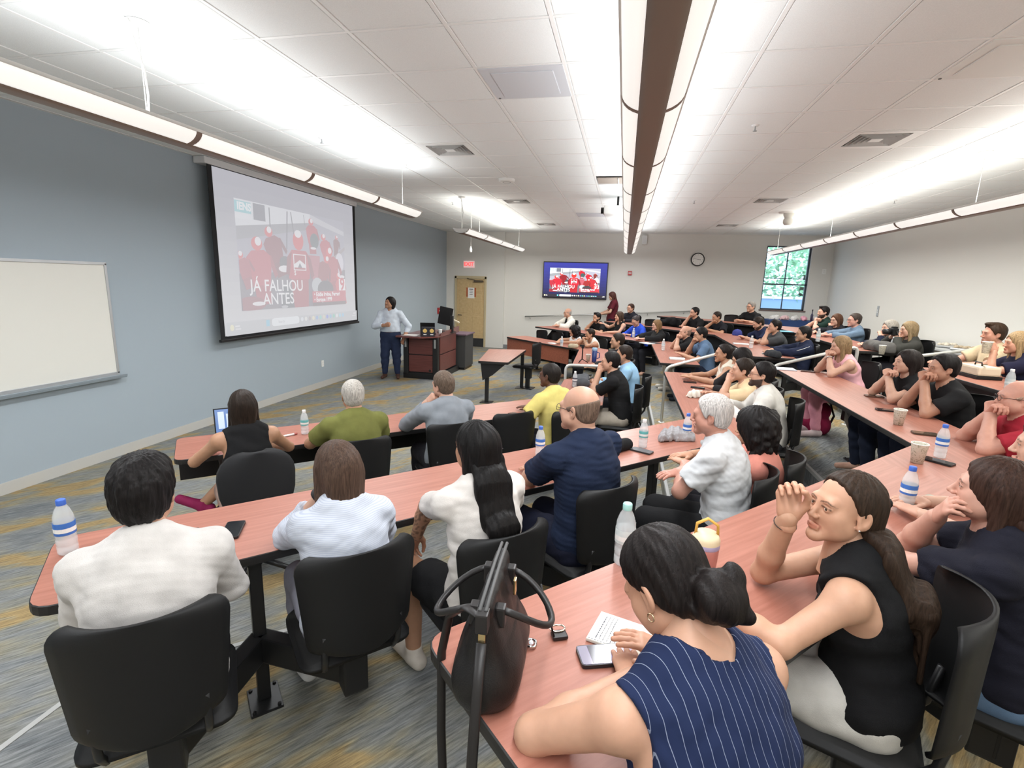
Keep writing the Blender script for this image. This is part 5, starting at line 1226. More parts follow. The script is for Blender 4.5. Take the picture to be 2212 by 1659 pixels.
# --- second row, near wing
R2a = person('black-haired person in a plain white shirt at the left end of the second row', (312, 1066), 1, 130, hz=1.17, lean=.10, hyaw=-6, hair=('tousle', BLKH), shirt=(.62, .59, .57), sleeve=.62, q=2, skin=LIGHT, sc=.96, arm=.86, bulk=1.04, sw=.335, L=tabl(-1, .08, .36, .785, .20, .14, .80), R=tabl(1, .08, .36, .785, .20, .14, .80), loose=.006, chairl='large black chair behind the person in the plain white shirt', eyes=False)
R2b = person('person with brown ponytail in a pale blue striped blouse at the second row', (727, 1016), 1, 136, hz=1.11, lean=.11, hyaw=12, hpitch=-4, female=True, hair=('shoulder', (.075, .045, .032)), shirt=(.56, .59, .66), stripe=('fine', .0065, .35, (.45, .49, .60)), sleeve=.8, q=2, skin=FAIR, sc=.90, bulk=.96, sw=.29, arm=.9, neck='crew', L=chin(-1, e=(.17, .28, .79), dy=.10, hand='fist'), R=tabl(1, .06, .34, .785, .20, .16, .80), loose=.006, hem=-.06, pants=(.30, .30, .36), shoes=(.7, .7, .7), chairl='black chair behind the person in the striped blouse', eyes=False)
R2c = person('person with very long straight black hair in a white t-shirt with a tattooed arm', (1026, 968), 1, 138, hz=1.17, lean=.10, hyaw=10, female=True, hair=('long', (.006, .005, .005)), hairlen=.70, shirt=(.64, .60, .57), sleeve=.40, q=2, skin=(.47, .27, .18), tattoo=-1, L=dict(p=(-.12, .36, .78), epx=(905, 1095, .95), hand='curl'), R=tabl(1, .10, .38), pants=(.012, .012, .014), leglen=.36, knees=(.17, .40, .50), shoes=(.55, .50, .44), chairl='black chair behind the person with very long black hair', eyes=False, hem=-.05)
R2d = person('bald person with glasses in a navy t-shirt in the second row', (1250, 884), 1, 140, hz=1.23, lean=.10, hyaw=14, hair=('bald', (.17, .115, .085)), shirt=(.014, .022, .050), q=2, skin=(.60, .37, .28), heavy=.8, sc=.98, bulk=1.15, sw=.40, glasses=True, L=dict(p=(-.05, .40, .785), epx=(1140, 1035, .96), hand='curl'), R=tabl(1, .08, .42), pants=(.012, .014, .03), chairl='black chair behind the bald person in the navy t-shirt')
R2e = person('person with white hair in a white polo shirt folding arms on the second-row table', (1536, 898), 1, 160, hz=1.17, lean=.14, hyaw=2, hpitch=-4, hair=('short', (.50, .47, .45)), shirt=(.62, .63, .65), neck='polo', q=2, skin=(.56, .30, .24), heavy=.5, bulk=1.02, sw=.34, L=dict(p=(.10, .27, .80), e=(-.20, .20, .80), hand='curl'), R=tabl(1, .02, .30), pants=(.012, .012, .014), chairl='black chair behind the person in the white polo shirt', brow=(.3, .28, .26), loose=.004, hem=-.04)
R2f = person('person with voluminous black curls in a coral shirt in the second row', (1628, 928), 1, 165, hz=1.04, lean=.06, hyaw=-10, female=True, hair=('curly', (.010, .008, .008)), shirt=(.62, .24, .19), sleeve=.5, q=1, skin=OLIVE, L=tabl(-1), R=tabl(1), chairl='black chair behind the person in the coral shirt', eyes=False)
# --- second row, centre near the aisle
R2g = person('person with black beard and glasses in a white shirt in the second row', (1645, 810), 1, 170, x=1.28, lean=.14, hyaw=0, hpitch=4, hair=('short', BLKH), beard=BLKH, glasses=True, shirt=(.63, .61, .57), sleeve=.92, neck='polo', q=1, skin=LIGHT, L=tabl(-1, .10, .38), R=tabl(1, .12, .4), pants=(.03, .03, .035), chairl='black chair behind the bearded person in a white shirt', loose=.006)
person('person in a cream top with hand under chin beside the bearded person', (1603, 800), 1, 175, x=1.22, lean=.16, hair=('short', DBR), shirt=(.70, .52, .32), sleeve=.45, skin=LIGHT, q=1, L=chin(-1, e=(.16, .34, .79)), R=tabl(1), chairl='black chair behind the person in a cream top')
person('person with chin-length black hair in a black cardigan looking down', (1601, 775), 1, 178, x=1.32, lean=.16, hpitch=-20, female=True, hair=('bob', BLKH), shirt=(.02, .02, .022), sleeve=.92, skin=OLIVE, q=1, L=dict(p=(-.10, .44, .785), e=(-.24, .20, .80), hand='flat'), R=chin(1, e=(.16, .34, .79)), chairl='black chair behind the person in a black cardigan')
person('person with tied-back dark hair in a cream vest, hands on the table', (1562, 764), 1, 180, x=1.24, lean=.10, female=True, hair=('bun', (.016, .011, .010)), shirt=(.68, .62, .52), sleeve=0, skin=TAN, q=1, L=tabl(-1, .10, .46), R=tabl(1, .08, .46), chairl='black chair behind the person in a cream vest', bulk=1.05)
# --- second row across the aisle
person('bald person in a black polo shirt clasping hands at the mouth across the aisle', (1480, 718), 1, 186, x=1.13, lean=.16, hair=('bald', (.25, .16, .12)), shirt=BLK_, skin=LIGHT, neck='polo', L=chin(-1), R=chin(1), heavy=.3, pants=(.36, .33, .28), shoes=(.55, .52, .46), chairl='black chair behind the bald person in a black polo shirt', brow=(.05, .03, .02))
person('person with dark hair and glasses in a grey-blue polo shirt across the aisle', (1513, 723), 1, 182, x=1.27, lean=.16, hpitch=-8, hair=('short', BLKH), glasses=True, shirt=(.10, .16, .26), neck='polo', skin=OLIVE, L=tabl(-1, .12, .42), R=chin(1, hand='fist'), pants=(.012, .016, .03), shoes=(.015, .02, .03), chairl='black chair behind the person in a grey-blue polo shirt')
# --- second row, far wing
person('person in a white jacket over a black shirt and dark glasses by the far wall', (1226, 676), 1, 215, y=13.5, lean=.06, hyaw=-10, hair=('bald', (.36, .33, .30)), glasses=True, shirt=BLK_, sleeve=.9, vest=((.72, .69, .62), True), skin=LIGHT, L=tabl(-1, .2, .42), R=tabl(1, .05, .35), chairl='black chair behind the person in the white jacket', heavy=.4, cross=-1)
person('person with black beard in a black t-shirt, chin on hand, by the far wall', (1289, 686), 1, 222, y=12.7, lean=.16, hair=('combed', BLKH), beard=BLKH, shirt=BLK_, skin=OLIVE, L=tabl(-1, .12, .4), R=chin(1, hand='fist'), chairl='black chair behind the bearded person in the far second row')
person('person with brown hair in a black vest top stretching an arm along the next chair', (1337, 684), 1, 215, y=12.25, lean=.04, hyaw=-8, female=True, hair=('longwave', BRN), shirt=BLK_, sleeve=0, skin=LIGHT, L=tabl(-1), R=dict(p=(.50, .12, .92), e=(.36, .05, .86), hand='flat'), chairl='black chair behind the person in a black vest top')
person('person in a bright blue sweater writing at the far second-row table', (1373, 694), 1, 222, y=11.85, lean=.18, hpitch=-28, female=True, heavy=.3, glasses=True, hair=('bun', (.05, .04, .04)), shirt=(.025, .07, .46), sleeve=.92, skin=LIGHT, bulk=1.1, L=tabl(-1), R=tabl(1, .08, .44, hand='pinch'), chairl='black chair behind the person in a bright blue sweater')
person('person with long fair hair and glasses in a black blazer at the far second-row table', (1418, 703), 1, 215, y=11.2, lean=.04, hyaw=-10, female=True, glasses=True, hair=('longwave', (.20, .115, .055)), shirt=(.03, .03, .03), sleeve=.9, vest=((.012, .012, .014), True), skin=FAIR, L=tabl(-1), R=tabl(1), chairl='black chair behind the person in a black blazer')
# --- third row, far side
person('person with glasses in a dark shirt under the wall handrail', (1362, 666), 2, 225, y=14.1, lean=.06, hair=('short', (.045, .022, .015)), glasses=True, shirt=(.016, .016, .022), sleeve=.9, neck='polo', skin=LIGHT, L=tabl(-1), R=tabl(1), chairl='black chair behind the person with glasses under the wall handrail')
person('person with glasses in a black t-shirt covering the mouth in the third row', (1500, 675), 2, 215, y=12.6, lean=.14, hyaw=-14, hair=('short', BLKH), glasses=True, shirt=BLK_, skin=LIGHT, L=tabl(-1), R=chin(1, hand='fist'), chairl='black chair behind the person covering the mouth in the third row')
person('person with cropped hair in a black t-shirt resting chin on fist', (1548, 685), 2, 215, y=12.1, lean=.16, hyaw=-14, hpitch=-10, hair=('crop', DBR), shirt=(.014, .014, .016), skin=TAN, L=tabl(-1), R=chin(1, hand='fist'), chairl='black chair behind the person resting chin on fist')
person('person with dark beard in a navy shirt looking down at the third-row table', (1638, 699), 2, 190, x=2.55, lean=.18, hpitch=-24, hair=('short', DBR), beard=DBR, shirt=(.012, .018, .05), skin=LIGHT, L=tabl(-1), R=tabl(1), chairl='black chair behind the person in a navy shirt looking down')
person('person with black hair in a dark grey t-shirt holding a fist to the mouth', (1673, 706), 2, 186, x=2.6, lean=.14, hair=('short', BLKH), shirt=(.055, .058, .062), skin=LIGHT, L=chin(-1, e=(.10, .34, .79), hand='fist'), R=tabl(1, .1, .4), chairl='black chair behind the person in a dark grey t-shirt')
R3f = person('person with glasses in a navy track jacket with white arm stripes in the third row', (1735, 722), 2, 178, x=2.68, lean=.0, hair=('short', BLKH), glasses=True, shirt=(.016, .022, .05), sleeve=.92, neck='polo', skin=OLIVE, L=tabl(-1, .06, .40), R=tabl(1, .06, .40), chairl='black chair behind the person in the navy track jacket', q=1)
# --- third row, near side
R3g = person('person with blonde hair in a pink sleeveless top clasping hands at the mouth', (1815, 748), 2, 184, x=2.5, lean=.20, hpitch=-4, female=True, hair=('longwave', (.26, .17, .09)), shirt=(.78, .42, .46), sleeve=0, skin=FAIR, q=1, L=chin(-1, hand='fist'), R=chin(1, hand='fist'), pants=(.62, .26, .32), shoes=(.5, .4, .4), chairl='black chair behind the person in a pink sleeveless top')
R3h = person('person with long dark hair in a black top clasping hands under the chin', (1958, 784), 2, 182, x=2.53, lean=.16, hpitch=6, female=True, hair=('long', (.016, .010, .009)), shirt=BLK_, sleeve=.3, skin=FAIR, q=1, L=chin(-1, dz=-.15), R=chin(1, dz=-.15), pants=(.012, .016, .03), chairl='black chair behind the person with long dark hair in the third row')
R3i = person('person with short black hair in a black t-shirt pressing folded hands to the mouth', (2036, 797), 2, 180, x=2.56, lean=.18, hair=('short', BLKH), shirt=(.012, .013, .015), skin=(.50, .28, .20), q=1, L=chin(-1), R=chin(1), pants=(.012, .016, .03), chairl='black chair behind the person pressing folded hands to the mouth')
R3j = person('bald person with glasses in a red polo shirt folding hands before the mouth', (2198, 862), 2, 168, x=2.46, lean=.18, hair=('bald', (.42, .27, .20)), glasses=True, shirt=(.32, .02, .035), neck='polo', skin=(.66, .37, .30), q=1, heavy=.5, bulk=1.1, L=chin(-1), R=chin(1), pants=(.02, .02, .03), chairl='black chair behind the bald person in a red polo shirt', brow=(.2, .12, .1))
R3n = person('dark-haired person at the corner of the third-row table, cut off by the picture edge', (2262, 968), 2, 150, hz=1.14, lean=.1, female=True, hair=('longwave', BLKH), shirt=(.70, .60, .55), sleeve=0, skin=FAIR, q=1, L=tabl(-1, .1, .42), R=tabl(1), chairl='black chair at the corner of the third-row table')
# --- third row, near wing (closest to the camera)
R3k = person('person with long reddish-brown hair in a black t-shirt and jeans at the third row', (2142, 1066), 2, 150, hz=1.09, lean=.12, hyaw=2, hpitch=8, female=True, heavy=.5, hairlen=.45, hair=('long', (.040, .019, .013)), shirt=(.012, .014, .020), sleeve=.42, q=2, skin=(.62, .36, .29), bulk=1.12, sw=.34, L=dict(p=(-.10, .40, .785), epx=(1950, 1215, 1.12), hand='curl'), R=dict(p=(.0, .10, -.135), rel='h', e=(.12, .30, .80), hand='curl', palm=(-.3, -1, .3)), pants=(.12, .19, .30), chairl='grey-black chair behind the person with reddish-brown hair')
R3l = person('person with half-up brown hair in a black tank top raising a hand', (1822, 1100), 2, 158, hz=1.075, lean=.13, hairlen=.72, hyaw=40, hpitch=10, female=True, hair=('half', (.034, .020, .013)), shirt=(.010, .010, .011), sleeve=0, scoop=.62, q=2, skin=(.62, .375, .265), sc=.90, bulk=1.0, sw=.32, R=dict(p=(.1, .4, 1.), ppx=(1702, 1118, 1.375), epx=(1648, 1236, 1.125), hand='pinch', dir=(.15, .10, 1), palm=(-1, -.35, .1)), L=dict(p=(-.05, .5, .785), epx=(1716, 1372, 1.125), ppx=(1590, 1330, 1.125), hand='flat'), pants=(.60, .58, .54), gaze=(14, 4), chairl='grey-black chair behind the person raising a hand')
R3m = person('person with a dark low bun in a navy pinstripe sleeveless top bent over a notebook', (1438, 1264), 2, 125, hz=1.07, lean=.26, scoop=1.0, nback=-.015, armcut=.85, hyaw=12, hpitch=-42, female=True, hair=('lowbun', (.010, .007, .0065)), shirt=(.012, .020, .060), stripe=('pin', .019, .05, (.22, .25, .34)), sleeve=0, q=2, skin=(.62, .37, .265), sc=.93, bulk=1.18, sw=.36, L=dict(p=(-.05, .5, .785), epx=(1190, 1580, 1.125), ppx=(1380, 1460, 1.112), hand='flat', dir=(.5, 1, -.1)), R=dict(p=(.13, .36, .785), e=(.25, .20, .80), hand='flat'), pants=(.012, .016, .035), shoes=(.015, .015, .015), chairl='black chair behind the person in the pinstripe top')
# --- top row
person('person with grey hair and glasses in a black polo shirt sitting below the window', (1622, 663), 3, 220, y=12.9, lean=.08, hyaw=-10, hair=('short', GRYH), glasses=True, shirt=BLK_, neck='polo', skin=LIGHT, L=tabl(-1, -.06, .32, .80), R=tabl(1, -.06, .34, .80), chairl='black chair behind the grey-haired person in a black polo shirt')
person('person with dark full beard in a dark green shirt clasping hands', (1778, 675), 3, 188, x=3.95, lean=.10, hair=('combed', BLKH), beard=BLKH, shirt=(.012, .030, .024), sleeve=.5, skin=FAIR, L=chin(-1, dz=-.18), R=chin(1, dz=-.18), chairl='black chair behind the person with a full beard in the top row')
person('person with brown hair and glasses in a dark blazer in the top row', (1806, 692), 3, 190, x=3.85, lean=.12, hyaw=14, female=True, glasses=True, hair=('longwave', (.09, .04, .022)), shirt=(.018, .019, .022), sleeve=.92, skin=FAIR, L=chin(-1, hand='curl'), R=tabl(1), chairl='black chair behind the person in a dark blazer in the top row')
person('person with short grey-brown hair in a denim-blue shirt in the top row', (1845, 692), 3, 184, x=3.95, lean=.02, hair=('short', (.06, .045, .038)), glasses=True, shirt=(.15, .22, .31), sleeve=.9, neck='polo', skin=(.66, .38, .32), L=tabl(-1), R=tabl(1), chairl='black chair behind the person in a denim-blue shirt')
person('person with silver hair in a dark navy cardigan leaning on one arm', (1921, 709), 3, 186, x=3.78, lean=.14, hroll=8, female=True, hair=('bob', (.34, .31, .27)), shirt=(.014, .016, .034), sleeve=.92, skin=FAIR, L=chin(-1, hand='curl'), R=tabl(1), chairl='black chair behind the silver-haired person')
R4f = person('person with blonde hair in a dark grey jacket holding a camera to the face', (1962, 713), 3, 180, x=3.85, lean=.08, female=True, hair=('shoulder', (.28, .20, .11)), shirt=(.05, .05, .045), sleeve=.92, skin=FAIR, L=dict(p=(-.07, .15, -.10), rel='h', e=(-.24, .28, .80), hand='hold'), R=dict(p=(.07, .15, -.10), rel='h', e=(.24, .28, .80), hand='hold'), chairl='black chair behind the person holding a camera')
R4g = person('person with brown undercut hair in a beige polo shirt in the top row', (2145, 722), 3, 178, x=4.0, lean=.02, hair=('combed', (.045, .026, .016)), shirt=(.60, .48, .32), neck='polo', skin=(.60, .33, .25), L=tabl(-1, .14, .36), R=tabl(1), q=1, chairl='black chair behind the person in a beige polo shirt')
R4h = person('person with blonde hair in a navy shirt lifting a paper cup in the top row', (2196, 742), 3, 172, x=3.86, lean=.10, female=True, hair=('shoulder', (.34, .23, .12)), shirt=(.014, .014, .035), sleeve=.42, skin=(.66, .37, .27), L=dict(p=(-.06, .19, -.09), rel='h', e=(-.14, .33, .79), hand='hold', palm=(1, 0, 0), dir=(.2, .3, .9)), R=tabl(1, .0, .36), q=1, chairl='black chair behind the person lifting a paper cup')

# ------------------------------------------------------------------ chairs under the sitters, and empty ones
def swivel_chair(x, y, tierk, deg, label):
    t = thing('swivel_chair', label, 'chair', (x, y, TH*tierk), math.radians(deg-90))
    bm = bmesh.new(); prism_bm(bm, round_poly([(-.25, -.23), (.25, -.23), (.24, .25), (-.24, .25)], [.16]*4, 8), .38, .45); bmesh.ops.recalc_face_normals(bm, faces=bm.faces); bmesh.ops.bevel(bm, geom=[e for e in bm.edges if abs(e.verts[0].co.z-e.verts[1].co.z) < 1e-4], offset=.025, segments=3, affect='EDGES'); link('seat_cushion', bm_mesh(bm, 'seat_cushion', True), BLACKF, t)
    me = shell_mesh(.48, .44, .05, 1., .055, .12, 17, 13, .17); me.materials.append(BLACKF); o = link('backrest', me, None, t, (0, -.25, .50)); o.rotation_euler = (math.radians(-8), 0, 0)
    box('back_bar', (-.04, -.33, .36), (.04, -.30, .66), BLACKM, t, .006); tube('gas_column', [(0, 0, .06), (0, 0, .38)], .03, BLACKM, t, 12)
    for k in range(5):
        a = 2*math.pi*k/5+.3; tube('base_spoke', [(0, 0, .09), (.29*math.cos(a), .29*math.sin(a), .06)], [.025, .016], BLACKM, t, 8)
        lathe('castor', [(0, 0), (.025, .004), (.03, .028), (.022, .05), (0, .055)], BLACKP, t, 10, (.29*math.cos(a), .29*math.sin(a), 0))
for x_, y_, k_, d_, l_, sb_, sv_ in SEATS:
    if sv_: swivel_chair(x_, y_, k_, d_, l_)
    else: chair(x_, y_, k_, d_, l_)
def empty_chair(px, py, zc, tierk, deg, label):
    p = at(px, py, 2, TH*tierk+zc); chair(p[0], p[1], tierk, deg, label)
empty_chair(1095, 905, .80, 0, 132, 'empty black chair between the grey shirt and the yellow polo shirt in the front row')
chair(-1.72, 9.62, 0, 172, 'empty black swing chair beside the small free-standing desk')
empty_chair(1160, 728, .75, 0, 225, 'empty black chair behind the left end of the far front-row table')
empty_chair(1193, 733, .75, 0, 225, 'empty black chair beside the bottle on the far front-row table')
empty_chair(1395, 700, .80, 2, 215, 'empty grey-black chair in the far third row above the blazer')
empty_chair(1448, 700, .80, 2, 205, 'empty grey-black chair in the far third row beside the aisle end')
empty_chair(1570, 690, .80, 3, 215, 'empty grey-black chair in the top row below the window')
p = (2.72, 5.75); chair(p[0], p[1], 2, 182, 'empty dark grey chair next to the person in the pink top')
# ------------------------------------------------------------------ small things
CLEAR = mat('clear_bottle', (.86, .90, .92), .06, spec=.8, alpha=.34); CLEARW = mat('bottle_water', (.80, .86, .88), .05, spec=.6, alpha=.22)
def bottle_mesh():
    P = [(0, 0), (.026, 0), (.031, .006), (.0315, .03), (.0295, .034), (.0315, .038), (.0315, .058), (.0295, .062), (.0315, .066), (.0315, .130), (.030, .145), (.022, .170), (.0135, .186), (.0125, .196), (0, .196)]
    bm = bmesh.new(); lathe_bm(bm, P, 18); bmesh.ops.recalc_face_normals(bm, faces=bm.faces); a = bm_mesh(bm, 'bottle_body', True); a.materials.append(CLEAR)
    bm = bmesh.new(); lathe_bm(bm, [(0, .003), (.028, .004), (.029, .05), (.029, .125), (0, .126)], 14); bmesh.ops.recalc_face_normals(bm, faces=bm.faces); w = bm_mesh(bm, 'water', True); w.materials.append(CLEARW)
    bm = bmesh.new(); lathe_bm(bm, [(.0322, .078), (.0325, .080), (.0325, .122), (.0322, .124)], 18); l = bm_mesh(bm, 'label_sleeve', True)
    bm = bmesh.new(); lathe_bm(bm, [(.0146, .186), (.0148, .188), (.0148, .204), (.013, .207), (0, .207)], 14); bmesh.ops.recalc_face_normals(bm, faces=bm.faces); c = bm_mesh(bm, 'cap', True)
    return a, w, l, c
BOT = bottle_mesh()
def bottle(px, py, z, label, lab=(.05, .16, .50), cap=(.05, .14, .55), s=1., xyz=None):
    p = at(px, py, 2, z) if xyz is None else xyz; t = thing('water_bottle', label, 'bottle', tuple(p), random.random()*6, 'plastic water bottles'); t.scale = (s, s, s)
    bd = link('bottle_body', BOT[0], None, t); link('water', BOT[1], None, t)
    for me, nm, c in ((BOT[2], 'label_sleeve', lab), (BOT[3], 'cap', cap)):
        m_ = me.copy(); m_.materials.append(mat('bottle_%s_%02x%02x%02x' % (nm, *[int(v*255) for v in c]), c, .4)); sl_ = link(nm, m_, None, bd)
    m_ = bpy.data.meshes.new('label_band'); bm = bmesh.new(); lathe_bm(bm, [(.0327, .088), (.0327, .104)], 18); bm.to_mesh(m_); bm.free(); m_.materials.append(WHITEP); link('label_band', m_, None, bd)
TEAL, WCAP, BLU, BCAP, DRK = (.12, .42, .42), (.75, .76, .76), (.05, .16, .50), (.06, .14, .50), (.06, .06, .09)
Z1, Z2, Z3, Z4 = .742, .912, 1.082, 1.252
bottle(148, 1193, Z2, 'large water bottle with blue label on the left end of the second-row table', s=1.12)
bottle(659, 937, Z1, 'small water bottle with teal label between the tank top and the olive t-shirt', TEAL, WCAP)
bottle(1241, 836, Z1, 'water bottle with dark label beside the yellow polo shirt', DRK, WCAP)
bottle(1388, 966, Z2, 'water bottle with teal label behind the phone on the second-row table', TEAL, WCAP)
bottle(1482, 950, Z2, 'water bottle with blue label by the grey scarf', BLU, BCAP)
bottle(1166, 985, Z2, 'water bottle with blue cap hidden beside the navy t-shirt', BLU, BCAP)
bottle(1955, 1100, Z3, 'water bottle with blue label beside the mint green case')
bottle(2029, 988, Z3, 'water bottle with blue label between the paper cup and the red polo shirt')
bottle(2176, 850, Z4, 'clear water bottle with white cap on the top-row table', (.55, .6, .6), WCAP)
bottle(1346, 1216, Z3, 'water bottle with pale teal cap beside the dark bun', (.6, .66, .66), (.35, .62, .58), 1.1)
bottle(1213, 748, Z1, 'small water bottle on the far front-row table', (.3, .4, .55), WCAP)
bottle(1432, 757, Z2, 'small water bottle at the corner of the second-row table across the aisle', (.5, .6, .65), WCAP)
bottle(1368, 729, Z2, 'small water bottle before the bright blue sweater', (.5, .55, .6), WCAP)
bottle(1766, 738, Z4, 'small water bottle before the person with a full beard in the top row', (.5, .62, .6), WCAP)
bottle(1926, 760, Z4, 'small water bottle beside the paper cup in the top row', (.25, .35, .55), WCAP)
bottle(1622, 752, Z3, 'small water bottle before the person in a dark grey t-shirt', (.5, .4, .35), WCAP)
bottle(1334, 716, Z2, 'small water bottle before the person in a black vest top', (.5, .55, .6), WCAP)
# paper cups with a printed leaf pattern
def mat_cup():
    m, N, L, P = nt('cup_print'); tc = N.new('ShaderNodeTexCoord'); n = N.new('ShaderNodeTexNoise'); n.inputs['Scale'].default_value = 42; n.inputs['Detail'].default_value = 4; n.inputs['Distortion'].default_value = 2.2; L.new(tc.outputs['Object'], n.inputs['Vector'])
    r = N.new('ShaderNodeValToRGB'); L.new(n.outputs['Fac'], r.inputs[0]); e = r.color_ramp.elements; e[0].position = .0; e[0].color = (.66, .63, .52, 1); e[1].position = 1.; e[1].color = (.70, .68, .58, 1)
    for p, c in ((.55, (.68, .65, .55)), (.57, (.26, .27, .17)), (.62, (.35, .34, .22)), (.64, (.68, .65, .55))): k = e.new(p); k.color = (*c, 1)
    L.new(r.outputs[0], P.inputs['Base Color']); P.inputs['Roughness'].default_value = .6; return m
CUPM = mat_cup(); COFFEE = mat('coffee', (.05, .025, .012), .2)
bm = bmesh.new(); lathe_bm(bm, [(0, .004), (.027, .004), (.028, 0), (.030, 0), (.041, .108), (.0435, .112), (.0435, .116), (.040, .116), (.0385, .108), (.029, .012), (0, .012)], 24); bmesh.ops.recalc_face_normals(bm, faces=bm.faces); CUPME = bm_mesh(bm, 'cup_wall', True); CUPME.materials.append(CUPM)
bm = bmesh.new(); lathe_bm(bm, [(.0395, .1145), (.0435, .1125), (.0445, .1155), (.0425, .1185), (.0395, .1165)], 24); RIMME = bm_mesh(bm, 'rim', True); RIMME.materials.append(WHITEP)
def cup(px, py, z, label, xyz=None, s=1.):
    p = at(px, py, 2, z) if xyz is None else xyz; t = thing('paper_cup', label, 'cup', tuple(p), random.random()*6, 'patterned paper cups'); t.scale = (s, s, s)
    cw = link('cup_wall', CUPME, None, t); link('rim', RIMME, None, cw); lathe('coffee', [(0, .085), (.036, .085)], COFFEE, t, 18); return t
cup(1940, 917, Z3, 'patterned paper cup before the person pressing folded hands to the mouth')
cup(1980, 999, Z3, 'patterned paper cup at the corner of the third-row table')
cup(1904, 765, Z4, 'patterned paper cup on the top-row table before the silver-haired person')
cup(1270, 780, Z1, 'plain paper cup beside the phone tripod')
hp = world(R4h, R4h['arms'][-1][2]); cup(0, 0, 0, 'patterned paper cup held up by the person with blonde hair', xyz=(hp[0]-.07, hp[1]+.0, hp[2]-.02))
# phones
def phone(px, py, z, deg, label, case=(.012, .012, .014), screen=(.015, .017, .02), s=1., extra=None):
    p = at(px, py, 2, z); t = thing('smartphone', label, 'phone', tuple(p), math.radians(deg), 'smartphones on the tables'); t.scale = (s, s, s)
    prism('case', round_poly([(-.037, -.076), (.037, -.076), (.037, .076), (-.037, .076)], [.012]*4), 0, .010, mat('case_%02x%02x%02x' % tuple(int(v*255) for v in case), case, .4), t)
    prism('glass', round_poly([(-.034, -.073), (.034, -.073), (.034, .073), (-.034, .073)], [.010]*4), .0100, .0108, mat('glass_%02x%02x%02x' % tuple(int(v*255) for v in screen), screen, .08, spec=.8), t)
    return t
phone(503, 1147, Z2, 28, 'black smartphone lying between the white shirt and the striped blouse', s=1.05)
phone(408, 1163, Z2, 40, 'black smartphone half hidden by the plain white shirt')
phone(1386, 975, Z2, 62, 'black smartphone in front of the water bottle with teal label', case=(.03, .03, .03), screen=(.10, .10, .11))
phone(1998, 938, Z3, 80, 'bronze smartphone beside the paper cup on the third-row table', case=(.07, .045, .028), screen=(.10, .07, .05))
phone(1915, 887, Z3, 85, 'dark smartphone by the elbows of the person in a black t-shirt')
phone(1888, 857, Z3, 85, 'brown smartphone by the elbows of the person with long dark hair', case=(.14, .07, .05), screen=(.12, .07, .05))
phone(2026, 998, Z3, 40, 'black smartphone behind the paper cup at the table corner')
phone(1745, 803, Z3, 75, 'brown smartphone before the person in a pink top', case=(.10, .05, .04), screen=(.06, .03, .03))
phone(1490, 826, Z2, 85, 'black smartphone before the person in a cream vest'); phone(1507, 838, Z2, 80, 'black smartphone under the hand of the black cardigan')
phone(1820, 733, Z4, 80, 'black smartphone before the person in a denim-blue shirt'); phone(1243, 852, Z1, 60, 'black smartphone held beside the bottle with dark label')
t = phone(1310, 1419, Z3, -70, 'lit smartphone with a violet wallpaper beside the open notebook', case=(.02, .02, .024), screen=(.30, .26, .38))
for x0, x1, c in ((-.072, -.048, (.22, .20, .26)), (-.046, -.018, (.05, .045, .06)), (-.016, .004, (.34, .29, .40)), (.006, .072, (.40, .36, .50))): box('wallpaper_stripe', (-.033, x0, .0108), (.033, x1, .0112), mat('wall_%d' % int(x0*1000), c, .1, emit=c, estr=.25), t)
for y_ in (-.05, -.03): box('button', (-.0385, y_, .003), (-.0365, y_+.016, .007), STEEL, t, .001)
t = thing('glasses_case', 'mint green slim case on the third-row table beside a bottle', 'case', tuple(at(1998, 1087, 2, Z3)), math.radians(-58)); prism('case_lid', round_poly([(-.032, -.085), (.032, -.085), (.032, .085), (-.032, .085)], [.022]*4, 6), .010, .022, mat('mint', (.20, .33, .27), .45), t); prism('case_base', round_poly([(-.031, -.084), (.031, -.084), (.031, .084), (-.031, .084)], [.022]*4, 6), 0, .0095, mat('mint', (.20, .33, .27)), t)
# open spiral notebook with handwriting
A_, B_, C_, D_ = [np.array(v) for v in ((.0, 1.396), (-.036, 1.258), (.185, 1.285), (.15, 1.205))]
ux = nrm(np.append(D_-B_, 0)); uy = nrm(np.append(A_-B_, 0)-ux*(np.append(A_-B_, 0)@ux)); o0 = np.append(B_, Z3)
t = thing('open_notebook', 'open white notebook with handwriting beside a phone and the pinstripe top', 'notebook', tuple(o0)); t.rotation_euler = (0, 0, math.atan2(ux[1], ux[0]))
PAPER = mat('notebook_paper', (.74, .72, .66), .85); INK = mat('pen_ink', (.12, .12, .14), .8)
box('page_block', (0, 0, 0), (.21, .135, .008), PAPER, t, .002); box('top_page', (.001, .001, .008), (.209, .134, .0088), PAPER, t)
for k in range(24): box('punch_hole', (.006+k*.0085, .004, .0088), (.0095+k*.0085, .0065, .0092), INK, t)
for i in range(9):
    x_ = .022+i*.0105; y_ = .014; 
    while y_ < (.118 if i < 4 else .085-.006*i):
        l_ = random.uniform(.004, .013); box('handwriting', (x_+random.uniform(-.0006, .0006), y_, .0088), (x_+(.003 if i == 0 else .0016), y_+l_, .0092), INK, t); y_ += l_+random.uniform(.002, .004)
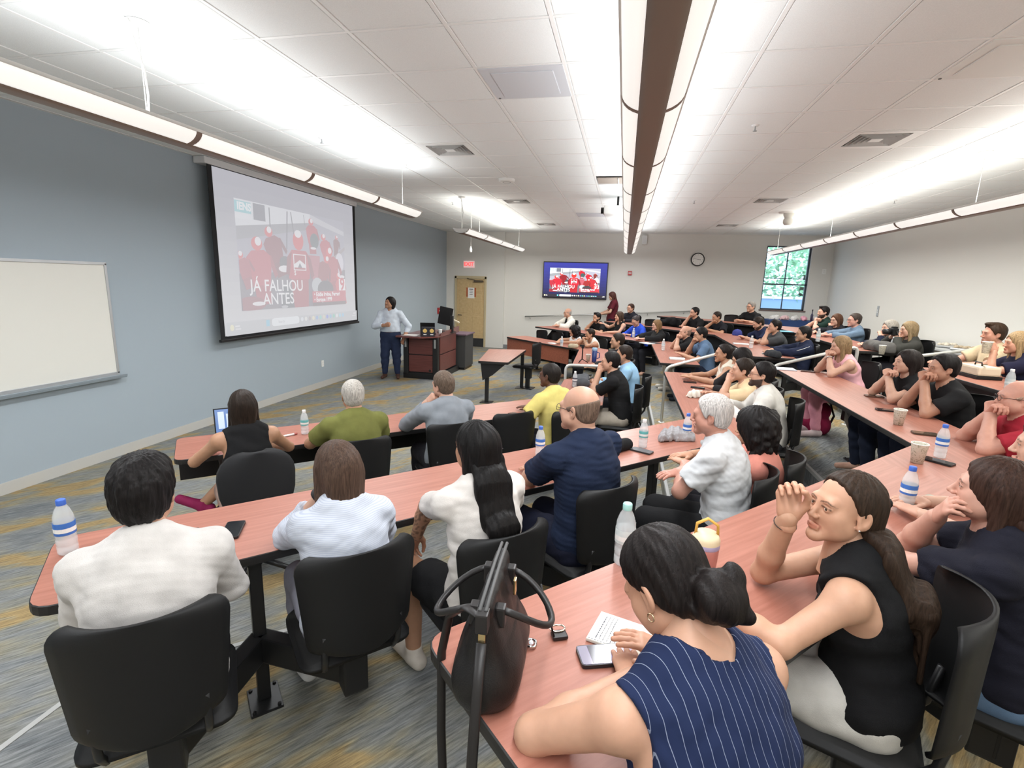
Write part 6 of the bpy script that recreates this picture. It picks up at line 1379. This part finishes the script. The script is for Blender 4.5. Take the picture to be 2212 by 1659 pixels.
# handbag on the table corner
LEATH = mat('black_leather', (.008, .007, .007), .42, spec=.4, bump=.25, bscale=300); LEATHB = mat('black_leather_strap', (.016, .014, .014), .42); GOLD = mat('pale_gold', (.70, .55, .30), .25, metal=1.)
bagp = np.array((-.262, 1.105, Z3)); t = thing('handbag', 'black leather handbag with gold zip pulls standing on the table corner', 'bag', tuple(bagp), math.radians(4))
f = Field((-.12, -.19, -.01), (.12, .19, .34), .006)
f.cone((0, -.10, .055), (0, .10, .055), .072, .072, .0, flat=1); f.cone((-.03, -.115, .03), (-.03, .115, .03), .03, .03, .03); f.cone((.03, -.115, .03), (.03, .115, .03), .03, .03, .03)
for yy in (-.105, .105): f.cone((0, yy, .05), (0, yy*1.12, .235), .060, .016, .03)
f.cone((0, -.06, .06), (0, -.06, .245), .068, .018, .05); f.cone((0, .06, .06), (0, .06, .245), .068, .018, .05); f.cone((0, 0, .06), (0, 0, .245), .068, .018, .05)
f.cone((0, -.12, .245), (0, .12, .245), .016, .016, .01); f.cut((0, 0, .003), (0, 0, -1)); f.apply(wrinkle(91, .004, 22.)); V, Q = f.mesh(); link('bag_body', make_mesh('bag_body', V, Q, LEATH), None, t)
for sx in (-1, 1):
    tube('zip_edge', [(sx*.007, -.15, .262), (sx*.007, -.05, .268), (sx*.007, .05, .268), (sx*.007, .15, .262)], .0045, mat('zip_tape', (.09, .09, .09), .6), t, 6)
    pts = [(sx*(.03+.115*math.sin(a)), -.085*math.cos(a)*1.0, .225-.03*math.sin(a)-.045*math.sin(a)**2) for a in [math.pi*k/16 for k in range(17)]]
    tube('handle', pts, .0085, LEATHB, t, 8)
    for yy in (-.085, .085): box('handle_tab', (sx*.03-.012, yy-.014, .185), (sx*.03+.012, yy+.014, .235), LEATHB, t, .005)
for yy in (-.155,): box('zip_pull', (-.008, yy-.004, .17), (.008, yy+.002, .215), GOLD, t, .002); box('end_tab', (-.014, yy-.012, .215), (.014, yy+.02, .262), LEATHB, t, .004)
box('charm', (.045, .01, .20), (.052, .03, .24), GOLD, t, .002)
tube('shoulder_strap', [(0, -.16, .19), (.0, -.20, .10), (.0, -.235, -.02), (-.005, -.245, -.2), (-.01, -.25, -.42), (-.02, -.24, -.60), (-.05, -.20, -.70), (-.085, -.12, -.66), (-.11, -.06, -.45), (-.13, -.02, -.2), (-.135, .0, .02), (-.11, -.02, .14), (-.05, -.10, .23), (0, -.15, .245)], .012, LEATHB, t, 8, flat=.4)
lathe('strap_stud', [(0, .004), (.005, .003), (.006, 0)], GOLD, t, 10, (.012, -.25, -.30))
# leather key tag on a cord, and a ring
p = at(1208, 1376, 2, Z3); t = thing('key_tag', 'black leather key tag with a metal clasp lying by the handbag', 'tag', tuple(p), math.radians(25)); box('tag_leather', (-.022, -.016, 0), (.022, .016, .012), LEATHB, t, .005); tube('clasp', [(.022*math.cos(a), .018+.014*math.sin(a), .014) for a in [2*math.pi*k/12 for k in range(13)]], .0025, mat('clasp_gold', (.75, .70, .6), .25, metal=1.), t, 6)
q = bagp-p; tube('cord', [(-.018, -.01, .008), (-.03, .01, .06), (-.045, .02, .11), (-.05, .03, .15)], .003, LEATHB, t, 6)
p = at(1147, 1393, 2, Z3); t = thing('finger_ring', 'silver link ring lying beside the handbag', 'ring', tuple(p)); tube('ring_band', [(.013*math.cos(a), .017*math.sin(a), .005+.002*math.sin(3*a)) for a in [2*math.pi*k/16 for k in range(17)]], .004, CHROME, t, 6); lathe('ring_stone', [(0, .014), (.006, .011), (.007, .006)], mat('stone', (.8, .8, .85), .05), t, 8)
# insulated tumbler
p = at(1514, 1262, 2, Z3); t = thing('insulated_tumbler', 'coral insulated tumbler with cream lid and mustard carry loop', 'tumbler', tuple(p)); CORAL = mat('coral_steel', (.52, .20, .17), .4); lathe('cup_body', [(0, 0), (.032, 0), (.036, .01), (.043, .13), (.043, .15), (0, .15)], CORAL, t, 24); lathe('band', [(.0437, .140), (.0445, .142), (.0445, .154), (.0437, .156)], mat('lilac', (.38, .33, .50), .4), t, 24); lathe('lid', [(.044, .155), (.044, .168), (.036, .186), (0, .188)], mat('cream_lid', (.72, .60, .40), .4), t, 24); tube('carry_loop', [(-.035, 0, .17), (-.032, 0, .215), (0, 0, .235), (.032, 0, .215), (.035, 0, .17)], .008, mat('mustard', (.62, .34, .06), .5), t, 8, flat=.6)
# soft bags
def soft(name, label, cat, p, deg, prims, m, cutz=.0, wr=.006, h=.010, fr=26., parts=()):
    t = thing(name, label, cat, tuple(p), math.radians(deg)); lo = np.min([np.minimum(a, b)-max(r0, r1) for a, b, r0, r1 in prims], 0)-.04; hi = np.max([np.maximum(a, b)+max(r0, r1) for a, b, r0, r1 in prims], 0)+.04
    f = Field(lo, hi, h)
    for a, b, r0, r1 in prims: f.cone(a, b, r0, r1, .03)
    f.cut((0, 0, cutz+.002), (0, 0, -1)); f.apply(wrinkle(len(label)*3, wr, fr)); V, Q = f.mesh(); V[:, 2] = np.maximum(V[:, 2], .001); link('bag_fabric' if cat in ('bag', 'backpack') else 'fabric', make_mesh('fabric', V, Q, m), None, t)
    for nm, pts, r_, mm in parts: tube(nm, pts, r_, mm, t, 6)
    return t
soft('backpack', 'burgundy and pink backpack on the floor under the third-row table', 'backpack', (2.42, 6.76, .34), 95, [((-.12, 0, .10), (.12, 0, .10), .13, .13), ((-.10, 0, .28), (.10, 0, .28), .12, .12), ((-.08, .10, .14), (.08, .10, .14), .09, .09)], cloth_mat((.24, .015, .055)), parts=(('strap', [(-.08, -.12, .36), (-.10, -.17, .22), (-.08, -.13, .06)], .014, BLACKE), ('strap', [(.08, -.12, .36), (.10, -.17, .22), (.08, -.13, .06)], .014, BLACKE), ('grab_handle', [(-.04, -.08, .40), (0, -.09, .44), (.04, -.08, .40)], .010, BLACKE)))
soft('backpack', 'black backpack on the floor beside the black t-shirt in the front row', 'backpack', (.22, 6.82, 0), 80, [((-.10, 0, .10), (.10, 0, .10), .12, .12), ((-.08, 0, .27), (.08, 0, .27), .10, .10), ((-.06, .09, .12), (.06, .09, .12), .08, .08)], cloth_mat((.035, .036, .035)), parts=(('strap', [(-.07, -.10, .32), (-.09, -.15, .20), (-.07, -.12, .06)], .012, BLACKE), ('grab_handle', [(-.04, -.06, .36), (0, -.07, .40), (.04, -.06, .36)], .009, BLACKE)))
p = at(1228, 815, 2, Z1); soft('shoulder_bag', 'grey laptop bag lying on the front-row table behind the yellow polo shirt', 'bag', (-.43, 6.62, Z1), 92, [((-.17, 0, .05), (.17, 0, .05), .075, .075), ((-.15, .08, .05), (.15, .08, .05), .06, .06)], cloth_mat((.075, .078, .085)), wr=.004, parts=(('zip', [(-.17, -.06, .09), (0, -.07, .10), (.17, -.06, .09)], .004, STEEL), ('strap', [(-.2, 0, .08), (-.1, -.1, .12), (.1, -.1, .12), (.2, 0, .08)], .009, BLACKE)))
p = at(1457, 950, 2, Z2); soft('scarf', 'crumpled grey scarf lying on the second-row table', 'scarf', p, 20, [((-.10, -.02, .02), (.02, .05, .03), .045, .05), ((.0, .0, .03), (.11, -.01, .02), .05, .04), ((-.05, .04, .03), (.06, .06, .03), .04, .04)], cloth_mat((.33, .32, .33)), wr=.016, h=.007, fr=70.)
p = at(1503, 858, 2, Z2); soft('napkin', 'crumpled white napkin on the second-row table before the cream top', 'napkin', p, 20, [((-.06, 0, .02), (.05, .02, .025), .04, .045), ((0, .03, .03), (.04, .06, .02), .04, .03)], cloth_mat((.70, .66, .58)), wr=.014, h=.008, fr=70.)
p = at(1895, 757, 2, Z4); soft('shoulder_bag', 'slouched grey bag lying on the top-row table before the silver hair', 'bag', p, 100, [((-.22, 0, .05), (.18, 0, .05), .09, .07), ((-.1, .05, .06), (.1, .05, .06), .08, .08)], cloth_mat((.12, .115, .11)), wr=.010, parts=(('zip', [(-.2, -.06, .11), (0, -.08, .12), (.18, -.05, .10)], .005, STEEL),))
p = at(1665, 775, 2, Z3); soft('jacket_bundle', 'dark folded jacket lying on the third-row table before the track jacket', 'jacket', (2.22, 8.05, Z3), 92, [((-.13, 0, .03), (.13, 0, .03), .06, .06), ((-.08, .06, .03), (.1, .06, .03), .05, .05)], cloth_mat((.03, .032, .036)), wr=.010)
p = at(1340, 972, 2, Z2); soft('pouch', 'small black pouch beside the phone on the second-row table', 'pouch', p, 55, [((-.07, 0, .03), (.07, 0, .03), .045, .045)], cloth_mat((.012, .012, .013)), wr=.004, h=.009)
# blue baseball cap
p = at(1592, 724, 2, Z3); t = thing('baseball_cap', 'blue baseball cap lying on the third-row table across the aisle', 'cap', tuple(p), math.radians(200)); CAPM = cloth_mat((.05, .06, .24)); lathe('crown', [(.095, 0), (.10, .03), (.088, .08), (.055, .115), (0, .125)], CAPM, t, 20); prism('brim', [(.09*math.sin(a)+.0, .07+.09*math.cos(a)) for a in [math.pi*(k/12-.5) for k in range(13)]], .004, .010, CAPM, t); lathe('button', [(0, .132), (.008, .128), (.009, .122)], CAPM, t, 10)
# papers, pads, tablets
def pad(px, py, z, deg, w_, l_, label, col=(.74, .74, .72), name='note_pad', cat='pad', th=.008, n=1):
    t = thing(name, label, cat, tuple(at(px, py, 2, z)), math.radians(deg)); m_ = mat('pad_%02x%02x%02x' % tuple(int(v*255) for v in col), col, .7)
    box('sheets', (-w_/2, -l_/2, 0), (w_/2, l_/2, th), m_, t, .001); box('cover_edge', (-w_/2-.001, l_/2-.012, 0), (w_/2+.001, l_/2+.001, th+.001), mat('pad_bind', (.3, .3, .3), .6), t); return t
pad(1462, 776, Z2, 85, .18, .24, 'white writing pad before the person in a grey-blue polo shirt', th=.02)
pad(1398, 742, Z2, 40, .2, .26, 'white sheet of notes before the black blazer'); pad(1600, 743, Z3, 80, .2, .26, 'white sheet of notes before the person in a navy shirt')
pad(1195, 742, Z1, 50, .16, .22, 'white sheet lying by the bottle on the far front-row table'); pad(1690, 797, Z3, 88, .21, .28, 'pale sheet lying at the aisle end of the third-row table', col=(.62, .66, .74))
pad(1415, 741, Z2, 30, .15, .22, 'black notebook before the black blazer', col=(.02, .02, .024), name='notebook', cat='notebook'); pad(1660, 765, Z3, 70, .12, .17, 'black notebook held before the dark grey t-shirt', col=(.02, .02, .022), name='notebook', cat='notebook')
pad(1690, 716, Z4, 90, .26, .34, 'light blue folder on the top-row table across the aisle', col=(.16, .42, .60), name='folder', cat='folder')
t = thing('white_pen', 'white marker pen lying on the front-row table by the tank top', 'pen', tuple(at(624, 942, 2, Z1)), math.radians(60)); tube('pen_barrel', [(-.06, 0, .008), (.045, 0, .008)], .008, WHITEP, t, 10); tube('pen_cap', [(.045, 0, .008), (.07, 0, .008)], .0085, mat('pen_red', (.4, .1, .08), .4), t, 10)
# laptop in the front row
p = at(482, 935, 2, Z1); t = thing('laptop', 'open laptop with a blue screen before the black tank top', 'laptop', (-3.0, 3.42, Z1), math.radians(45)); box('laptop_base', (-.15, -.11, 0), (.15, .11, .015), mat('laptop_grey', (.2, .21, .23), .4, metal=.5), t, .004); RL = Matrix.Rotation(math.radians(-18), 3, 'X'); box('laptop_lid', (-.15, .10, .01), (.15, .107, .22), BLACKP, t, .003, RL, (0, .104, .01)); box('screen', (-.14, .0985, .02), (.14, .0995, .21), mat('laptop_screen', (.02, .04, .12), .2, emit=(.12, .22, .45), estr=.8), t, 0, RL, (0, .104, .01))
for k in range(4): box('window_pane', (-.12+k*.06, .0975, .05), (-.075+k*.06, .0983, .19-.02*(k % 2)), mat('laptop_window', (.3, .35, .45), .3, emit=(.5, .58, .7), estr=.6), t, 0, RL, (0, .104, .01))
# phone tripod and blue tumbler in the front row across the aisle
p = at(1257, 783, 2, Z1); t = thing('phone_tripod', 'small black phone tripod on the front-row table across the aisle', 'tripod', tuple(p)); tube('column', [(0, 0, .05), (0, 0, .27)], .010, BLACKP, t, 8)
for k in range(3): a = 2.1*k; tube('leg', [(0, 0, .06), (.10*math.cos(a), .10*math.sin(a), .004)], .007, BLACKP, t, 6)
box('phone_clamp', (-.05, -.012, .27), (.03, .012, .30), BLACKP, t, .004); box('head_joint', (-.02, -.015, .24), (.02, .015, .275), BLACKP, t, .005)
p = at(1283, 782, 2, Z1); t = thing('travel_mug', 'tall blue travel mug with grey lid on the front-row table', 'mug', tuple(p)); lathe('mug_body', [(0, 0), (.036, 0), (.040, .02), (.046, .20), (0, .20)], mat('mug_blue', (.012, .03, .14), .35), t, 20); lathe('lid', [(.047, .20), (.047, .235), (.038, .245), (0, .246)], mat('mug_lid', (.25, .38, .52), .4), t, 20); tube('handle', [(.044, 0, .17), (.085, 0, .16), (.085, 0, .08), (.044, 0, .06)], .008, mat('mug_blue', (.012, .03, .14)), t, 8)
p = at(1238, 752, 2, Z1); soft('tissue_pouch', 'small beige pouch lying on the far front-row table', 'pouch', p, 30, [((-.06, 0, .04), (.06, 0, .04), .05, .05)], cloth_mat((.42, .35, .25)), wr=.006, h=.012)
# white box and strap before the beige polo shirt
p = at(2113, 815, 2, Z4); t = thing('camera_box', 'white box with black base and brown strap on the top-row table', 'box', tuple(p), math.radians(92)); box('box_base', (-.15, -.11, 0), (.15, .11, .03), BLACKP, t, .004); box('box_cover', (-.14, -.10, .03), (.14, .10, .12), mat('box_cream', (.66, .58, .44), .6), t, .02); tube('strap', [(-.17, .06, .15), (-.02, 0, .13), (.10, -.08, .06), (.2, -.16, .005), (.3, -.18, .004)], .008, mat('strap_brown', (.10, .07, .04), .6), t, 6, flat=.5); tube('handle', [(-.05, .02, .12), (-.04, .02, .15), (.04, .02, .15), (.05, .02, .12)], .007, BLACKE, t, 6)
# camera held in the top row
p = world(R4f, R4f['H']+A3(0, .17, -.03)); t = thing('photo_camera', 'black camera held to the face in the top row', 'camera', tuple(p), math.radians(180-90)); box('camera_body', (-.07, -.03, -.05), (.07, .04, .045), BLACKP, t, .01); tube('lens', [(0, .03, 0), (0, .13, -.005)], .036, BLACKM, t, 14); box('viewfinder', (-.03, -.03, .04), (.03, .03, .07), BLACKP, t, .008); tube('neck_strap', [(-.07, 0, .02), (-.10, -.04, -.10), (-.05, -.05, -.22), (.05, -.05, -.22), (.10, -.04, -.10), (.07, 0, .02)], .006, BLACKE, t, 6)
# ------------------------------------------------------------------ refreshment tables
def folding_table(label, x0, x1, y0, y1, zf, cloth=None):
    t = thing('folding_table', label, 'table', ((x0+x1)/2, (y0+y1)/2, zf)); a, b = (x1-x0)/2, (y1-y0)/2; box('table_top', (-a, -b, .71), (a, b, .745), mat('table_grey', (.45, .46, .46), .5), t, .008)
    for sx in (-1, 1):
        for sy in (-1, 1): tube('leg', [(sx*(a-.06), sy*(b-.08), 0), (sx*(a-.06), sy*(b-.08), .71)], .014, GREYM, t, 8)
    if cloth: box('cloth_front', (-a-.006, -b-.006, .40), (a+.006, -b+.0, .748), cloth, t); box('cloth_top', (-a-.006, -b-.006, .745), (a+.006, b+.006, .750), cloth, t); box('cloth_side', (-a-.010, -b, .40), (-a-.002, b, .748), cloth, t)
    return zf+.752
zt = folding_table('refreshment table against the bare right wall behind the top row', 4.62, 5.30, 6.3, 10.6, .51)
t = thing('tablet_screen', 'small lit display on a stand beside the person holding a camera', 'tablet', (4.80, 9.72, zt), math.radians(75)); box('display_shell', (-.07, -.008, .10), (.07, .008, .20), BLACKP, t, .004); box('display', (-.06, -.010, .11), (.06, -.0085, .19), mat('display_lit', (.2, .25, .35), .2, emit=(.6, .72, .95), estr=.8), t); tube('stand', [(0, 0, .005), (0, 0, .11)], .008, BLACKM, t, 8); lathe('stand_foot', [(0, .008), (.05, .006), (.055, 0)], BLACKM, t, 14)
NAVYC = mat('cloth_navy', (.02, .05, .16), .8)
zw = folding_table('navy-covered table under the window', 3.75, 5.15, 14.45, 15.1, .51, NAVYC)
g = np.random.default_rng(11)
def tray(x, y, z, label, col, k):
    t = thing('food_tray', label, 'tray', (x, y, z), k*1.3, 'food trays on the refreshment table'); box('tray_base', (-.16, -.11, 0), (.16, .11, .03), mat('tray_foil', (.55, .56, .56), .3, metal=.7), t, .012)
    for i in range(9): a, b = g.uniform(-.11, .11), g.uniform(-.07, .07); lathe('pastry', [(0, .03), (.03, .028), (.035, .045), (.02, .06), (0, .063)], mat('pastry_%d' % k, col, .7), t, 10, (a, b, 0))
for k, (y_, c_, l_) in enumerate(((6.6, (.62, .50, .34), 'foil tray of beige pastries at the near end of the refreshment table'), (7.05, (.70, .66, .58), 'foil tray of pale rolls on the refreshment table'), (8.55, (.50, .40, .28), 'foil tray of brown pastries beside the mint box'), (8.95, (.66, .60, .50), 'foil tray of pale biscuits at the middle of the refreshment table'))): tray(4.88, y_, zt, l_, c_, k)
t = thing('mint_box', 'pale mint cardboard box propped open on the refreshment table', 'box', (5.0, 8.0, zt), math.radians(85)); MINT = mat('mint_card', (.42, .60, .52), .6); box('box_bottom', (-.17, -.13, 0), (.17, .13, .09), MINT, t, .004); box('box_lid', (-.17, .12, .08), (.17, .13, .33), MINT, t, .003, Matrix.Rotation(math.radians(-15), 3, 'X'), (0, .125, .08))
t = thing('flower_vase', 'tall white vase of pale flowers on the refreshment table', 'vase', (5.05, 7.45, zt)); lathe('vase', [(0, 0), (.05, 0), (.06, .05), (.045, .16), (.055, .22), (.05, .22), (.04, .16), (0, .02)], WHITEP, t, 18)
for k in range(14): a = k*2.4; r_ = .02+.006*k; lathe('flower', [(0, 0), (.03, .012), (.035, .03), (.015, .045), (0, .045)], mat('petal', (.66, .62, .52), .8), t, 9, (r_*math.cos(a), r_*math.sin(a), .24+.012*((k*5) % 9)))
t = thing('cup_stack', 'stack of white paper cups on the refreshment table', 'cup stack', (4.85, 7.6, zt)); 
for k in range(6): lathe('stacked_cup', [(.028, k*.022), (.040, k*.022+.10), (.042, k*.022+.10), (.042, k*.022+.104), (.0385, k*.022+.104)], WHITEP, t, 16)
t = thing('black_speaker', 'small black box on the refreshment table behind the beige polo shirt', 'box', (5.17, 6.85, zt)); box('case', (-.10, -.12, 0), (.10, .12, .16), BLACKP, t, .01); box('front_grille', (-.102, -.10, .02), (-.098, .10, .14), DARK, t)
for k, (x_, c_, l_) in enumerate(((3.95, (.72, .70, .68), 'white packaged snacks at the left end of the navy table'), (4.2, (.70, .46, .46), 'pink wrapped packages on the navy table'), (4.45, (.74, .72, .70), 'white paper bags on the navy table'), (4.68, (.72, .34, .42), 'bright pink gift wrap on the navy table'), (4.95, (.74, .70, .70), 'white wrapped packages at the right end of the navy table'))):
    soft('snack_package', l_, 'package', (x_, 14.72, zw), 20*k, [((-.07, 0, .04), (.06, .02, .04), .06, .06), ((0, .05, .06), (.05, .02, .07), .05, .05)], mat('snack_%d' % k, c_, .5), wr=.018, h=.014, fr=60.)
t = thing('spray_bottle', 'dark slim bottle standing on the navy table under the window', 'bottle', (4.80, 14.60, zw)); lathe('bottle_body', [(0, 0), (.03, 0), (.032, .16), (.012, .2), (.012, .26), (0, .26)], mat('bottle_dark', (.05, .04, .08), .3), t, 12); lathe('bottle_cap', [(.014, .26), (.014, .30), (0, .30)], BLACKP, t, 10)
t = thing('coat_pile', 'black coats and bags heaped on the third-row far table under the wall handrail', 'coats', (1.15, 13.2, Z3)); f = Field((-.35, -.25, -.01), (.35, .25, .3), .014)
for a, b, r_ in (((-.2, 0, .05), (.15, .02, .06), .10), ((-.1, -.08, .1), (.1, .05, .14), .08), ((.1, 0, .1), (.22, .05, .05), .08)): f.cone(a, b, r_, r_, .03)
f.cut((0, 0, .002), (0, 0, -1)); f.apply(wrinkle(77, .012, 30.)); V, Q = f.mesh(); link('coat_fabric', make_mesh('coat_fabric', V, Q, cloth_mat((.012, .012, .014))), None, t)
# ------------------------------------------------------------------ things worn
def on_head(pd, name, me_fn, m_):
    bm = bmesh.new(); me_fn(bm); bmesh.ops.recalc_face_normals(bm, faces=bm.faces); o = link(name, bm_mesh(bm, name, True), m_, pd['o']); o.matrix_local = pd['Mh']; return o
def claw(bm):
    tube_bm(bm, [(-.045, -.105, .055), (0, -.128, .06), (.045, -.105, .055)], .014, 10); bmesh.ops.create_icosphere(bm, subdivisions=2, radius=.022, matrix=Matrix.Translation((.0, -.140, .045)))
on_head(R3l, 'hair_claw', claw, BLACKP)
for s_ in (-1, 1):
    on_head(R3l, 'earring', lambda bm: bmesh.ops.create_icosphere(bm, subdivisions=1, radius=.0045, matrix=Matrix.Translation((s_*.083, .0, -.036))), CHROME)
    on_head(R3m, 'earring', lambda bm: tube_bm(bm, [(s_*.084, .009*math.sin(a), -.046+.009*math.cos(a)) for a in [2*math.pi*k/10 for k in range(11)]], .0016, 6, False), mat('earring_gold', (.75, .6, .4), .25, metal=1.))
def neckring(pd, r_, m_, name, dz=.03, tilt=.0, rx=.062, ry=.068):
    pts = [tuple(pd['N']+pd['u']*(dz+tilt*math.cos(a))+pd['fa']*(.010+ry*math.cos(a))+A3(rx*math.sin(a), 0, 0)) for a in [2*math.pi*k/24 for k in range(25)]]
    tube(name, pts, r_, m_, pd['o'], 6)
neckring(R3m, .0022, mat('pearl_chain', (.70, .60, .50), .3, metal=.3), 'necklace', .012, -.02, .070, .074)
def wristband(pd, s, r_, rad, m_, name, f=.93):
    S_, E_, T_, A, _ = pd['arms'][s]; c = E_+(T_-E_)*f; d = nrm(T_-E_); a = nrm(np.cross(d, (0, 0, 1) if abs(d[2]) < .9 else (1, 0, 0))); b = np.cross(d, a)
    tube(name, [tuple(c+a*rad*math.cos(t_)+b*rad*math.sin(t_)) for t_ in [2*math.pi*k/18 for k in range(19)]], r_, m_, pd['o'], 6)
wristband(R3l, 1, .0014, .032, BLACKE, 'bracelet', .9); wristband(R2b, -1, .010, .036, BLACKP, 'wristwatch', .9); wristband(R3g, -1, .008, .034, STEEL, 'wristwatch', .9)
for s in (-1, 1):
    S_, E_, T_, A, ub = R3f['arms'][s]; o_ = A3(s*.052, -.01, .03); tube('sleeve_stripe', [tuple(S_+o_*.95+A3(0, 0, .02)), tuple((S_+E_)/2+o_), tuple(E_+o_*.95), tuple((E_+T_)/2+o_*.85)], .006, WHITEP, R3f['o'], 6, flat=.4)
# striped trainer under the table end
t = thing('trainer_shoe', 'black trainer with three white stripes under the handbag table corner', 'shoe', (-.30, .90, .34), math.radians(20)); f = Field((-.09, -.19, -.01), (.09, .19, .14), .006); f.cone((0, -.09, .05), (0, .10, .035), .046, .040, .03); f.cone((0, -.10, .06), (0, -.08, .10), .042, .04, .02, cut1=True); f.cut((0, 0, .018), (0, 0, -1)); V, Q = f.mesh(); link('upper', make_mesh('upper', V, Q, BLACKF), None, t)
prism('sole', [(.052*math.sin(a)*(1 if math.cos(a) > 0 else .9), .148*math.cos(a)-.0) for a in [2*math.pi*k/22 for k in range(22)]], 0, .024, mat('sole_white', (.72, .70, .64), .6), t)
for k in range(3):
    for s in (-1, 1): box('white_stripe', (s*.044-.004, -.02+k*.026, .026), (s*.044+.004, -.008+k*.026, .072), WHITEP, t, .002, Matrix.Rotation(-s*.3, 3, 'Y'), (s*.044, 0, .05))
